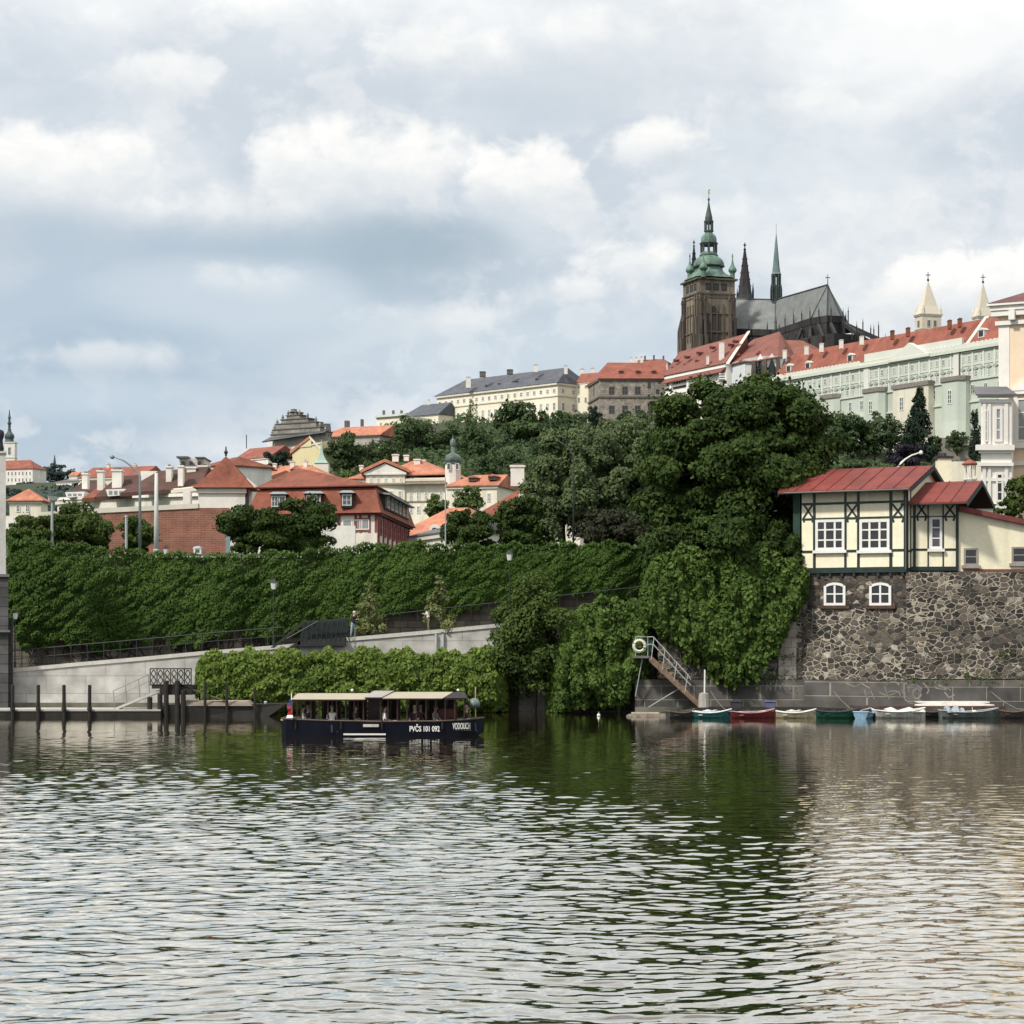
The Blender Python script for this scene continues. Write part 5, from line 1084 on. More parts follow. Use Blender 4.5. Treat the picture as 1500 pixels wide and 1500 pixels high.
# --- people: one skinned body per figure
SKN = mat('skin', (.50, .32, .24), .6, .05)
PMESH = {}
def skinned(J, E):
    me = bpy.data.meshes.new('body'); me.from_pydata([j[:3] for j in J], E, [])
    o = bpy.data.objects.new('tmp', me); COL.objects.link(o)
    sm = o.modifiers.new('s', 'SKIN'); sv = me.skin_vertices[0].data
    for i, j in enumerate(J): sv[i].radius = (j[3], j[4] if len(j) > 4 else j[3]); sv[i].use_root = i == 0
    sub = o.modifiers.new('u', 'SUBSURF'); sub.levels = 1; sub.render_levels = 1
    dg_ = bpy.context.evaluated_depsgraph_get(); dg_.update()
    r = bpy.data.meshes.new_from_object(o.evaluated_get(dg_)); bpy.data.objects.remove(o); return r
def person(label, loc, rz, pose, shirt, trousers, hair, group=None, bare_arms=True):
    if pose == 'sit':
        J = [(0, 0, .50, .15, .12), (0, .01, .70, .14, .11), (0, .02, .90, .17, .11), (0, .02, 1.02, .08), (0, 0, 1.10, .055), (0, -.02, 1.20, .085, .10), (0, -.02, 1.30, .075, .085)]
        E = [(0, 1), (1, 2), (2, 3), (3, 4), (4, 5), (5, 6)]
        for s in (-1, 1):
            k = len(J); J += [(s * .20, .02, .96, .06), (s * .25, -.03, .72, .045), (s * .17, -.24, .62, .036), (s * .13, -.33, .61, .035)]; E += [(2, k), (k, k + 1), (k + 1, k + 2), (k + 2, k + 3)]
            k = len(J); J += [(s * .10, -.05, .48, .09), (s * .12, -.42, .50, .065), (s * .12, -.44, .10, .045), (s * .12, -.58, .05, .04)]; E += [(0, k), (k, k + 1), (k + 1, k + 2), (k + 2, k + 3)]
    else:   # standing, leaning a little, forearms raised to the chest
        J = [(0, 0, .92, .15, .11), (0, -.03, 1.12, .14, .11), (0, -.07, 1.34, .18, .11), (0, -.08, 1.45, .08), (0, -.11, 1.52, .055), (0, -.14, 1.61, .085, .10), (0, -.14, 1.70, .075, .085)]
        E = [(0, 1), (1, 2), (2, 3), (3, 4), (4, 5), (5, 6)]
        for s in (-1, 1):
            k = len(J); J += [(s * .21, -.07, 1.38, .06), (s * .25, -.12, 1.12, .046), (s * .14, -.34, 1.20, .037), (s * .08, -.42, 1.24, .036)]; E += [(2, k), (k, k + 1), (k + 1, k + 2), (k + 2, k + 3)]
            k = len(J); J += [(s * .10, 0, .86, .09), (s * .12, -.02 - .06 * s, .48, .065), (s * .12, .02 - .08 * s, .09, .045), (s * .13, -.16 - .08 * s, .04, .042)]; E += [(0, k), (k, k + 1), (k + 1, k + 2), (k + 2, k + 3)]
    key = (pose, bare_arms)
    if key not in PMESH:
        me = skinned(J, E); pts = [(Vector(J[a][:3]), Vector(J[b][:3]), (a, b)) for a, b in E]; idx = []
        for p in me.polygons:
            c = p.center; best = min(pts, key=lambda s_: (c - s_[0].lerp(s_[1], min(max((c - s_[0]).dot(s_[1] - s_[0]) / (s_[1] - s_[0]).length_squared, 0), 1))).length)[2]
            b = best[1]
            if best in ((3, 4), (4, 5), (5, 6)): i_ = 0
            elif b in (7, 8, 15, 16) or b < 7: i_ = 1
            elif b in (9, 10, 17, 18): i_ = 0 if (bare_arms or b in (10, 18)) else 1
            elif b in (14, 22): i_ = 3
            else: i_ = 2
            idx.append(i_)
        me.materials.clear()
        for m in (SKN, SKN, SKN, SKN): me.materials.append(m)
        me.polygons.foreach_set('material_index', idx); me.polygons.foreach_set('use_smooth', [True] * len(idx)); PMESH[key] = (me, J[6], J[5])
    me, tp, hd2 = PMESH[key]
    o = thing('person', label, 'person', loc, group, rz)
    b = bpy.data.objects.new('body', me.copy()); COL.objects.link(b); b.parent = o
    for i, m in enumerate((SKN, shirt, trousers, MATS['dark_metal'])): b.data.materials[i] = m
    mb = MB(); c = Vector(tp[:3]) + Vector((0, .02, -.02)); rings = []
    for r_, z_ in ((.098, -.07), (.108, -.01), (.100, .05), (.07, .085), (.02, .10)): rings.append([(c.x + r_ * math.cos(a) * .88, c.y + r_ * math.sin(a) + (.02 if z_ < 0 else 0), c.z + z_ + (.05 if math.sin(a) < -.3 and z_ < 0 else 0)) for a in [i * math.pi / 5 for i in range(10)]])
    mb.loft(rings); mb.build('hair', hair, o, smooth=True, local=True)
    mb = MB(); h = Vector(hd2[:3]); mb.loft([[h + Vector((-.014, -.088, .02)), h + Vector((.014, -.088, .02)), h + Vector((0, -.085, .045))], [h + Vector((-.02, -.10, -.015)), h + Vector((.02, -.10, -.015)), h + Vector((0, -.125, -.01))]])
    mb.build('nose', SKN, b, local=True)
    return o
def cloth(n, c): return mat('cloth_' + n, c, .85, .12, 6)
whh, drk, brn, gry = cloth('white_hair', (.62, .58, .50)), cloth('dark_hair', (.025, .02, .018)), cloth('brown_hair', (.10, .065, .04)), cloth('grey_hair', (.30, .28, .26))
person('person in dark jacket and pale jeans standing on the ramp edge, holding a phone', at(517, 934.5, 140.3), R(60), 'stand', cloth('black_jacket', (.03, .03, .035)), cloth('pale_jeans', (.30, .40, .46)), whh, None, False)
person('person in white shirt on the path half hidden by the young tree', Vector((XX(628, 141.0), 141.0, path_z(628) - .12)), R(-70), 'stand', cloth('white_shirt', (.84, .83, .80)), cloth('khaki', (.16, .14, .10)), brn, None, True)

# --- the tour boat
Yb = 104.6; sb = Yb / F
def bx(px): return (px - 411) * sb
def bz(py): return (1079.5 - py) * sb
boat = thing('tour_boat', 'long navy wooden tour boat with beige canopy roofs and seated passengers', 'boat', (XX(411, Yb), Yb, 0))
navy = mat('navy_hull', (.004, .005, .011), .5, .15, 1, spec=.1); brown = mat('boat_brown', (.030, .013, .011), .45, .3, 2, stretch=(.4, 1, 1)); cano = mat('canopy_beige', (.36, .325, .245), .8, .06, 1); greyr = mat('canopy_grey', (.30, .285, .27), .8, .06, 1)
BW = 2.5
rings = []
for px, b, zt_, zb_ in ((411, .80, 1052, 1079), (418, 1.05, 1053, 1083), (470, 1.22, 1055, 1088), (560, 1.25, 1056.5, 1088), (640, 1.22, 1056, 1088), (676, 1.0, 1054.5, 1086), (698, .5, 1053, 1080), (708.5, .06, 1052, 1074)):
    x = bx(px); rings.append([(x, 1.25 - b * 1.02, bz(zt_)), (x, 1.25 - b * .96, bz(zb_)), (x, 1.25 + b * .96, bz(zb_)), (x, 1.25 + b * 1.02, bz(zt_))])
MB().loft(rings).build('hull', navy, boat, local=True)
mb = MB()
for s in (0, 3): mb.tube([Vector(r[s]) + Vector((0, 0, -.02)) for r in rings], .045, 5)
mb.build('rubbing_strake', mat('strake_brown', (.10, .075, .06), .6, .2), boat, local=True)
def yside(px): return 1.25 - float(np.interp(px, [411, 418, 470, 560, 640, 676, 698, 708.5], [.80, 1.05, 1.22, 1.25, 1.22, 1.0, .5, .06]))
mb = MB(); mb.box(bx(503), bx(565), yside(530) - .012, yside(530) + .06, bz(1077), bz(1074.6)); mb.build('white_stripe', W, boat, local=True)
mb = MB(); mb.box(bx(532), bx(555), yside(540) - .09, yside(540), bz(1065), bz(1061)); mb.build('step_plate', mat('plate', (.50, .47, .42), .6), boat, local=True)
mb = MB(); mb.box(bx(410), bx(428), .35, 2.1, bz(1056), bz(1054)); mb.build('stern_seat', mat('stern_pale', (.55, .50, .40), .7), boat, local=True)
for a, b in ((425, 534), (570, 664)):
    pass
def canopy(e0, e1, r0, r1, ye, yr, m, ov_=.22):
    z0, z1 = bz(ye), bz(yr); A = [(bx(e0), -ov_, z0), (bx(e1), -ov_, z0), (bx(e1), BW + ov_, z0), (bx(e0), BW + ov_, z0)]
    mb = MB(); B = [(bx(r0), .75, z1), (bx(r1), .75, z1), (bx(r1), 1.75, z1), (bx(r0), 1.75, z1)]
    mb.hexa(A + B); mb.box(bx(e0) + .03, bx(e1) - .03, -ov_ + .03, BW + ov_ - .03, z0 - .07, z0 - .002, 1)
    return mb.build('canopy', [m, brown], boat, local=True)
canopy(427, 535, 433, 556, 1024.5, 1017, cano); canopy(560, 648, 572, 662, 1023, 1015, cano); canopy(534, 559.5, 545, 575, 1021.5, 1013.2, greyr, .18)
canopy(649, 684, 655, 680, 1022.5, 1015.5, mat('canopy_dark', (.03, .025, .025), .7), .1)
k = 0
for px in (428, 441, 455, 467, 480, 493, 506, 519, 532, 557, 568, 582, 596, 610, 624, 638, 652, 666, 680):
    for y_ in (.12, BW - .12):
        MB().box(bx(px) - .035, bx(px) + .035, y_ - .035, y_ + .035, bz(1056), bz(1023.5)).build('post', brown, boat, local=True)
for k, (a, b) in enumerate(((441, 455), (467, 480), (480, 493), (506, 519), (519, 532), (557, 568), (568, 582), (596, 610), (610, 624), (624, 638), (638, 652), (652, 666))): MB().box(bx(a) + .04, bx(b) - .04, BW - .14, BW - .10, bz(1056), bz(1024.5)).build('dark_backing', mat('backing_brown', (.028, .018, .015), .8, .3, 2), boat, local=True)  # dark panels added across the far bays to darken the interior
for px in (433, 500, 560, 648): MB().tube([(bx(px), yside(px) - .06, bz(1056)), (bx(px), yside(px) - .07, bz(1068))], .05, 6).build('fender', mat('fender_black', (.012, .012, .012), .7), boat, local=True)
MB().box(bx(536), bx(556), 1.6, 1.66, bz(1056), bz(1024)).build('cabin_panel', brown, boat, local=True)
MB().box(bx(640), bx(668), 1.3, 1.36, bz(1056), bz(1040)).build('bulkhead', mat('bulk_red', (.09, .02, .02), .5), boat, local=True)
for px in (446, 470, 496, 516, 585, 606, 628): MB().box(bx(px) + .12, bx(px) + .36, .3, 2.2, .35, .62).build('bench', brown, boat, local=True)
MB().box(bx(425), bx(690), .2, 2.3, .28, .34).build('deck', dwood, boat, local=True)
fl = MB()
rg = []
for i in range(7): rg.append([(bx(428) - .04 * math.sin(i * 1.2) - .05 * i / 6 - .2, -.1 + .05 * math.sin(i * 1.7), bz(1026 + i * 4.3)), (bx(428) + .04 * math.cos(i) + .02, -.12 + .04 * math.cos(i * 1.3), bz(1026 + i * 4.3))])
for i, (a, b) in enumerate(zip(rg[:-1], rg[1:])): fl.prism([a[0], a[1], b[1], b[0]], (0, .02, 0), 0 if i < 2 else (1 if i < 5 else 2))
fl.build('flag', [mat('flag_blue', (.03, .035, .10), .8), mat('flag_red', (.36, .03, .035), .8), W], boat, local=True)
MB().tube([(bx(427.5), -.02, bz(1054)), (bx(427), -.02, bz(1015))], .03, 5).build('flag_staff', W, boat, local=True)
mb = MB(); mb.tube([(bx(696), 1.0, bz(1052)), (bx(696), 1.0, bz(1007))], .035, 6); mb.build('bow_staff', mat('brass', (.45, .38, .18), .4), boat, local=True)
mb = MB(); mb.lathe([(.24, bz(1037)), (.30, bz(1033)), (.30, bz(1030)), (.20, bz(1025.5)), (.05, bz(1023.5))], (bx(694), .9), 12); mb.build('bow_lantern', mat('lantern_teal', (.16, .20, .19), .4), boat, smooth=True, local=True)
for px in (670, 513): 
    mb = MB(); mb.ball((bx(px), 1.2, bz(1012)), .07, 6); mb.build('roof_lamp', W, boat, local=True)
for px in (512, 575): MB().box(bx(px), bx(px) + .2, .05, .25, bz(1058), bz(1055.5)).build('cushion', mat('cushion', (.5, .46, .38), .8), boat, local=True)
def lettering(txt, px0, px1, py0, py1, off=.035):
    cu = bpy.data.curves.new('lettering', 'FONT'); cu.body = txt; cu.size = 1; cu.extrude = .004; cu.offset = .022
    o = bpy.data.objects.new('lettering', cu); COL.objects.link(o); bpy.context.view_layer.update()
    d = o.dimensions.copy(); bb = o.bound_box; me = bpy.data.meshes.new_from_object(o.evaluated_get(bpy.context.evaluated_depsgraph_get())); bpy.data.objects.remove(o)
    o = bpy.data.objects.new('lettering', me); COL.objects.link(o); me.materials.clear(); me.materials.append(mat('letter_white', (.80, .80, .76), .6, .03))
    sx = (px1 - px0) * sb / d.x; sz = (py1 - py0) * sb / d.y
    ya, yb_ = yside(px0) - off, yside(px1) - off
    o.parent = boat; o.location = (bx(px0) - bb[0][0] * sx, ya, bz(py1)); o.rotation_euler = (R(90), 0, math.atan2(yb_ - ya, (px1 - px0) * sb)); o.scale = (sx, sz, 1)
lettering('PVČS 101 092', 600, 644, 1060.5, 1071.5); lettering('VODOUCH', 663, 691, 1058.8, 1068.2, .21)
seat_z = -.06
def pas(px, y_, label, sh, ha, rz=0): person(label, (XX(411, Yb) + bx(px), Yb + y_, seat_z + .22), R(rz), 'sit', cloth(*sh), cloth('jeans', (.05, .06, .10)), ha, 'passengers of the tour boat')
WS = ('white_shirt', (.84, .83, .80))
pas(442, .55, 'passenger in white shirt nearest the red flag', WS, drk, 90)
pas(449, 1.0, 'passenger in dark shirt sitting behind the one by the flag', ('navy', (.03, .035, .06)), gry, -60)
pas(485, .5, 'passenger with white shirt and grey hair in the middle of the rear canopy', WS, gry, 20)
pas(519, .7, 'passenger in dark clothes near the front of the rear canopy', ('charcoal', (.05, .05, .055)), brn, 70)
pas(563, .45, 'passenger in bright white shirt under the gap between the two canopies', WS, drk, 90)
pas(606.5, .6, 'passenger in dark top above the white registration lettering', ('plum', (.05, .03, .04)), whh, -20)
pas(614.5, 1.1, 'passenger in brown top, further in above the registration lettering', ('brown', (.09, .06, .045)), gry, 160)
pas(637, .7, 'passenger in grey top next to the red bulkhead', ('stone', (.20, .19, .18)), brn, 60)
pas(683, .85, 'boatman in dark clothes sitting at the bow beside the lantern', ('boatman', (.03, .028, .035)), gry, 90)
# ================================================================== THE TOWN
GD, GG, GP = MATS['glass_dark'], MATS['glass_grey'], MATS['glass_pale']
WP = MATS['white_paint']; CW, PW, WW = MATS['cream_wall'], MATS['pale_wall'], MATS['white_wall']
trimw = mat('stone_trim', (.58, .54, .46), .85, .08, .5)
chm = mat('chimney_white', (.70, .67, .61), .85, .08, .6)
def chimney(parent, px, py_top, py_bot, wpx, Y, d=1.0, cap=True, m=None):
    x0, x1 = XX(px - wpx / 2, Y), XX(px + wpx / 2, Y); mb = MB(); zt_ = ZZ(py_top, Y)
    mb.box(x0, x1, Y, Y + d, ZZ(py_bot, Y), zt_)
    if cap: mb.box(x0 - .1, x1 + .1, Y - .1, Y + d + .1, zt_, zt_ + .18); mb.box(x0 + .2, x1 - .2, Y + .2, Y + d - .2, zt_ + .18, zt_ + .36, 1)
    return mb.build('chimney', [m or chm, MATS['chimney_cap']], parent)
def rows(parent, fc, specs):
    for s in specs:
        py0, py1, pxs, wpx = s[:4]; opt = s[4] if len(s) > 4 else {}
        if isinstance(pxs, tuple): pxs = np.linspace(*pxs)
        for p in pxs:
            u_ = fc.u(p); Yh = fc.P(u_, 0).y; z0 = fc.z(p, py0 + opt.get('tilt', 0) * (p - opt.get('p0', p))); h_ = (py0 - py1) * Yh / F; w_ = wpx * Yh / F
            window(parent, fc, u_, z0, w_, h_, opt.get('fm', WP), opt.get('gm', GG), opt.get('c', 2), opt.get('r', 2), opt.get('fw', max(.10, w_ * .09)), opt.get('st', 'plain'), .02, opt.get('d', .08))
def house_(name, label, cat, pxa, Ya, pxb, Yb, base, eave, depth, wm, rm, ridge, hl=None, hr=None, ov=.4, wins=(), group=None, rd=None, corn=True):
    fc = Fac(pxa, Ya, pxb, Yb); z1 = ZZ(eave, Ya); zr = ZZ(ridge, Ya); z0 = ZZ(base, Ya)
    o = thing(name, label, cat, (*fc.P(fc.L / 2, 0, 0).xy, z0), group)
    mb = MB(); fc.box(mb, 0, fc.L, z0 - 4, z1, 0, -depth); mb.build('wall', wm, o)
    ro = None
    if rm is not None:
        mb = MB(); roof(mb, fc, 0, fc.L, z1 + .02, depth, zr, hl, hr, ov, ridge=rd); ro = mb.build('roof', rm, o)
    if corn:
        mb = MB(); fc.box(mb, -.15, fc.L + .15, z1 - .5, z1 - .15, -.3, .22); mb.build('cornice', trimw, o)
    rows(o, fc, wins)
    return o, fc, ro
pilw_ref = {}
def dormer(parent, fc, px, py_base, w, h, rm, out=.6, back=2.5, m=None, gm=None, o=-1.0):
    hatch = gm is GD and m is not pilw_ref.get('m')
    if hatch: w, h = w * .8, h * .7
    """a small roof dormer: box with a window and its own little roof"""
    u_ = fc.u(px, o); z = fc.z(px, py_base, o); mb = MB(); fc.box(mb, u_ - w / 2, u_ + w / 2, z, z + h, o, o - back); d = mb.build('dormer', m or WP, parent)
    mb = MB(); mb.prism([fc.P(u_ - w / 2 - .15, z + h, o + .2), fc.P(u_ + w / 2 + .15, z + h, o + .2), fc.P(u_, z + h + w * .3, o + .2)], fc.P(0, 0, o - back - .5) - fc.P(0, 0, o + .2)); mb.build('roof', rm, d)
    wn = bpy.data.objects.new('window', winmesh(w * .8, h * .85, 1, 1, .06, 'plain', MATS['chimney_cap'] if hatch else WP, gm or GG, .05)); COL.objects.link(wn); wn.parent = d; wn.location = fc.P(u_, z + h * .1, o + .01) - wloc(d); wn.rotation_euler = (0, 0, fc.rz)
    return d

# --- white tower house with steep pyramid roof
Yt = 200.0
o, fc, ro = house_('tower_house', 'white tower house with steep brown pyramid roof and spike, above the brick wall', 'house', 290.5, Yt, 359, Yt, 772, 714.5, 5.2, WW, None, 668, ov=.5)
mb = MB(); a, b, c, d = [fc.P(u_, ZZ(714.5, Yt), q_) for u_, q_ in ((-.5, .5), (fc.L + .9, .5), (fc.L + .9, -5.7), (-.5, -5.7))]; ap = at(331, 668, Yt + 2.6)
k1 = lambda p: p.lerp(ap, .14) - Vector((0, 0, .18))
mb.add([a, b, c, d, k1(a), k1(b), k1(c), k1(d), ap, ], [(0, 1, 5, 4), (1, 2, 6, 5), (2, 3, 7, 6), (3, 0, 4, 7), (4, 5, 8), (5, 6, 8), (6, 7, 8), (7, 4, 8), (3, 2, 1, 0)]); ro = mb.build('roof', MATS['roof_brown'], o)
mb = MB(); mb.tube([ap, ap + Vector((0, 0, .9))], [.12, .06], 6); mb.ball(ap + Vector((0, 0, .35)), .2, 6); mb.build('finial', MATS['dark_metal'], ro)
mb = MB(); fc.box(mb, -.02, fc.L * .9, ZZ(765, Yt), ZZ(760, Yt), 0, .05); mb.build('red_band', mat('red_band', (.24, .05, .05), .8), o)
mb = MB(); mb.prism([at(362, 700, Yt + 3), at(388, 722, Yt + 3), at(388, 727, Yt + 3), at(358, 703, Yt + 3)], (0, .4, 0)); mb.build('verge', chm, o)
mb = MB(); mb.box(XX(360, Yt), XX(364, Yt), Yt, Yt + .4, ZZ(772, Yt), ZZ(716, Yt)); mb.build('downpipe', MATS['dark_metal'], o)
# --- brick wall with pale coping
bw = thing('brick_wall', 'long red brick wall with pale coping, left of the white tower house', 'wall', (XX(240, 186), 186, 11)); Yk = 186.0
mb = MB(); mb.prism([at(60, 830, Yk), at(335, 830, Yk), at(335, 744, Yk), at(290, 744, Yk), at(155, 751, Yk), at(60, 756, Yk)], (0, .8, 0)); mb.build('wall_face', redbrick, bw)
mb = MB(); mb.prism([at(60, 756, Yk - .1), at(155, 751, Yk - .1), at(290, 744.5, Yk - .1), at(290, 737.5, Yk - .1), at(155, 744, Yk - .1), at(60, 750, Yk - .1)], (0, 1, 0)); mb.build('coping', trimw, bw)
mb = MB(); mb.box(XX(365, 187), XX(520, 187), 187, 187.8, ZZ(830, 187), ZZ(770, 187)); mb.build('end_wall', WW, bw)

# --- long low house with dark roofs and white chimneys, behind the wall
Yd = 232.0
o, fc, ro = house_('attic_house', 'long low house with dark brown roofs, white dormers and many chimneys behind the brick wall', 'house', 84, Yd + 14, 292, Yd - 10, 760, 733, 9, PW, None, 690)
for k, (a, b, ye, c_, d_, yr, m) in enumerate(((92, 140, 731, 120, 150, 706, 'roof_dark'), (120, 160, 730, 145, 163, 712, 'roof_brown'), (138, 205, 728, 172, 215, 698, 'roof_dark'), (176, 292, 722, 232, 306, 690, 'roof_dark'))):
    Yq = Yd + 12 - k * 6
    mb = MB(); q_ = [at(a, ye, Yq), at(b, ye - (b - a) * .07, Yq), at(d_, yr - (d_ - c_) * .09, Yq + 5), at(c_, yr, Yq + 5)]; mb.prism(q_, (0, 0, -.4)); mb.prism([q_[3], q_[2], q_[2] + Vector((2, 6, -3)), q_[3] + Vector((2, 6, -3))], (0, 0, -.3)); ro = mb.build('roof', MATS[m], o)
for a, b, y0, y1, Yq in ((95, 124, 729, 721, Yd + 10), (155, 184, 727, 717, Yd)):
    mb = MB(); mb.prism([at(a, y1, Yq - .5), at(b, y1 - 1, Yq - .5), at(b - 2, y0 - 2, Yq - .5), at(a + 3, y0, Yq - .5)], (0, 3, 0)); dm = mb.build('dormer', WP, o)
    for j in range(3):
        p = a + (b - a) * (.24 + .26 * j); mb = MB(); mb.prism([at(p - 2.6, y1 + 2, Yq - .52), at(p + 2.6, y1 + 2, Yq - .52), at(p + 2.4, y0 - 2.5, Yq - .52), at(p - 2.4, y0 - 2.5, Yq - .52)], (0, .06, 0)); mb.build('window', GP, dm)
for p, t_, b_, w_, Yq in ((124, 695, 716, 8, Yd + 12), (146.5, 691, 718, 8.5, Yd + 6), (171, 690, 716, 14, Yd + 2), (247, 685, 712, 8, Yd - 4), (264, 684, 712, 7, Yd - 6), (280, 686, 704, 13, Yd - 2), (218, 690, 708, 24, Yd + 3), (297, 684, 702, 12, Yd + 2)):
    chimney(o, p, t_, b_, w_, Yq, 1.3, p != 218)
mb = MB(); mb.prism([at(84, 733, Yd + 13.8), at(292, 727, Yd - 10.2), at(292, 722, Yd - 10.2), at(84, 729, Yd + 13.8)], (0, -.4, 0)); mb.build('cornice', WW, o)
mb = MB(); mb.box(XX(268, 205), XX(279, 205), 205, 206, ZZ(742, 205), ZZ(720, 205)); mb.build('garden_pier', chm, o)
ft = thing('roof_terrace_house', 'pale flat roofed house with terrace structures behind the dark attic roofs', 'house', (XX(285, 260), 260, 15))
mb = MB(); mb.box(XX(262, 262), XX(310, 262), 262, 270, 14, ZZ(690, 262)); mb.box(XX(262, 262), XX(298, 262), 262.5, 268, ZZ(690, 262), ZZ(671, 262)); mb.build('wall', PW, ft)
mb = MB(); mb.box(XX(259, 262), XX(276, 262), 261.6, 268, ZZ(670.9, 262), ZZ(668.5, 262)); mb.box(XX(286, 262), XX(300, 262), 261.6, 268, ZZ(670.9, 262), ZZ(669.5, 262)); mb.build('roof', MATS['roof_grey'], ft)
for p in (268, 280, 292): mb = MB(); mb.box(XX(p - 2.5, 262), XX(p + 2.5, 262), 261.9, 262.4, ZZ(684, 262), ZZ(676, 262)); mb.build('window', GD, ft)
house_('red_roofed_house', 'small dark red roofed house rising right behind the roof terrace house', 'house', 296, 300, 330, 296, 700, 684, 8, WW, MATS['roof_brown'], 669, 2, 2)
# --- long red roof beyond
o, fc, ro = house_('long_red_house', 'distant long house with a plain red roof left of the curved street lamp', 'house', 117, 460, 207, 455, 715, 700, 12, PW, MATS['roof_red'], 682, None, None, .3)
chimney(ro, 158, 680, 690, 3.5, 464, 1.5); chimney(ro, 197, 681, 690, 4, 464, 1.5)
# --- garden pavilion at far left
o, fc, ro = house_('garden_pavilion', 'small cream pavilion with orange pyramid roof and two arched windows, right of the pylon', 'pavilion', 14, 330, 60, 330, 757, 733, 4.9, CW, MATS['roof_orange'], 714.5, 2.35, 2.35, .5, wins=((750, 739, [26.5, 40.5], 5.5, dict(gm=GD, st='arch')),))
MB().box(XX(-20, 300), XX(75, 300), 300, 300.8, 15, ZZ(756, 300)).build('garden_wall', WW, o)
# --- church and convent on the skyline
Yc = 1250.0; sc_ = Yc / F
ch = thing('church_tower', 'slim white church tower with dark onion dome on the far left skyline', 'tower', at(14, 705, Yc))
MB().box(XX(6.5, Yc), XX(21.5, Yc), Yc, Yc + 6, ZZ(712, Yc), ZZ(648, Yc)).build('shaft', WW, ch)
mb = MB(); mb.box(XX(6, Yc), XX(22, Yc), Yc - .3, Yc + 6.3, ZZ(649, Yc), ZZ(647, Yc)); mb.box(XX(6, Yc), XX(22, Yc), Yc - .2, Yc + 6.2, ZZ(671, Yc), ZZ(669.5, Yc)); mb.build('cornice', trimw, ch)
mb = MB(); pr, c_ = plx(13.8, Yc + 3, [(7, 647), (6, 644), (7.5, 640), (6.8, 637), (3.5, 633), (2.2, 630)]); mb.lathe(pr, c_, 10); mb.build('onion_dome', mat('copper_dark', (.06, .085, .085), .6, .3, .3), ch)
mb = MB(); pr, c_ = plx(13.8, Yc + 3, [(2.8, 630), (2.8, 629), (2.0, 628.5), (2.0, 622), (3, 621), (3, 619), (1.7, 618), (1.7, 613), (2.6, 612.5), (1.2, 608), (.4, 600)]); mb.lathe(pr, c_, 8); mb.build('spire', MATS['copper_dark'], ch)
fcx = Fac(6.5, Yc - .05, 21.5, Yc - .05); rows(ch, fcx, ((666, 655, [13.8], 4, dict(gm=GD)),))
o, fc, ro = house_('convent', 'long white convent with orange roof below the far church tower', 'building', -20, 1200, 48, 1190, 712, 688, 14, WW, MATS['roof_red'], 674, None, 6, .6, wins=((696, 691, (-14, 44, 12), 2.4, dict(gm=GG, c=1)), (705.5, 700.5, (-14, 44, 12), 2.4, dict(gm=GG, c=1))))
o = thing('chapel_spire', 'thin dark chapel spire above the round wood on the far hill', 'spire', at(80, 690, 1300)); mb = MB(); pr, c_ = plx(80, 1300, [(1.8, 692), (1.6, 677), (1.9, 676), (.3, 666)]); mb.lathe(pr, c_, 6); mb.build('spire', MATS['copper_dark'], o)
house_('hillside_house', 'tiny orange roofed house just right of the round far wood', 'house', 101, 1150, 113, 1148, 706, 697, 7, PW, MATS['roof_orange'], 691, None, None)
house_('hillside_house', 'tiny pale house with grey roof below the far chapel spire', 'house', 82, 900, 118, 895, 716, 706, 9, WW, MATS['roof_grey'], 702, 2, 2)

# --- mansard building
Ym = 192.0
mr_ = thing('mansard_building', 'pale building with tall brown mansard roof, red trims and a row of dormers', 'building', (XX(480, Ym), Ym, 12))
roofb = MATS['roof_brown']; fm_ = Fac(385, Ym, 552, Ym - 3); 
side = fm_.side(fm_.L, 26); side = Fac(0, 0, 0, 0, pts=((side.a.x, side.a.y), (XX(600, 216), 216.0)))
ml, mrr = fm_.P(fm_.u(383), 0), fm_.P(fm_.L, 0)
def mz(py): return ZZ(py, Ym)
mb = MB(); fm_.box(mb, -.6, fm_.L, 8, mz(752), 0, -12)
far = side.P(side.L, 0); bk = fm_.P(-.6, 0, -14)
mb = MB(); A = fm_.P(-.6, 8); B = fm_.P(fm_.L, 8); C = side.P(side.L, 8); D = Vector((bk.x, far.y, 8))
mb.prism([A, B, C, D], (0, 0, mz(752) - 8)); mb.build('wall', PW, mr_)
# lower slope
ring0 = [fm_.P(-1.5, mz(754), .6), fm_.P(fm_.L + .6, mz(754), .6), side.P(side.L + .5, mz(754), .6), D + Vector((-.8, .5, mz(754) - 8))]
cen = sum((Vector((p.x, p.y, 0)) for p in ring0), Vector()) / 4
def inset(r, k, z): return [Vector((p.x + (cen.x - p.x) * k, p.y + (cen.y - p.y) * k, z)) for p in r]
ring1 = inset(ring0, .035, mz(746)); ring2 = inset(ring0, .13, mz(716)); ring3 = inset(ring0, .10, mz(714.5)); 
mb = MB(); mb.loft([ring0, ring1, ring2]); mb.loft([ring3, inset(ring0, .10, mz(713))], 1)
up = [fm_.P(fm_.u(443), mz(685), -6.5), ]
apx1 = at(437, 685.5, Ym + 6); apx2 = Vector((side.P(side.L * .62, 0, -6).x, side.P(side.L * .62, 0, -6).y, mz(688)))
r4 = inset(ring0, .10, mz(712.9))
mb.add(r4 + [apx1, apx2], [(0, 1, 4), (1, 2, 5, 4), (2, 3, 5), (3, 0, 4, 5), (3, 2, 1, 0)], 0); rfm = mb.build('roof', [roofb, mat('dark_red_trim', (.11, .03, .025), .8)], mr_)
mb = MB(); fm_.box(mb, -1, fm_.L + .3, mz(757), mz(752.5), 0, .35); side.box(mb, 0, side.L, mz(757), mz(752.5), 0, .35); mb.build('cornice', MATS['dark_red_trim'], mr_)
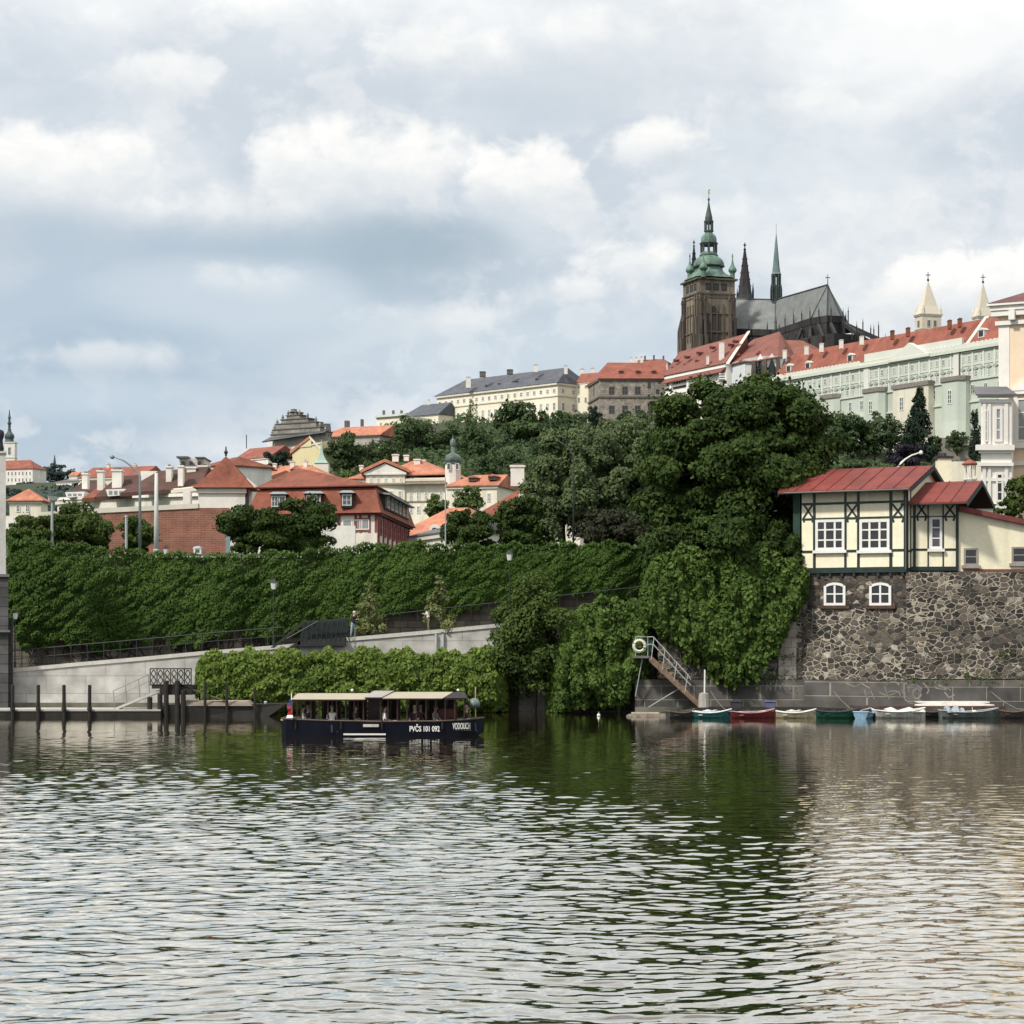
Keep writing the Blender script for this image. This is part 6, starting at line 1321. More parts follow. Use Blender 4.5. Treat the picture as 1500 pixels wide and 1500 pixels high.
slate = mat('dormer_dark', (.035, .032, .03), .6)
for p, w_ in ((408, 20), (459, 24), (508, 17)):
    Yq = fm_.P(fm_.u(p), 0).y - .55; x0, x1 = XX(p - w_ / 2, Yq), XX(p + w_ / 2, Yq); mb = MB(); mb.box(x0, x1, Yq, Yq + 3.5, mz(746), mz(725)); dm = mb.build('dormer', slate, rfm)
    mb = MB(); mb.loft([[(x0 - .25, Yq - .3, mz(725)), (x1 + .25, Yq - .3, mz(725)), (x1 + .25, Yq + 3.5, mz(725)), (x0 - .25, Yq + 3.5, mz(725))], [(x0 + .1, Yq + .3, mz(721)), (x1 - .1, Yq + .3, mz(721)), (x1 - .1, Yq + 3.5, mz(720)), (x0 + .1, Yq + 3.5, mz(720))]]); mb.build('roof', mat('zinc_roof', (.22, .25, .25), .6, .15), dm)
    f_ = Fac(p - w_ / 2, Yq, p + w_ / 2, Yq)
    for c in ([p - 5.5, p + 5.5] if w_ > 18 else [p]):
        wn = bpy.data.objects.new('window', winmesh(.62 if w_ > 18 else .85, 1.0, 2, 2, .09, 'plain', mat('grey_white', (.50, .50, .49), .6), GG, .05)); COL.objects.link(wn); wn.parent = dm; wn.location = f_.P(f_.u(c), mz(743.5), .02) - wloc(dm)
# right side: continuous dormer band
mb = MB(); so_ = .45; side.box(mb, side.L * .10, side.L * .82, mz(745), mz(723.5), so_, so_ - 3); dm = mb.build('dormer', slate, rfm)
mb = MB(); mb.prism([side.P(side.L * .07, mz(723.5), so_ + .5), side.P(side.L * .85, mz(723.5), so_ + .5), side.P(side.L * .80, mz(718), so_ - 2), side.P(side.L * .12, mz(718), so_ - 2)], (0, 0, -.15)); mb.build('roof', MATS['zinc_roof'], dm)
for k in range(6):
    wn = bpy.data.objects.new('window', winmesh(1.7, 1.05, 2, 2, .10, 'plain', MATS['grey_white'], GD, .05)); COL.objects.link(wn); wn.parent = dm; wn.location = side.P(side.L * (.17 + .12 * k), mz(743), so_ + .02) - wloc(dm); wn.rotation_euler = (0, 0, side.rz)
redf = mat('red_frame', (.22, .06, .06), .75)
for k in range(7): window(mr_, side, side.L * (.09 + .13 * k), mz(785), 1.5, 1.55, redf, GG, 2, 2, .2, 'plain', .02, .08)
mb = MB()
for k in range(8): side.box(mb, side.L * (.025 + .13 * k), side.L * (.025 + .13 * k) + .5, 8, mz(757), 0, .12)
for a in (497, 521, 528, 541, 551): fm_.box(mb, fm_.u(a) - .12, fm_.u(a) + .12, mz(782), mz(757), 0, .06)
fm_.box(mb, fm_.u(520), fm_.u(541), mz(781), mz(779), 0, .055); fm_.box(mb, fm_.u(520), fm_.u(541), mz(763), mz(761), 0, .055); side.box(mb, 0, side.L, mz(760.5), mz(758.5), 0, .1)
mb.build('red_trim', redf, mr_)
for p in (509, 524, 534): window(mr_, fm_, fm_.u(p), mz(778), .9, .9, WP, GP, 1, 1, .08, 'plain', .02, .05)
# low grey lean-to right of it
house_('lean_to_shed', 'long low shed with grey sheet roof running down right of the mansard building', 'shed', 602, 196, 656, 186, 800, 786, 6, PW, MATS['roof_grey'], 768, 6, None, .3)

# --- big orange roof with arched dormer
o, fc, ro = house_('orange_roofed_hall', 'low hall with a broad orange roof and one pale arched dormer', 'hall', 578, 236, 684, 230, 800, 787, 11, CW, MATS['roof_orange'], 742.5, 3.2, 4, .4)
mb = MB(); mb.box(XX(629, 231), XX(644, 231), 230.8, 234, ZZ(786, 231), ZZ(774, 231)); mb.lathe([(.6, 0), (.6, .1)], (0, 0), 3)
mb = MB(); pts = [(XX(629, 231), 230.8, ZZ(787, 231)), (XX(645, 231), 230.8, ZZ(787, 231))] + [(XX(637 + 8 * math.cos(R(a)), 231), 230.8, ZZ(774 - 6 * math.sin(R(a)), 231)) for a in range(0, 181, 20)]; mb.prism(pts, (0, 3, 0)); dm = mb.build('dormer', chm, ro)
mb = MB(); pts = [(XX(632.5, 231), 230.75, ZZ(786, 231)), (XX(641, 231), 230.75, ZZ(786, 231))] + [(XX(636.8 + 4.2 * math.cos(R(a)), 231), 230.75, ZZ(776 - 3 * math.sin(R(a)), 231)) for a in range(0, 181, 30)]; mb.prism(pts, (0, .04, 0)); mb.build('window', GD, dm)
# --- brown roof with white chimney
o, fc, ro = house_('brown_roofed_house', 'house with steep brown hip roof and a broad white chimney beside the lime trees', 'house', 700, 212, 850, 208, 790, 757, 12, PW, MATS['roof_brown'], 706, 2.9, None, .4)
chimney(ro, 758, 684, 712, 20, 216, 1.6); chimney(ro, 749.5, 681, 690, 4, 217, .8, False)
mb = MB(); mb.box(XX(760, 211), XX(769, 211), 211.4, 213, ZZ(728, 211), ZZ(722, 211)); mb.build('skylight', WP, ro)

# --- central cream palace with pediment
Yp = 336.0
o, fc, ro = house_('pediment_palace', 'cream palace with orange roofs and a triangular pediment in the sunlit middle', 'palace', 513, Yp, 655, Yp - 4, 765, 702, 15, CW, None, 672)
mb = MB(); roof(mb, fc, 0, fc.u(556), ZZ(701, Yp), 12, ZZ(681, Yp), 3.2, None, .5); roof(mb, fc, fc.u(556), fc.L, ZZ(697, Yp) , 15, ZZ(668, Yp), 4, 7, .3); ro = mb.build('roof', MATS['roof_orange'], o)
pf = Fac(536, Yp - 1.6, 593, Yp - 2.6); mb = MB(); pf.box(mb, 0, pf.L, ZZ(770, Yp), ZZ(696, Yp), 0, -2.5); mb.build('wall', CW, o)
mb = MB(); pf.box(mb, -.3, pf.L + .3, ZZ(697, Yp), ZZ(694.5, Yp), -2, .35); T = [pf.P(-.4, ZZ(694.5, Yp), .3), pf.P(pf.L + .4, ZZ(694.5, Yp), .3), pf.P(pf.L / 2, ZZ(680.5, Yp), .3)]; mb.prism(T, (0, 6, 0)); pdm = mb.build('pediment', WW, o)
for s in (0, 1):
    mb = MB(); a = T[s] + Vector((-.4 if s == 0 else .4, -.3, 0)); b = T[2] + Vector((0, -.3, .2)); mb.prism([a, b, b + Vector((0, 0, .5)), a + Vector((0, 0, .5))], (0, 6.4, 0)); mb.build('pediment_roof', MATS['roof_orange'], pdm)
mb = MB(); mb.lathe([(.55, 0), (.55, .1)], (0, 0), 10); w_ = mb.build('oculus', GG, pdm); w_.rotation_euler = (R(90), 0, 0); w_.location = pf.P(pf.L / 2, ZZ(690, Yp), .42) - wloc(pdm)
rows(o, pf, ((707, 700, (543, 587, 5), 4, dict(gm=GG)), (733, 719, (546, 586, 4), 5.5, dict(gm=GP)), (752, 741, (546, 586, 4), 5.5, dict(gm=GG))))
rows(o, fc, ((733, 719, [519, 527, 602, 613, 624, 635, 646], 5, dict(gm=GP)), (752, 741, [602, 613, 624, 635, 646], 5, dict(gm=GG))))
mb = MB(); fc.box(mb, -.3, fc.L + .2, ZZ(711.5, Yp), ZZ(709, Yp), 0, 1.0); fc.box(mb, -.2, fc.L + .2, ZZ(737, Yp), ZZ(735.5, Yp), 0, .15); mb.build('string_course', mat('string_brown', (.30, .24, .19), .85), o)
for p, t_, b_, w_ in ((579, 667, 676, 9), (595, 668, 675, 7), (611, 674, 694, 9), (620, 675, 686, 6), (529, 683, 690, 5)): chimney(ro, p, t_, b_, w_, Yp + 6 if p != 611 else Yp + 2, 1.6)
dormer(ro, fc, 606, 704, 2.2, 1.5, MATS['roof_orange'], m=MATS['roof_brown'], gm=GD, o=-.8)
# onion-domed turret
o = thing('onion_turret', 'white polygonal turret with dark copper onion dome beside the cream palace', 'tower', at(664, 735, Yp - 4)); Yo = Yp - 4
mb = MB(); pr, c_ = plx(663.5, Yo, [(12.2, 760), (12.2, 680)]); mb.lathe(pr, c_, 8, rot=R(22.5)); mb.build('shaft', WW, o)
mb = MB(); pr, c_ = plx(663.5, Yo, [(13.2, 680.3), (13.2, 677)]); mb.lathe(pr, c_, 8, rot=R(22.5)); mb.build('cornice', MATS['copper_dark'], o)
mb = MB(); pr, c_ = plx(663.5, Yo, [(11.5, 677), (12, 674), (11.5, 670), (9, 666.5), (5, 664.5), (3, 663.5), (2.6, 655)]); mb.lathe(pr, c_, 10); mb.build('onion_dome', mat('copper_onion', (.10, .135, .125), .5, .5, .4), o, smooth=True)
mb = MB(); pr, c_ = plx(663.5, Yo, [(2.6, 655), (4.2, 651.5), (4.4, 648), (3.6, 645), (1, 642), (.4, 637)]); mb.lathe(pr, c_, 8); mb.build('lantern_dome', MATS['copper_onion'], o)
for s in (-1, 1): 
    f_ = Fac(657, Yo - 4.4 * .29 - .0, 670, Yo - 4.4 * .29); window(o, f_, f_.u(663.5 + s * 6.2), ZZ(689, Yo), .55, 1.0, WP, GG, 1, 1, .06, 'plain', .18, .02)
o, fc, ro = house_('palace_wing', 'lower cream wing with orange roof right of the onion turret', 'house', 655, Yp - 10, 728, Yp - 12, 755, 712, 10, CW, MATS['roof_orange'], 693, 2.6, None, .4, wins=((735, 722, [684, 700, 716], 5, dict(gm=GG)),))
dormer(ro, fc, 692, 705, 1.6, .8, MATS['roof_orange'], m=MATS['roof_brown'], gm=GD, o=-1.2); dormer(ro, fc, 721, 703, 1.6, .8, MATS['roof_orange'], m=MATS['roof_brown'], gm=GD, o=-1.2)

# --- roofs behind the mansard building
o, fc, ro = house_('orange_roof_row', 'row of orange roofs with white chimneys just behind the mansard building', 'house', 376, 424, 475, 420, 712, 700, 11, WW, MATS['roof_orange'], 680, 2, 5, .3)
chimney(ro, 428, 677, 690, 6, 426, 1.6); chimney(ro, 447, 676, 690, 5.5, 426, 1.6); chimney(ro, 402, 680, 690, 5, 427, 1.6)
for p in (393, 432): dormer(ro, fc, p, 694, 2.4, 1.3, MATS['roof_orange'], m=MATS['roof_brown'], gm=GD, o=-1.2)
house_('white_gabled_house', 'small white house with jumbled orange roof left of the row of orange roofs', 'house', 352, 410, 392, 405, 716, 702, 9, WW, MATS['roof_orange'], 690, None, None, .3, wins=((712, 706, (360, 384, 3), 3.5, dict(gm=GG)),))
house_('white_gabled_house', 'pale house with reddish roof behind the white tower house roof', 'house', 338, 470, 378, 466, 700, 688, 9, WW, MATS['roof_red'], 680, 1, 1, .3)
o = thing('copper_turret', 'small turret with pale green copper tent roof above the mansard ridge', 'tower', at(470, 700, 440)); mb = MB(); mb.box(XX(462, 440), XX(481, 440), 440, 442.6, ZZ(705, 440), ZZ(679, 440)); mb.build('shaft', PW, o)
mb = MB(); pr, c_ = plx(471, 441.3, [(14.5, 679), (9, 674), (4.5, 667), (2.6, 661), (1.6, 652), (.5, 644)]); mb.lathe(pr, c_, 4, rot=R(45)); mb.build('tent_roof', mat('copper_pale', (.30, .42, .35), .6, .12, .6), o)
o, fc, ro = house_('yellow_gable_house', 'tall yellow gabled house with orange roof in front of the grey gabled palace', 'house', 428, 575, 470, 560, 700, 655, 10, mat('yellow_wall', (.62, .54, .32), .85, .06, .3), None, 640, wins=((690, 680, [446, 458], 4, dict(gm=GG)),))
mb = MB(); mb.prism([fc.P(fc.u(436), fc.z(436, 656), .2), fc.P(fc.u(457), fc.z(457, 654), .2), fc.P(fc.u(457), fc.z(457, 641), .2)], (0, 9, 0)); mb.build('gable', MATS['yellow_wall'], o); mb = MB(); mb.prism([fc.P(-.6, fc.z(428, 665), .4), fc.P(fc.u(455), fc.z(455, 643), .4), fc.P(fc.u(455), fc.z(455, 639), .4), fc.P(-.6, fc.z(428, 660), .4)], (0, 10, 0)); mb.build('roof', MATS['roof_orange'], o)
mb = MB(); mb.prism([fc.P(fc.u(455), fc.z(455, 642), .4), fc.P(fc.u(473), fc.z(473, 662), .4), fc.P(fc.u(473), fc.z(473, 658), .4), fc.P(fc.u(455), fc.z(455, 638), .4)], (0, 10, 0)); mb.build('verge', PW, o)
o, fc, ro = house_('dark_red_house', 'house with dull dark red roof at the left foot of the grey gabled palace', 'house', 343, 600, 393, 590, 690, 674, 12, WW, MATS['roof_red'], 655, None, None, .3)
MB().tube([at(361, 657, 598), at(361, 637, 598)], .12, 4).build('aerial', MATS['dark_metal'], ro)

# --- grey gabled palace (stepped renaissance gable)
Yg = 640.0; gp = thing('gabled_palace', 'grey palace with a stepped ornate gable and long slate roof on the skyline', 'palace', at(440, 690, Yg)); sg_ = mat('sgraffito_wall', (.34, .31, .27), .9, .2, .15, fine=.1)
ga = Fac(403, Yg - 2, 480, Yg - 12); gl2 = Fac(392, Yg + 16, 403, Yg - 2)
mb = MB(); mb.prism([ga.P(0, ga.z(403, 700)), ga.P(ga.L, ga.z(403, 700)), ga.P(ga.L, ga.z(403, 641)), ga.P(0, ga.z(403, 641))], (0, 22, 0)); mb.build('wall', sg_, gp)
mb = MB(); gl2.box(mb, 0, gl2.L, ga.z(403, 700), ga.z(403, 641), .2, -4); mb.build('wall', WW, gp)
gz = lambda py: ga.z(403, py)
mb = MB(); steps = [(398, 478, 641, 636), (401, 470, 636, 629), (405, 464, 629, 621), (413, 452, 621, 615), (421, 440, 615, 609.5), (426, 435, 609.5, 605)]
for a, b, y0, y1 in steps: ga.box(mb, ga.u(a), ga.u(b), gz(y0), gz(y1), .4, -3); ga.box(mb, ga.u(a) - .25, ga.u(b) + .25, gz(y1) - .3, gz(y1), .6, -3.1, 1)
for a, b, y0, y1 in steps[:-1]:
    for p in (a, b): mb.lathe([(.3, gz(y1)), (.3, gz(y1) + .3), (.45, gz(y1) + .6), (.06, gz(y1) + 1.5)], ga.P(ga.u(p) + (.3 if p == a else -.3), 0, 0).xy, 6)
pr, c_ = ([(1.2, gz(605)), (.8, gz(603.5)), (1.1, gz(602)), (.1, gz(600))]), ga.P(ga.u(430.5), 0, 0).xy; mb.lathe(pr, c_, 6)
mb.build('stepped_gable', [mat('gable_grey', (.23, .215, .19), .9, .3, .2, fine=.2), mat('gable_edge', (.11, .105, .095), .9)], gp)
mb = MB(); mb.prism([ga.P(ga.u(389), gz(647), 2), ga.P(ga.u(480), gz(639), 2), ga.P(ga.u(478), gz(634), -1), ga.P(ga.u(398), gz(637), -1)], (0, 3, 0)); mb.build('eave_skirt', MATS['roof_slate'], gp)
mb = MB(); A = ga.P(ga.u(432), gz(620.5), -3); B = at(484, 620.5, Yg + 22); C = at(484, 641, Yg + 6); D = ga.P(ga.u(470), gz(641), -3); mb.add([A, B, C, D, A + Vector((0, 14, -12)), B + Vector((0, 14, -12))], [(0, 1, 2, 3), (0, 4, 5, 1)]); rf = mb.build('roof', mat('roof_charcoal', (.055, .055, .06), .7, .2, .2), gp)
o, fc, ro = house_('long_orange_palace', 'long palace with bright orange roof between the grey gable and the cream corner palace', 'palace', 462, 700, 556, 690, 675, 641, 16, sg_, MATS['roof_orange'], 624, 6, None, .8, wins=((655, 647, (476, 548, 7), 4, dict(gm=GD)),))
for p, t_, w_ in ((508, 616, 7), (530, 614, 4), (476, 623, 4)): chimney(ro, p, t_, 628, w_, 706, 3, False, mat('chimney_dark', (.12, .11, .10), .9))
# ================================================================== THE CASTLE
cast_cream = mat('castle_cream', (.76, .71, .56), .85, .05, .1, fine=.03, streak=.14); cast_green = mat('castle_green', (.47, .51, .44), .85, .05, .1, fine=.03, streak=.14); pilw = mat('pilaster_white', (.58, .59, .53), .85, .05, .1); pilw_ref['m'] = pilw
# --- cream corner palace left of the slate roofed palace
o, fc, ro = house_('corner_palace', 'cream palace block with balustrade left of the long slate roofed palace', 'palace', 552, 800, 594, 792, 660, 612, 16, cast_cream, None, 600, wins=((627, 619, (558, 588, 5), 3.5, dict(gm=GG)), (642, 634, (558, 588, 5), 3.5, dict(gm=GG))))
mb = MB(); fc.box(mb, -.6, fc.L + .6, fc.z(552, 612), fc.z(552, 609), -3, .8); mb.build('balustrade', pilw, o)
for p in (562, 576, 588): chimney(o, p, 601, 610, 3.5, 802, 2, False, MATS['chimney_dark'])
o, fc, ro = house_('grey_hall', 'dark grey roofed hall tucked behind trees between the two cream palaces', 'building', 590, 850, 642, 838, 650, 611, 14, cast_cream, MATS['roof_slate'], 592, 4, None, .5)
chimney(ro, 628, 586, 596, 3, 850, 1.5)
# --- slate-roofed long palace
o, fc, ro = house_('slate_palace', 'long cream palace with dark slate hip roof and rows of windows on the castle hill', 'palace', 640, 852, 817, 805, 655, 580.5, 17, cast_cream, MATS['roof_slate'], 556, 8, 3, .8)
sd_ = fc.side(fc.L, 17); zc = fc.z(640, 580.5)
mb = MB(); sd_.box(mb, 0, sd_.L, zc - 26, zc - .01, .03, -2); 
def lvl(k): return zc - k
mb = MB()
for f_ in (fc, sd_):
    f_.box(mb, -.2, f_.L + .2, lvl(.9), lvl(.2), 0, .7); f_.box(mb, 0, f_.L, lvl(5.2), lvl(4.7), 0, .3); f_.box(mb, 0, f_.L, lvl(12.8), lvl(12.4), 0, .2)
mb.build('string_course', trimw, o)
nW = 19
for k in range(nW):
    u_ = fc.L * (k + .5) / nW
    for z_, h_, w_, gm in ((3.9, 1.7, 1.5, GG if k % 4 else GD), (10.4, 3.0, 1.5, GP if k % 3 else GG), (17.5, 2.6, 1.5, GG)): window(o, fc, u_, lvl(z_), w_, h_, WP, gm, 2, 2, .2, 'plain', .03, .10)
for k in range(3):
    for z_, h_ in ((3.9, 1.7), (10.4, 3.0), (17.5, 2.6)): window(o, sd_, sd_.L * (k + .5) / 3, lvl(z_), 1.5, h_, WP, GG, 2, 2, .2, 'plain', .05, .10)
for p, t_, b_, w_ in ((686, 553, 568, 7), (707, 545, 552, 9), (747, 542, 548, 9), (785, 535, 545, 6), (829, 536, 548, 5)): chimney(ro, p, t_, b_, w_, 835 - (p - 686) * .2, 2.2, True, chm if p in (686, 785, 829) else MATS['chimney_dark'])
for p, y_ in ((660, 573), (712, 566), (731, 563), (756, 559), (786, 556)): dormer(ro, fc, p, y_ + 2, 1.8, 1.1, MATS['roof_slate'], m=MATS['roof_slate'], gm=GD, o=-2.2)
# --- narrow link
o, fc, ro = house_('link_wing', 'narrow cream wing with dark red roof between slate palace and grey stone palace', 'palace', 841, 812, 866, 808, 650, 561, 12, cast_cream, MATS['roof_red'], 545, None, None, .3, wins=((569, 564, [848, 858], 3.4, dict(gm=GG)), (590, 582, [848, 858], 4, dict(gm=GG)), (612, 602, [848, 858], 4, dict(gm=GG))))
chimney(ro, 853, 541, 550, 6, 818, 2); chimney(ro, 868, 540, 550, 6, 818, 2)
# --- grey stone palace
stone = brickmat('castle_stone', (.22, .195, .165), (.29, .26, .22), (.19, .17, .15), 1.6, .8, .05, .05)
gs = thing('stone_palace', 'brown grey stone palace with bright red hip roof and dark tall windows', 'palace', at(920, 640, 790)); fa_ = Fac(878, 786, 975, 786); fl_ = Fac(862, 808, 878, 786)
mb = MB(); A, B = fa_.P(0, 0), fa_.P(fa_.L, 0); C = B + Vector((0, 24, 0)); D = Vector((fl_.a.x, fl_.a.y, 0)); zb_, zt_ = ZZ(660, 786), ZZ(555, 786)
mb.prism([Vector((p.x, p.y, zb_ - 5)) for p in (A, B, C, D + Vector((3, 2, 0)), D)], (0, 0, zt_ - zb_ + 5)); mb.build('wall', stone, gs)
mb = MB(); E = .9
pts = [Vector((p.x, p.y, zt_ + .05)) for p in (A + Vector((-.3, -E, 0)), B + Vector((E, -E, 0)), C + Vector((E, 0, 0)), D + Vector((-E, 1, 0)))]; r0, r1 = at(890, 531, 800), at(975, 531.5, 800)
mb.add(pts + [r0, r1], [(0, 1, 5, 4), (1, 2, 5), (2, 3, 4, 5), (3, 0, 4), (3, 2, 1, 0)]); ro = mb.build('roof', mat('roof_bright_red', (.245, .082, .056), .8, .2, .2, fine=.1, streak=.3), gs)
mb = MB()
for f_ in (fa_, fl_):
    f_.box(mb, 0, f_.L, ZZ(557.5, 786), ZZ(555.2, 786), 0, .5); f_.box(mb, 0, f_.L, ZZ(582.5, 786), ZZ(580, 786), 0, .4)
mb.build('string_course', mat('stone_dark', (.15, .13, .11), .9, .1), gs)
rows(gs, fa_, ((578, 566, [896, 915.5, 934], 8.5, dict(gm=GD, fm=MATS['stone_dark'])), (606, 594, [896, 915.5, 934], 8.5, dict(gm=GD, fm=MATS['stone_dark'])), (569, 560, [951], 5, dict(gm=GD, fm=MATS['stone_dark'])), (577, 570, [963], 5, dict(gm=GD, fm=MATS['stone_dark'])), (562, 557.8, [966], 4, dict(gm=GD, fm=MATS['stone_dark'])), (600, 593, [952, 966], 6, dict(gm=GD, fm=MATS['stone_dark'])), (613, 602, [951, 966], 7, dict(gm=GD, fm=MATS['stone_dark']))))
rows(gs, fl_, ((580, 564, [870], 7, dict(gm=GD, fm=MATS['stone_dark'])),))
for p in (910, 935, 958): dormer(ro, fa_, p, 547, 2.2, 1.2, MATS['roof_bright_red'], m=MATS['roof_red'], gm=GD, o=-3.5)
for p, t_ in ((925, 524), (932, 524), (940, 523)): chimney(ro, p, t_, 535, 3.4, 801, 1.6)
o, fc, ro = house_('rear_roof_wing', 'low red roofed wing peeping over the ridge of the stone palace', 'building', 930, 822, 978, 818, 560, 533, 12, PW, MATS['roof_red'], 524.5, None, 3, .3)
for k, p in enumerate((945, 958, 972)): chimney(ro, p, 521 - k % 2, 530, 2.4, 824, 1.2, False, MATS['chimney_dark'])
# --- old royal palace: white loggias, big red roof
rp = thing('royal_palace', 'old white palace with gallery bands and huge dull red roof below the cathedral', 'palace', at(1020, 650, 765)); fr_ = Fac(975, 778, 1064, 742)
def rz(py): return fr_.z(975, py)
dullred = mat('roof_dull_red', (.20, .078, .062), .85, .16, .2, fine=.09)
mb = MB(); fr_.box(mb, 0, fr_.L, rz(680), rz(551), 0, -14); mb.build('wall', WW, rp)
ra, rb = at(995, 515.5, 795), at(1094, 488.5, 757)
e0, e1 = fr_.P(-.5, rz(550.5), .7), fr_.P(fr_.L + .2, rz(550.5), .7)
mb = MB(); b0, b1 = ra + Vector((4, 14, -16)), rb + Vector((4, 14, -16)); mb.add([e0, e1, rb, ra, b0, b1], [(0, 1, 2, 3), (3, 2, 5, 4), (0, 3, 4), (1, 5, 2), (4, 5, 1, 0)]); ro = mb.build('roof', dullred, rp)
mb = MB(); a, b = rb + Vector((.2, -.1, .3)), e1 + Vector((.4, -.3, -.4)); mb.prism([a, b, b + Vector((.9, 0, 0)), a + Vector((.9, 0, .3))], (0, .8, .5)); mb.build('gable_coping', trimw, ro)
mb = MB()
fr_.box(mb, 0, fr_.L, rz(556), rz(552.8), 0, .5); fr_.box(mb, 0, fr_.L * .78, rz(569.5), rz(566.5), 0, .5); fr_.box(mb, 0, fr_.L * .78, rz(580), rz(577), 0, .4)
mb.build('gallery_band', WP, rp)
mb = MB(); mb.prism([fr_.P(-.3, rz(562), 1.8), fr_.P(fr_.L * .98, rz(562), 1.8), fr_.P(fr_.L, rz(555.5), .2), fr_.P(0, rz(555.5), .2)], (0, 0, -.3)); mb.build('skirt_roof', dullred, rp)
for k in range(18):
    u_ = fr_.L * (.03 + .72 * k / 17); mb = MB(); fr_.box(mb, u_ - .45, u_ + .45, rz(566.3), rz(562.5), 0.01, .05); mb.build('loggia_opening', GD, rp)
mb = MB(); fr_.box(mb, 0, fr_.L * .76, rz(573), rz(569.7), .01, .12); mb.build('shadow_gap', mat('gallery_shade', (.05, .035, .03), .8), rp)  # dark strip painted in as the shade below the gallery band
mb = MB()
for p in (985, 1010, 1035): fr_.box(mb, fr_.u(p) - .7, fr_.u(p) + .7, rz(680), rz(562), 0, .9)
mb.build('buttress', WP, rp)
rows(rp, fr_, ((609, 590, [983, 1000, 1022, 1046], 8, dict(gm=GG, fm=trimw)), (585, 582, [982, 1002, 1022], 9, dict(gm=GD, fm=trimw, c=1, r=1))))
mb = MB(); bp_ = at(1052, 540, 743); 
for k in range(3): mb.box(XX(1053, 744), XX(1067, 744), 742.5, 746, ZZ(549 + k * 3.6, 744), ZZ(547.3 + k * 3.6, 744))
mb.build('balcony', WP, rp)
for (p, y_) in ((988, 527), (1004, 522), (1022, 516), (1041, 508), (1068, 504), (1003, 534), (1020, 528), (985, 538), (1075, 499)):
    f_ = (p - 975) / 90; dormer(ro, fr_, p, y_ + 3, 2.0, 1.0, dullred, m=MATS['roof_brown'], gm=GD, o=-6.5 if y_ < 525 - f_ * 14 else -3.5, back=1.6)
chimney(ro, 1057.5, 502, 528, 7, 748, 2.2); chimney(ro, 1037, 522, 534, 3.5, 752, 1.6)
# --- polygonal chapel with tent roof
cp_ = thing('palace_chapel', 'chapel with polygonal dull red tent roof and tall buttressed windows below the cathedral', 'chapel', at(1110, 600, 735)); apx = at(1142, 485.5, 748); apl = at(1103, 497.5, 770)
ev = [at(1064, 535.5, 746), at(1090, 529.5, 732), at(1105, 530, 727), at(1120, 526.5, 724), at(1140, 523.5, 724), at(1157, 523, 730), at(1166, 522, 745), at(1150, 512, 775), at(1066, 528, 790)]
mb = MB(); n = len(ev); mb.add(ev + [apl, apx], [(0, 1, n), (1, 2, n), (2, n + 1, n), (2, 3, n + 1), (3, 4, n + 1), (4, 5, n + 1), (5, 6, n + 1), (6, 7, n + 1), (7, 8, n), (7, n, n + 1), (8, 0, n), tuple(range(n - 1, -1, -1))]); ro = mb.build('roof', dullred, cp_)
MB().tube([apx, apx + Vector((0, 0, 2.2))], [.25, .1], 5).build('finial', MATS['dark_metal'], ro)
wl_ = [Vector((p.x + (apx.x - p.x) * .05, p.y + (apx.y - p.y) * .05, 0)) for p in ev]
mb = MB(); mb.prism([Vector((p.x, p.y, 60)) for p in wl_], (0, 0, ZZ(529, 730) - 60 + 1.2)); mb.build('wall', mat('chapel_wall', (.46, .45, .42), .9, .15, .15), cp_)
for i in range(2, 7):
    p = wl_[i]; mb = MB(); out = (p - Vector((apx.x, apx.y, 0))).normalized(); q_ = p + out * 1.2; mb.lathe([(1.5, 62), (1.2, ZZ(545, 730)), (.8, ZZ(530, 730))], (q_.x, q_.y), 4, rot=math.atan2(out.y, out.x) + R(45)); mb.build('buttress', mat('dark_stone', (.085, .07, .06), .9, .3, .2), cp_)
for i in range(2, 6):
    a, b = wl_[i], wl_[i + 1]; f_ = Fac(0, 0, 0, 0, pts=((a.x, a.y), (b.x, b.y))); 
    mb = MB(); w2 = f_.L * .27; zz0, zz1 = ZZ(566, 730), ZZ(540, 730); c_ = f_.L / 2; mb.prism([f_.P(c_ - w2, zz0, .1), f_.P(c_ + w2, zz0, .1), f_.P(c_ + w2, zz1, .1), f_.P(c_, zz1 + 3, .1), f_.P(c_ - w2, zz1, .1)], (f_.P(0, 0, .1) - f_.P(0, 0, -.1))); mb.build('window', GD, cp_)
    mb = MB(); w3 = f_.L * .4; mb.prism([f_.P(c_ - w3, zz1 - 2, .05), f_.P(c_ + w3, zz1 - 2, .05), f_.P(c_ + w3, zz1 + 2, .05), f_.P(c_, zz1 + 4.6, .05), f_.P(c_ - w3, zz1 + 2, .05)], (f_.P(0, 0, .05) - f_.P(0, 0, -.05))); mb.build('window_hood', WP, cp_)
f_ = Fac(0, 0, 0, 0, pts=((wl_[0].x, wl_[0].y), (wl_[1].x, wl_[1].y))); mb = MB(); f_.box(mb, 0, f_.L, 60, ZZ(536, 738), 0.02, .25); mb.build('side_wall', mat('blue_white', (.58, .60, .62), .9, .06, .2), cp_)
for p, y_ in ((1082, 521), (1112, 518), (1122, 515), (1150, 513)): 
    q_ = at(p, y_, 735); mb = MB(); mb.prism([q_ + Vector((-.9, -.6, 0)), q_ + Vector((.9, -.6, 0)), q_ + Vector((0, -.6, 1.1))], (0, 3, 0)); mb.build('dormer', MATS['roof_brown'], ro)
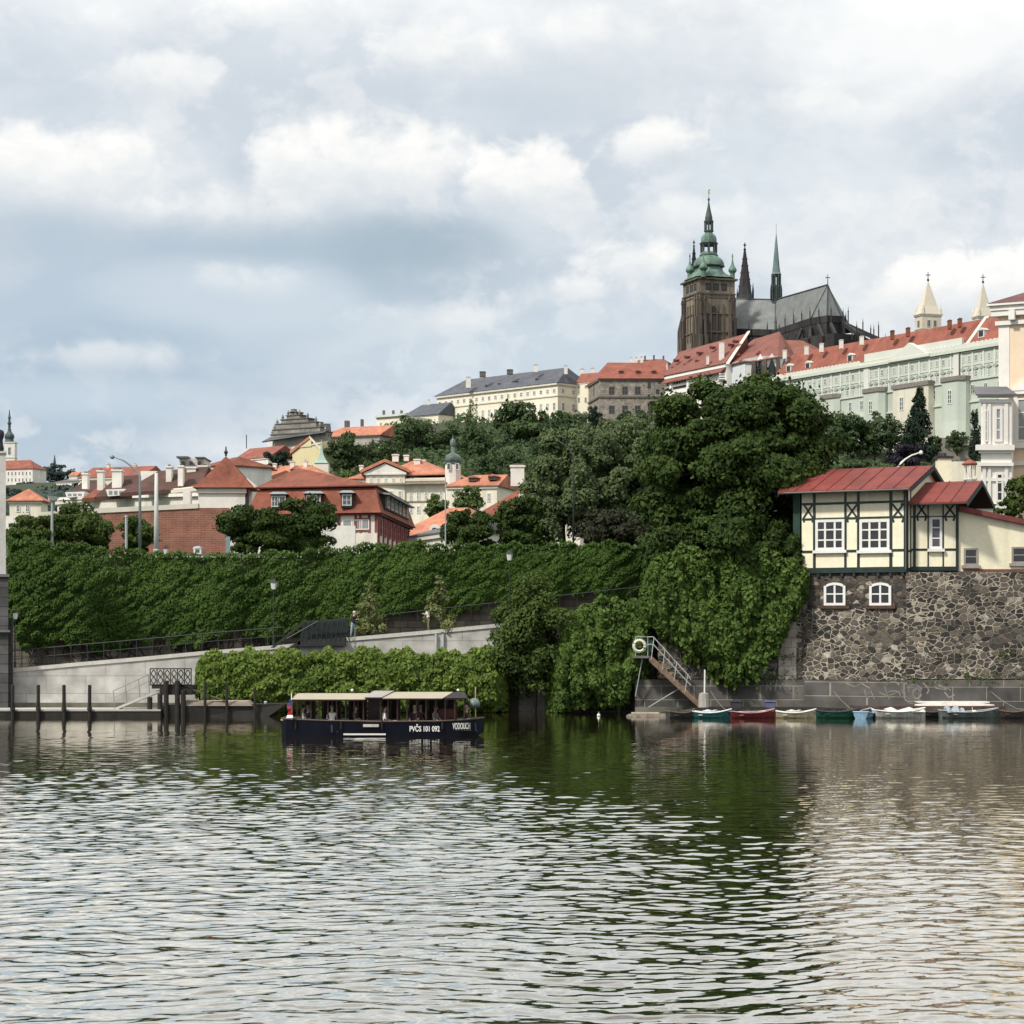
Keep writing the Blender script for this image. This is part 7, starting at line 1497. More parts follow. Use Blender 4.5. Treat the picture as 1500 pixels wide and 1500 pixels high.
o = thing('chapel_side_roof', 'lower brownish hip roof adjoining the right of the polygonal chapel', 'building', at(1172, 560, 752)); mb = MB(); mb.add([at(1150, 524, 742), at(1198, 520, 742), at(1204, 512, 775), at(1150, 512, 775), at(1150, 498, 758), at(1176, 499, 758)], [(0, 1, 5, 4), (1, 2, 5), (2, 3, 4, 5), (3, 0, 4), (3, 2, 1, 0)]); mb.build('roof', mat('roof_faded', (.21, .085, .06), .85, .2, .2), o); mb = MB(); mb.box(XX(1152, 745), XX(1194, 745), 745, 770, 62, ZZ(523, 743)); mb.build('wall', PW, o)

# --- long pale green palace
lp_ = thing('green_palace', 'very long pale green palace with red roof, scalloped parapet and pediment', 'palace', at(1300, 650, 660)); fg = Fac(1127, 716, 1474, 620); 
zg = ZZ(558.5, 716)
PS = 716 / 802
def gzv(k): return zg - k * PS
mb = MB(); fg.box(mb, 0, fg.L, 60, zg, 0, -13); mb.build('wall', cast_green, lp_)
mb = MB(); roof(mb, fg, .5, fg.L, zg + .6, 13, zg + 9.3, 4.5, None, .1); ro = mb.build('roof', MATS['roof_bright_red'], lp_)
mb = MB(); fg.box(mb, -.4, fg.L + .3, gzv(.9), gzv(0), -.6, .9); fg.box(mb, 0, fg.L, gzv(1.5), gzv(1.2), 0, .3); fg.box(mb, 0, fg.L, gzv(10.9), gzv(10.2), 0, .4); fg.box(mb, 0, fg.L, gzv(18.2), gzv(17.6), 0, .4); fg.box(mb, 0, fg.L, gzv(5.9), gzv(5.6), 0, .15); mb.build('string_course', mat('green_trim', (.50, .54, .46), .85, .05), lp_)
mb = MB(); nS = 62
for k in range(nS):
    c = fg.L * (k + .5) / nS; w_ = fg.L / nS * .5
    if .42 < (k + .5) / nS < .58: continue
    mb.prism([fg.P(c + w_ * math.cos(R(a)), zg + .2 + 1.5 * math.sin(R(a)), .5) for a in range(0, 181, 30)], fg.P(0, 0, -.2) - fg.P(0, 0, .5))
fg.box(mb, -.2, fg.L, zg, zg + .9, -.1, .45); mb.build('parapet', pilw, lp_)
ua, ub = fg.u(1308), fg.u(1362); mb = MB(); mb.prism([fg.P(ua, zg + .2, 1), fg.P(ub, zg + .2, 1), fg.P((ua + ub) / 2, zg + 4.6, 1)], fg.P(0, 0, -1) - fg.P(0, 0, 1)); uc_, ud_ = fg.u(1265), fg.u(1408); fg.box(mb, uc_, ud_, zg + .1, zg + 3.6, -.3, -1.2); fg.box(mb, ua - 1, ub + 1, gzv(.6), zg + .3, 0, 1.2); mb.build('pediment', pilw, lp_)
mb = MB()
for k in range(25): fg.box(mb, fg.L * k / 24 - .35, fg.L * k / 24 + .35, gzv(10.2), gzv(1), 0, .22)
for p in (1270, 1402): fg.box(mb, fg.u(p) - 1.2, fg.u(p) + 1.2, gzv(19), gzv(0), 0, .4)
mb.build('pilaster', pilw, lp_)
mb = MB()
for p in (1159, 1407): mb.tube([fg.P(fg.u(p), gzv(0), .5), fg.P(fg.u(p), gzv(26), .5)], .22, 5)
mb.build('downpipe', MATS['stone_dark'], lp_)
pale_f = mat('pale_frame', (.60, .62, .55), .8, .03)
nW = 40; orn = MB()
for k in range(nW):
    u_ = fg.L * (k + .5) / nW
    window(lp_, fg, u_, gzv(4.6), 1.35, 1.9, pale_f, GP if k % 5 else GG, 2, 2, .2, 'plain', .03, .1); window(lp_, fg, u_, gzv(9.9), 1.35, 1.8, pale_f, GP if k % 7 else GG, 2, 2, .2, 'plain', .03, .1)
    z_ = gzv(7.0); orn.prism([fg.P(u_ - 1.15, z_, .3), fg.P(u_, z_ - .55, .3), fg.P(u_ + 1.15, z_, .3), fg.P(u_, z_ + .65, .3)], fg.P(0, 0, 0) - fg.P(0, 0, .3))
orn.build('window_ornament', mat('ornament_grey', (.30, .33, .30), .9), lp_)
for k in range(20): window(lp_, fg, fg.L * (k + .5) / 20, gzv(15.6), 1.6, 3.0, pale_f, GG, 2, 2, .22, 'plain', .03, .1)
for p, y_ in ((1155, 545), (1183, 541), (1245, 530), (1437, 494)):
    dm = dormer(ro, fg, p, y_ + .5, 2.6, 2.2, pilw, m=pilw, gm=GD, o=-1.4, back=3)
for p, t_ in ((1182, 521), (1204, 514), (1233, 509), (1263, 505), (1308, 498), (1331, 493), (1392, 484), (1407, 482), (1150, 538)):
    Yq = fg.P(fg.u(p), 0, -6).y; yb = HOR - (zg + 8 - EYE) * F / Yq; chimney(ro, p, yb - 8, yb + 4, 5, Yq, 2, True, chm if p < 1270 else MATS['roof_brown'])
mb = MB(); p0 = fg.P(fg.u(1414), zg + .8, .2); p1 = fg.P(fg.u(1419), zg + 9.5, -6.4); mb.prism([p0, p0 + Vector((1.2, -.4, 0)), p1 + Vector((1.2, -.4, 0)), p1], (0, 0, .5)); mb.build('fire_wall', pilw, ro)
# lower bastions of the palace
for (pa, pb, yt, dep, m, nm) in ((1198, 1225, 586, 2, cast_green, 'bastion'), (1260, 1291, 577, 2.6, cast_green, 'bastion'), (1308, 1360, 571, 2.4, mat('terrace_cream', (.62, .59, .48), .85, .08, .2, streak=.2), 'terrace_block'), (1374, 1409, 561, 3.4, cast_green, 'bastion')):
    ua, ub = fg.u(pa, dep), fg.u(pb, dep); zt_ = fg.z(pa, yt, dep); mb = MB(); ch_ = 1.6 if nm == 'bastion' else 0
    pl = [(ua, .2), (ua, dep - ch_), (ua + ch_, dep), (ub - ch_, dep), (ub, dep - ch_), (ub, .2)]
    mb.prism([fg.P(a, zt_ - 12, b) for a, b in pl], (0, 0, 12))
    mb.loft([[fg.P(a + (a - (ua + ub) / 2) * .10, 55, b * 1.35) for a, b in pl], [fg.P(a, zt_ - 12, b) for a, b in pl]]); bo = mb.build(nm, m, lp_)
    mb = MB(); mb.prism([fg.P(a + (a - (ua + ub) / 2) * .05, zt_, b + .4 if b > .5 else b) for a, b in pl], (0, 0, 1.3)); mb.build('balustrade', mat('bal_dark', (.20, .18, .16), .9), bo)
    f_ = Fac(0, 0, 0, 0, pts=(fg.P(ua, 0, dep).xy, fg.P(ub, 0, dep).xy)); nn = 1 if nm == 'bastion' else 2
    for k in range(nn): 
        wn = bpy.data.objects.new('window', winmesh(2.0, 4.2, 2, 3, .3, 'plain', pale_f, GG, .12)); COL.objects.link(wn); wn.parent = bo; wn.location = f_.P(f_.L * (k + .5) / nn, zt_ - 6.8, .03) - wloc(bo); wn.rotation_euler = (0, 0, f_.rz)
mb = MB(); fg.box(mb, fg.u(1360), fg.u(1362), gzv(26), fg.z(1360, 568), .2, 4.8); mb.build('wall_end', MATS['bal_dark'], lp_)
# garden terraces below
tr_ = thing('terrace_wall', 'old grey stone terrace wall below the green palace, right of the dark conifer', 'wall', at(1390, 680, 600)); mb = MB(); mb.prism([at(1340, 700, 590), at(1425, 700, 590), at(1425, 651, 590), at(1360, 657, 590)], (0, 3, 0)); mb.box(XX(1375, 600), XX(1418, 600), 600, 605, 50, ZZ(641, 600)); mb.build('wall_face', mat('terrace_stone', (.24, .22, .18), .9, .2, .3, fine=.15), tr_)
tr_ = thing('terrace_wall', 'grey sloping terrace wall above the red roof ridge of the timbered house', 'wall', at(1260, 680, 600)); mb = MB(); mb.prism([at(1205, 700, 600), at(1335, 700, 600), at(1335, 661, 600), at(1300, 663, 600), at(1250, 669, 600), at(1205, 674, 600)], (0, 2, 0)); mb.build('wall_face', MATS['terrace_stone'], tr_)
pv = thing('garden_gloriette', 'small cream gloriette with tiled cap beside the cream chimney', 'pavilion', at(1425, 705, 420)); mb = MB(); mb.box(XX(1396, 424), XX(1440, 424), 424, 428, 28, ZZ(676, 424)); mb.build('wall', CW, pv); mb = MB(); pr, c_ = plx(1421, 420, [(9, 720), (9, 704), (10.5, 703), (10.5, 701)]); mb.lathe(pr, c_, 8); mb.build('base', WW, pv)
mb = MB()
for a in range(6): q_ = at(1421, 701, 420) + Vector((1.05 * math.cos(a * 1.047), 1.05 * math.sin(a * 1.047), 0)); mb.tube([q_, q_ + Vector((0, 0, 2.9))], .14, 5)
mb.build('columns', WW, pv)['kind'] = 'stuff'; mb = MB(); pr, c_ = plx(1421, 420, [(12, 681), (12.5, 679.5), (6, 675), (.5, 673)]); mb.lathe(pr, c_, 8); mb.build('roof', MATS['roof_red'], pv)
# --- twin white romanesque towers
def romtower(label, pc, hw, ytop, ycor, Y):
    o = thing('romanesque_tower', label, 'tower', at(pc, 560, Y), 'pair of pale towers with stone spires'); s_ = Y / F; tm_ = mat('tower_stone', (.60, .54, .44), .9, .06, .2, fine=.05)
    f1_ = Fac(pc - hw * .45, Y, pc + hw, Y + 2.5); f0_ = Fac(pc - hw, Y + 5, pc - hw * .45, Y); zc_ = ZZ(ycor, Y); d = 9
    mb = MB(); A, B, C = Vector((*f0_.a, 60)), Vector((*f1_.a, 60)), Vector((*f1_.b, 60)); D = A + (C - B); mb.prism([A, B, C, D], (0, 0, zc_ - 60)); mb.build('shaft', tm_, o)
    cn = (A + B + C + D) / 4; mb = MB()
    for k, (e, z0, z1) in enumerate(((1.08, zc_, zc_ + .5), (1.14, zc_ + .5, zc_ + .9))): mb.prism([Vector((cn.x + (p.x - cn.x) * e, cn.y + (p.y - cn.y) * e, z0)) for p in (A, B, C, D)], (0, 0, z1 - z0))
    for e, k in ((1.05, 5.0), (1.05, 11)): mb.prism([Vector((cn.x + (p.x - cn.x) * e, cn.y + (p.y - cn.y) * e, zc_ - k)) for p in (A, B, C, D)], (0, 0, .4))
    mb.build('cornice', trimw, o)
    mb = MB(); zt_ = ZZ(ytop, Y); base = [Vector((cn.x + (p.x - cn.x) * 1.02, cn.y + (p.y - cn.y) * 1.02, zc_ + .9)) for p in (A, B, C, D)]; mid = [Vector((cn.x + (p.x - cn.x) * .72, cn.y + (p.y - cn.y) * .72, zc_ + (zt_ - zc_) * .28)) for p in (A, B, C, D)]
    tip = [Vector((cn.x + (p.x - cn.x) * .04, cn.y + (p.y - cn.y) * .04, zt_)) for p in (A, B, C, D)]; mb.loft([base, mid, tip]); sp_ = mb.build('spire', tm_, o)
    for p in base: mb = MB(); mb.lathe([(.7, p.z), (.6, p.z + 1.8), (.05, p.z + 3.6)], (p.x + (cn.x - p.x) * .12, p.y + (cn.y - p.y) * .12), 6); mb.build('corner_turret', tm_, sp_)
    mb = MB(); mb.tube([(cn.x, cn.y, zt_ - .5), (cn.x, cn.y, zt_ + 3.6)], .16, 5); mb.box(cn.x - .9, cn.x + .9, cn.y - .12, cn.y + .12, zt_ + 2.3, zt_ + 2.6); mb.ball((cn.x, cn.y, zt_ + .6), .5, 6); mb.build('cross', MATS['dark_metal'], sp_)
    for f_, us in ((f1_, (.30, .62)), (f0_, (.5,))):
        for z_ in (4.2, 9.8):
            for u_ in us: window(o, f_, f_.L * (u_ + .04), zc_ - z_, 1.5 if f_ is f1_ else 1.8, 2.7, tm_, GD, 2, 1, .18, 'plain', .03, .1)
romtower('larger left one of the two pale towers with stone spires behind the green palace', 1359.5, 19.5, 410, 462, 800)
romtower('right one of the two pale spired towers, next to the peach palace', 1440, 15.5, 413, 465, 830)

# --- the cathedral
KY = 830.0; ks = KY / F
cat_ = thing('cathedral', 'dark gothic cathedral with green baroque tower roof, spires and long grey roof crowning the hill', 'cathedral', at(1110, 560, KY))
dk = mat('gothic_stone', (.036, .034, .034), .9, .35, .12, stretch=(1, 1, .3), fine=.25); tan = mat('tower_sandstone', (.075, .062, .050), .9, .3, .13, col2=(.26, .215, .16), stretch=(3.0, 3.0, .22), fine=.22)
cop = mat('copper_green', (.045, .070, .058), .6, .2, .22, col2=(.155, .27, .205), fine=.2, streak=.45); copd = mat('copper_black', (.045, .058, .056), .55, .35, .3); croof = mat('cathedral_roof', (.165, .175, .170), .7, .16, .25, fine=.16)
# great tower body: corner towards the viewer
Cn = Vector((XX(1023.5, 822), 822.0)); ta = R(18.7); e1_ = Vector((math.cos(ta), math.sin(ta))); e2_ = Vector((-math.sin(ta), math.cos(ta))); TS = 15.2
TR = Fac(0, 0, 0, 0, pts=(Cn, Cn + e1_ * TS)); TL = Fac(0, 0, 0, 0, pts=(Cn + e2_ * TS, Cn)); ctr = Cn + (e1_ + e2_) * TS / 2
def tz(py): return ZZ(py, 826)
mb = MB(); sq = [Cn, Cn + e1_ * TS, Cn + (e1_ + e2_) * TS, Cn + e2_ * TS]; mb.prism([Vector((*p, 70)) for p in sq], (0, 0, tz(409) - 70)); gt = mb.build('great_tower', tan, cat_)
mb = MB()
for y0, y1, d in ((411, 408.5, .9), (432, 430, .4), (437, 436, .2), (461, 459.5, .4), (488, 486, .5)):
    k = 1 + d * 2 / TS; mb.prism([Vector((*(ctr + (p - ctr) * k), tz(y0))) for p in sq], (0, 0, tz(y1) - tz(y0)))
mb.build('gallery', mat('gallery_dark', (.10, .09, .075), .9, .3, .2), gt)
for f_, us in ((TR, (.26, .48, .70)), (TL, (.3, .55, .78))):
    for u_ in us: window(gt, f_, f_.L * u_, tz(426), 2.2, 2.6, dk, GD, 2, 1, .3, 'plain', .02, .1, 'belfry_window')
mb = MB()
for f_ in (TR, TL):
    for u_ in (.02, .16, .84, .98):
        for w_, y1, dd in ((.9, 440, .7), (1.15, 466, 1.3), (1.4, 492, 2.0)): f_.box(mb, f_.L * u_ - w_ / 2, f_.L * u_ + w_ / 2, 72, tz(y1), 0, dd)
        mb.lathe([(.6, tz(441)), (.5, tz(438)), (.05, tz(431))], f_.P(f_.L * u_, 0, .5).xy, 4)
    for u_ in (.33, .5, .67): f_.box(mb, f_.L * u_ - .25, f_.L * u_ + .25, tz(500), tz(446), 0, .45)
for k, (p, y1) in enumerate(((1000, 452), (996.5, 466), (1003, 440))): q_ = at(p, 500, 836 + k * 2); mb.lathe([(1.4, 70), (1.2, tz(y1 + 14)), (.9, tz(y1 + 9)), (.05, tz(y1 - 4))], (q_.x, q_.y), 4, rot=ta)
mb.build('buttress', mat('buttress_stone', (.034, .031, .030), .9, .3, .13, col2=(.15, .125, .095), stretch=(2.6, 2.6, .16), fine=.25), gt)
mb = MB(); w2 = 2.9
for f_ in (TR,):
    mb.prism([f_.P(f_.L * .42 - w2, tz(505), .2), f_.P(f_.L * .42 + w2, tz(505), .2), f_.P(f_.L * .42 + w2, tz(462), .2), f_.P(f_.L * .42, tz(448), .2), f_.P(f_.L * .42 - w2, tz(462), .2)], f_.P(0, 0, 0) - f_.P(0, 0, .2))
mb.build('blind_arch', mat('arch_dark', (.055, .045, .038), .9, .3, .2, stretch=(1, 1, .2)), gt)
# baroque helm
def sqr(k, py, n8=0.0): return [Vector((*(ctr + (p - ctr) * k), ZZ(py, 830))) for p in sq]
def oct_(rpx, py):
    r_ = rpx * ks / math.cos(R(22.5)); return [Vector((ctr.x + r_ * math.cos(ta + R(22.5 + 45 * i)), ctr.y + r_ * math.sin(ta + R(22.5 + 45 * i)), ZZ(py, 830))) for i in range(8)]
def sq8(k, py):
    c = [ctr + (p - ctr) * k for p in sq]; out = []
    order = [(0, 1), (1, 2), (2, 3), (3, 0)]
    pts8 = []
    for i in range(4):
        a, b = c[i], c[(i + 1) % 4]; pts8 += [a.lerp(b, .12), a.lerp(b, .88)]
    # start at the angle nearest to the octagon's first corner
    st_ = min(range(8), key=lambda j: abs((math.atan2(pts8[j].y - ctr.y, pts8[j].x - ctr.x) - (ta + R(22.5)) + math.pi) % (2 * math.pi) - math.pi)); pts8 = pts8[st_:] + pts8[:st_]
    return [Vector((p.x, p.y, ZZ(py, 830))) for p in pts8]
mb = MB(); mb.loft([sq8(1.06, 408.5), sq8(.93, 405), oct_(23.5, 400.5), oct_(19.5, 396.5), oct_(18.3, 392)]); mb.loft([oct_(18.5, 392.2), oct_(21.5, 390.5), oct_(21.8, 389)], 1); mb.loft([oct_(21.2, 389.2), oct_(20.6, 385), oct_(18.8, 380.5), oct_(15.5, 376.8), oct_(12, 374.5)])
hm = mb.build('copper_helm', [cop, copd], gt)
mb = MB(); mb.loft([oct_(12.6, 374.6), oct_(12.6, 372.5)]); mb.loft([oct_(11.4, 372.5), oct_(11.2, 369)], 1)
for i, p in enumerate(oct_(10.2, 369)): mb.tube([p, Vector((p.x, p.y, ZZ(355.5, 830)))], .42, 5)
mb.loft([oct_(11, 359), oct_(12.6, 355.8), oct_(12.6, 354.8)]); mb.build('lantern', [copd, cop], hm)
mb = MB(); mb.loft([oct_(10.8, 354.9), oct_(10.6, 350), oct_(10, 346), oct_(8, 342.8), oct_(5.4, 341), oct_(5.2, 338.4)]); mb.build('lantern_dome', cop, hm)
mb = MB(); mb.loft([oct_(6.6, 338.5), oct_(6.6, 336.6)])
for p in oct_(5, 336.6): mb.tube([p, Vector((p.x, p.y, ZZ(323.5, 830)))], .36, 5)
mb.loft([oct_(5.5, 327), oct_(6.6, 323.8), oct_(6.6, 322.4)]); mb.build('upper_lantern', copd, hm)
mb = MB(); mb.loft([oct_(5.2, 322.5), oct_(4.9, 317), oct_(3.2, 309), oct_(1.7, 301), oct_(.7, 294), oct_(1.6, 291), oct_(1.2, 289.5), oct_(.35, 288), oct_(.3, 283)]); mb.build('needle', copd, hm)
mb = MB(); q_ = Vector((ctr.x, ctr.y, ZZ(283, 830))); mb.loft([[q_ + Vector((math.cos(a) * r_ + dx, math.sin(a) * r_ * .5, dz)) for a in [i * 1.047 for i in range(6)]] for r_, dx, dz in ((.15, 0, 0), (.45, .1, .5), (.3, -.1, 1.1), (.5, .15, 1.6), (.1, .3, 2.1))]); mb.build('finial', mat('gilt', (.45, .38, .2), .4), hm)
for (p, Yq, k) in ((1010.5, 838, 1.0), (1030.5, 821, 1.05), (1073, 829, 1.0)):
    mb = MB(); y_ = 408 if p != 1030.5 else 404; dy = y_ - 408
    pr, c_ = plx(p, Yq, [(3.6 * k, 410 + dy), (3.4 * k, 401 + dy), (6.2 * k, 397 + dy), (6.0 * k, 394.5 + dy), (4, 391 + dy), (2, 387.5 + dy), (1, 382 + dy), (.7, 377 + dy), (1.2, 375 + dy), (.2, 371 + dy)]); mb.lathe(pr, c_, 8); mb.build('corner_turret', cop, gt)
# west spires
def gothspire(pc, Y, prof, nm='west_spire', crock=True):
    mb = MB(); pr, c_ = plx(pc, Y, prof); mb.lathe(pr, c_, 8, rot=R(22.5))
    if crock:
        for (r0, z0), (r1, z1) in zip(pr[:-1], pr[1:]):
            m_ = max(1, int(abs(z1 - z0) / 2.2))
            for j in range(m_):
                r_ = r0 + (r1 - r0) * j / m_; z_ = z0 + (z1 - z0) * j / m_
                for a in range(8):
                    x, y = c_[0] + r_ * 1.05 * math.cos(R(22.5 + 45 * a)), c_[1] + r_ * 1.05 * math.sin(R(22.5 + 45 * a)); mb.add([(x - .22, y, z_), (x + .22, y, z_), (x, y - .22, z_), (x, y + .22, z_), (x, y, z_ + .55)], [(0, 2, 4), (2, 1, 4), (1, 3, 4), (3, 0, 4)])
    return mb.build(nm, dk, cat_)
gothspire(1016.5, 868, [(5, 460), (5, 398), (3.8, 388), (2.2, 372), (1, 361), (.4, 357), (1.1, 355.5), (.2, 351)])
gothspire(1091, 862, [(13, 470), (12.6, 438), (10.4, 431), (9, 420), (6.2, 400), (3.4, 380), (1.5, 366), (.5, 361), (1.5, 359.5), (.2, 355)])
mb = MB()
for p, y1 in ((1080, 422), (1084, 415), (1099, 417), (1103, 414), (1081, 430), (1102.5, 428)): pr, c_ = plx(p, 862, [(1.5, 470), (1.4, y1 + 12), (1.0, y1 + 8), (.1, y1)]); mb.lathe(pr, c_, 4)
mb.build('pinnacle', dk, cat_)
# roofs: transept and choir
cr_ = at(1136, 439.5, 842); nl = at(1056, 437.5, 856); el = at(1041, 485, 838); em = at(1135, 487, 828)
mb = MB(); up3 = lambda p, d: p + Vector(d)
mb.add([el, em, cr_, nl, up3(nl, (-3, 16, -14)), up3(cr_, (0, 16, -14))], [(0, 1, 2, 3), (3, 2, 5, 4), (0, 3, 4)]); mb.build('nave_roof', croof, cat_)
cR = at(1212.5, 417.5, 792); e_c = at(1186, 470.5, 798); e_d = at(1211, 466.5, 784); e_e = at(1234, 467.5, 790); e_f = at(1238, 470, 806)
mb = MB(); bk_ = [up3(cr_, (4, 18, -14)), up3(cR, (14, 26, -14))]; mb.add([em, e_c, e_d, e_e, e_f, cR, cr_] + bk_, [(0, 1, 6), (1, 5, 6), (1, 2, 5), (2, 3, 5), (3, 4, 5), (4, 8, 5), (5, 8, 7, 6)]); chr_ = mb.build('choir_roof', croof, cat_)
mb = MB(); mb.tube([cr_ + Vector((0, 0, .1)), cR + Vector((0, 0, .1))], .35, 4); mb.tube([nl + Vector((0, 0, .1)), cr_ + Vector((0, 0, .1))], .35, 4)
for a, b in ((e_c, cR), (e_d, cR), (e_e, cR), (em, cr_)): mb.tube([a + Vector((0, -.1, .1)), b + Vector((0, -.1, .1))], .2, 4)
mb.tube([cR, cR + Vector((0, 0, 4))], [.2, .1], 5); mb.box(cR.x - .9, cR.x + .9, cR.y - .1, cR.y + .1, cR.z + 2.6, cR.z + 2.9); mb.build('ridge_cresting', copd, chr_)
# walls below the roofs
mb = MB(); base_ = [el, em, e_c, e_d, e_e, e_f, Vector((e_f.x, 850, 0)), Vector((el.x, 860, 0))]
zs = [p.z if p.z > 1 else 110 for p in base_]; V0 = [Vector((p.x, p.y, 70)) for p in base_]; V1 = [Vector((p.x, p.y, min(z_, 126) - .2)) for p, z_ in zip(base_, zs)]; V1 = [Vector((v.x, v.y, (base_[i].z if base_[i].z > 1 else 112) - .15)) for i, v in enumerate(V1)]
mb.loft([V0, V1]); wl2 = mb.build('wall', dk, cat_)
# parapets and buttress pinnacles along the eaves
mb = MB(); chain = [el, em, e_c, e_d, e_e, e_f]
for a, b in zip(chain[:-1], chain[1:]): d = Vector((0, -.5, 0)); mb.prism([a + d + Vector((0, 0, -1.4)), b + d + Vector((0, 0, -1.4)), b + d + Vector((0, 0, 1.1)), a + d + Vector((0, 0, 1.1))], (0, .5, 0))
mb.build('parapet', dk, cat_)
def pinn(p, Y, y0, y1, w_=1.2): pr, c_ = plx(p, Y, [(w_, y0), (w_ * .9, y1 + 9), (w_ * 1.1, y1 + 8.5), (w_ * .55, y1 + 6), (.1, y1)]); m_ = MB(); m_.lathe(pr, c_, 4, rot=R(30)); return m_.build('buttress_pinnacle', dk, cat_)
for p, Yq, y0, y1 in ((1049, 836, 490, 468), (1057, 835, 492, 464), (1097, 830, 492, 470), (1124, 827, 492, 470), (1137, 826, 490, 464), (1150, 818, 486, 460), (1162.5, 812, 483, 455), (1174.5, 804, 479, 452), (1186.5, 796, 476, 449), (1199.5, 789, 474, 447), (1217.5, 783, 472, 446), (1235, 786, 476, 450), (1242.5, 790, 480, 448), (1239, 800, 480, 455)): pinn(p, Yq, y0, y1)
# lower ring of chapels with stepped buttresses
mb = MB(); low = [at(1040, 500, 826), at(1135, 505, 812), at(1190, 492, 776), at(1222, 488, 766), at(1252, 490, 772), at(1268, 494, 788), at(1280, 500, 812)]
V0 = [Vector((p.x, p.y, 70)) for p in low] + [Vector((low[-1].x, 850, 70)), Vector((low[0].x, 850, 70))]; V1 = [Vector(p) for p in low] + [Vector((low[-1].x, 850, low[-1].z)), Vector((low[0].x, 850, low[0].z))]; mb.loft([V0, V1]); mb.build('chapel_ring', dk, cat_)
for p, Yq, y0, y1 in ((1255, 772, 500, 470), (1264, 780, 504, 465), (1275.5, 786, 506, 474), (1280, 794, 508, 475), (1287, 800, 510, 470), (1297, 812, 512, 488), (1248, 770, 498, 474)): pinn(p, Yq, y0, y1, 1.25)
for a, b in (((1235, 470, 788), (1256, 486, 774)), ((1240, 474, 792), (1266, 490, 782)), ((1238, 472, 800), (1287, 494, 800)), ((1199, 474, 789), (1206, 492, 770)), ((1187, 477, 796), (1186, 496, 778)), ((1174, 480, 803), (1166, 500, 790)), ((1217, 472, 783), (1226, 492, 767))):
    A, B = at(*a), at(*b); m_ = MB(); dv = Vector((0, 0, 1.6)); sd2 = Vector((.5, .2, 0)); m_.hexa([A - dv - sd2, B - dv - sd2, B - dv + sd2, A - dv + sd2, A - sd2, B - sd2, B + sd2, A + sd2]); m_.build('flying_buttress', dk, cat_)
gw_ = mat('gothic_window', (.030, .032, .036), .4, .3, .3)
for i, (a, b) in enumerate(((em, e_c), (e_c, e_d), (e_d, e_e))):
    f_ = Fac(0, 0, 0, 0, pts=(a.xy, b.xy)); nn = 4 if i == 0 else 1
    for k in range(nn):
        c_ = f_.L * (k + .5) / nn; w_ = 1.9; zt_ = min(a.z, b.z) - 3 + (max(a.z, b.z) - min(a.z, b.z)) * (k + .5) / nn * (1 if b.z > a.z else 0); m_ = MB(); m_.prism([f_.P(c_ - w_, zt_ - 11, .25), f_.P(c_ + w_, zt_ - 11, .25), f_.P(c_ + w_, zt_ - 2.5, .25), f_.P(c_, zt_, .25), f_.P(c_ - w_, zt_ - 2.5, .25)], f_.P(0, 0, 0) - f_.P(0, 0, .25)); m_.build('window', gw_, cat_)
# flèche over the crossing
mb = MB(); pr, c_ = plx(1137, 842, [(3, 455), (7.4, 447), (7, 436)]); mb.lathe(pr, c_, 8, rot=R(22.5))
for a in range(8):
    x, y = c_[0] + 6.3 * ks * math.cos(R(22.5 + 45 * a)), c_[1] + 6.3 * ks * math.sin(R(22.5 + 45 * a)); mb.tube([(x, y, ZZ(436, 842)), (x, y, ZZ(403, 842))], .34, 5); x, y = c_[0] + 7.8 * ks * math.cos(R(45 * a)), c_[1] + 7.8 * ks * math.sin(R(45 * a)); mb.lathe([(.35, ZZ(440, 842)), (.3, ZZ(424, 842)), (.03, ZZ(416, 842))], (x, y), 4)
pr, c_ = plx(1137, 842, [(6.6, 421), (6.6, 418)]); mb.lathe(pr, c_, 8, rot=R(22.5)); pr, c_ = plx(1137, 842, [(6.6, 405), (7.6, 402)]); mb.lathe(pr, c_, 8, rot=R(22.5)); fl_ = mb.build('fleche', copd, cat_)
mb = MB(); pr, c_ = plx(1137, 842, [(8, 402.2), (6.2, 399), (5.0, 390), (3.4, 372), (1.8, 355), (.8, 346), (.35, 342), (.25, 328)]); mb.lathe(pr, c_, 8, rot=R(22.5)); mb.build('needle', mat('copper_teal', (.13, .185, .185), .6, .2, .3), fl_)

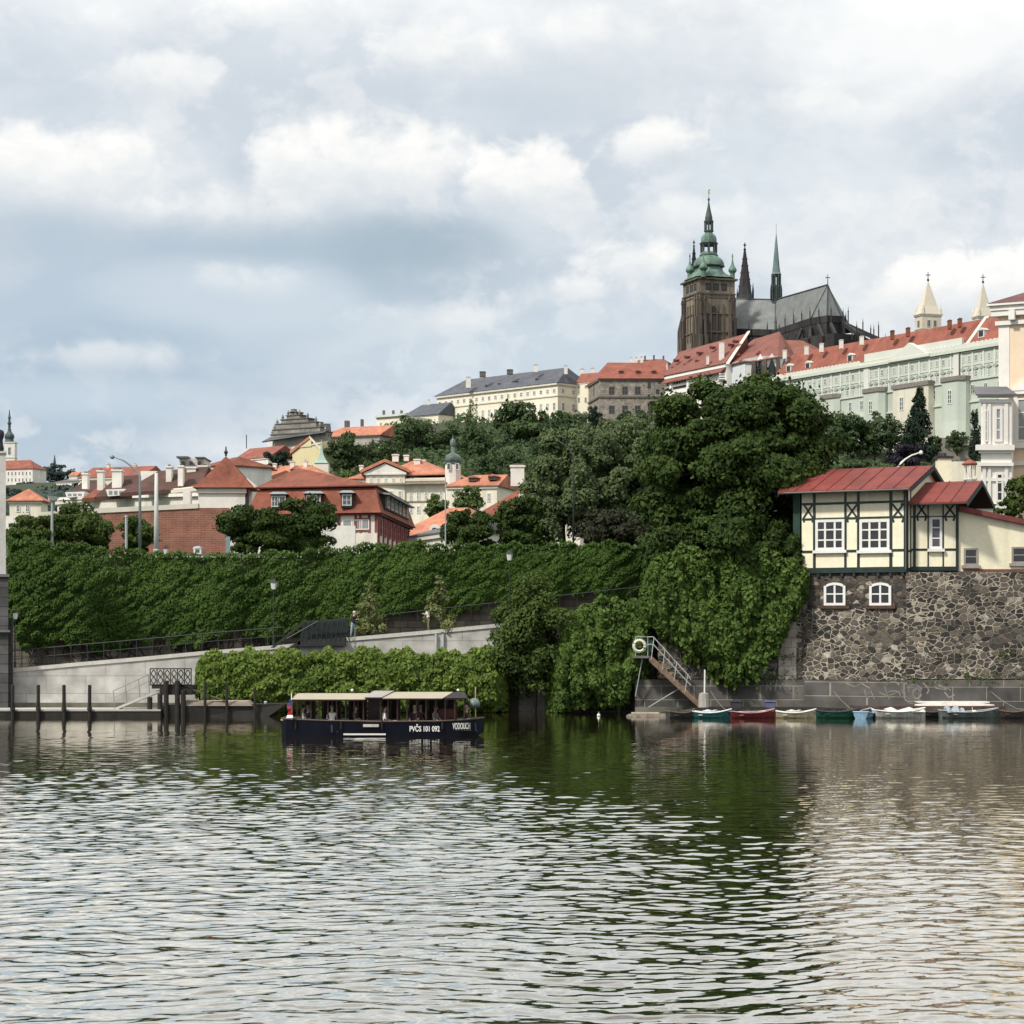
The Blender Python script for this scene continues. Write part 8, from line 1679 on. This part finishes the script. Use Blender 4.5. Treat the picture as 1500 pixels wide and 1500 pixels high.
# ================================================================== TREES ON THE HILL
def ht(label, px, top, bot, wpx, Y, m, seed, shape='round', group='trees on the castle slope', share=None, n=2600, name='park_tree', nl=50, lr=(.18, .34)):
    h_ = (bot - top) * Y / F; r_ = wpx * Y / F / 2; b = at(px, bot, Y)
    return tree(name, label, 'tree', b, h_, r_ * 1.0, MATS[m], n, max(r_ * .15, .5), seed, group, .5, .52, nl, shape, tr=h_ * .025, low=-1, lr=lr, share=share)
H_ = 'leaf_hill'
for lb, px, tp, bt, wd, Y, m, sd, sh in (
    ('dark round tree in front of the long orange palace', 503, 633, 692, 68, 560, H_, 61, 'round'),
    ('smaller dark tree right below the long orange palace', 540, 645, 700, 46, 575, H_, 62, 'round'),
    ('dark tree hiding the foot of the cream corner palace', 600, 609, 690, 78, 650, H_, 63, 'round'),
    ('dark tree below the grey roofed hall', 572, 640, 695, 52, 600, H_, 64, 'round'),
    ('tall pointed poplar in front of the slate palace', 689, 568, 690, 30, 690, 'leaf_hill_light', 65, 'egg'),
    ('broad dark tree left of the pointed poplar', 655, 613, 695, 66, 660, H_, 66, 'round'),
    ('dark tree right of the pointed poplar, behind the onion turret', 700, 620, 705, 62, 600, H_, 67, 'round'),
    ('large dark round tree in front of the right half of the slate palace', 768, 586, 690, 104, 690, H_, 68, 'round'),
    ('dark tree behind the white chimney of the brown roofed house', 745, 655, 720, 54, 480, H_, 69, 'round'),
    ('dark tree at the corner of slate palace and narrow cream wing', 815, 600, 660, 54, 700, H_, 70, 'round'),
    ('small dark yew in front of the brown grey stone palace', 872, 590, 630, 32, 740, 'leaf_conifer', 71, 'egg'),
    ('round green tree below the right windows of the stone palace', 925, 598, 655, 62, 700, H_, 72, 'round'),
    ('pale green tree between yew and lime trees', 830, 625, 680, 50, 560, 'leaf_hill_light', 73, 'round'),
    ('low wide tree behind the onion turret wing', 715, 668, 722, 56, 430, H_, 74, 'round'),
    ('light green garden tree before the cream palace, left', 640, 722, 765, 40, 300, 'leaf_hill_light', 75, 'round'),
    ('light green garden tree with gaps before the orange roofed wing', 690, 708, 765, 54, 296, 'leaf_hill_light', 76, 'round'),
    ('low green bush left of the pediment palace', 510, 690, 725, 40, 360, 'leaf_hill_light', 77, 'round'),
    ('dark tree edge right of the chestnut crown below the green palace', 1188, 600, 690, 60, 500, H_, 78, 'round'),
    ('dark green tree under the left bastion of the green palace', 1228, 602, 680, 72, 600, H_, 79, 'round'),
    ('tall green tree under the second bastion of the green palace', 1268, 598, 680, 66, 602, H_, 80, 'round'),
    ('looser green tree just left of the dark conifer', 1304, 603, 680, 58, 598, H_, 81, 'round'),
    ('tall dark conifer with drooping boughs before the green palace', 1346, 573, 668, 58, 588, 'leaf_conifer', 82, 'cone'),
    ('purple leaved bush left of the white curved lamp head', 1326, 645, 690, 60, 420, 'leaf_purple', 83, 'round'),
    ('slim dark cypress beside the right edge palace', 1428, 598, 685, 22, 500, 'leaf_conifer', 84, 'egg'),
    ('small green tree left of the slim cypress', 1402, 630, 664, 38, 590, H_, 85, 'round'),
    ('low dark shrub row over the ridge of the timbered house', 1255, 676, 706, 100, 470, H_, 86, 'round'),
    ('dark round tree between the white chimney and lime trees', 790, 640, 720, 56, 520, H_, 87, 'round'),
    ('small shaded tree behind the lamp before the lime trees', 842, 600, 660, 40, 690, H_, 88, 'round'),
    ('flat dark cedar in front of the grey gabled palace', 405, 655, 690, 42, 500, 'leaf_conifer', 89, 'round'),
    ('small dark tree left of the grey hall', 545, 668, 712, 48, 520, H_, 90, 'round'),
    ('dusky tree under the slate palace windows', 735, 640, 690, 50, 640, H_, 91, 'round'),
    ('small bush before the terrace wall, right of the conifer', 1373, 640, 664, 16, 585, H_, 92, 'round'),
    ('dark tree filling the slope left of the chestnut top', 960, 622, 690, 50, 600, H_, 93, 'round')):
    ht(lb, px, tp, bt, wd, Y, m, sd, sh, n=7000 if sh == 'cone' else 4200 if wd > 60 else 2600, nl=80 if sh == 'cone' else 46, name={'cone': 'conifer_tree'}.get(sh, 'garden_bush' if 'bush' in lb or 'shrub' in lb else 'park_tree'))
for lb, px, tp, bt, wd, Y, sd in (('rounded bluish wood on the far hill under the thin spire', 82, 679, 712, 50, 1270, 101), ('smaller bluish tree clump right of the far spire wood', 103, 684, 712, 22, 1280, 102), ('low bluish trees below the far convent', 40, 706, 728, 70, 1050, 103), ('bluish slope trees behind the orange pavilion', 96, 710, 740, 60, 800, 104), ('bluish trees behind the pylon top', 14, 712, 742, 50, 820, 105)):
    ht(lb, px, tp, bt, wd, Y, 'leaf_hazed', sd, n=2200, group='far bluish trees on the left hill', name='tree_clump')

# --- undergrowth knitting the slope together
q = np.random.default_rng(77); PP, NN, SS = [], [], []
cl = []
for _ in range(1500):
    Yq = q.uniform(430, 800); p = q.uniform(470, 1450); cl.append((p, Yq))
for p, Yq in cl:
    x = XX(p, Yq); z = float(ground(x, Yq)); r_ = q.uniform(2.0, 4.5); m_ = 22
    d = q.normal(0, 1, (m_, 3)); d /= np.linalg.norm(d, axis=1, keepdims=True); d[:, 2] = np.abs(d[:, 2]); d[:, 1] = -np.abs(d[:, 1])
    PP.append(np.array([x, Yq, z]) + d * r_ * np.array([1, 1, .75])); NN.append(d + np.array([0, -.2, .3])); SS.append(np.full(m_, r_ * .42))
ug = leafmesh('undergrowth', np.concatenate(PP), np.concatenate(NN), np.concatenate(SS), MATS['leaf_hill'], None, .7, .2, .8, rs=q); tag(ug, None, None, kind='stuff')

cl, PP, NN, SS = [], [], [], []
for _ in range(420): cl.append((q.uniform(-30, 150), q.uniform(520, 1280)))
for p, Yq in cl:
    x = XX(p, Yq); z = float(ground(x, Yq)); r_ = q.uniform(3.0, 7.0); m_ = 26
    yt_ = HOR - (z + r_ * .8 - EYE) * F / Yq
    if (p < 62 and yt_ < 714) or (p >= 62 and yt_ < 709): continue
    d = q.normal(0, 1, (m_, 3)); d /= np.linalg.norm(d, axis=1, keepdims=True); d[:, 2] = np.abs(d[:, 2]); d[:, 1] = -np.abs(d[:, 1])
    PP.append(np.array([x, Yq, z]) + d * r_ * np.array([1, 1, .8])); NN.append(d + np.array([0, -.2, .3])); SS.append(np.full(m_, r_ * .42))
ug = leafmesh('far_undergrowth', np.concatenate(PP), np.concatenate(NN), np.concatenate(SS), MATS['leaf_hazed'], None, .7, .2, .8, rs=q); tag(ug, None, None, kind='stuff')
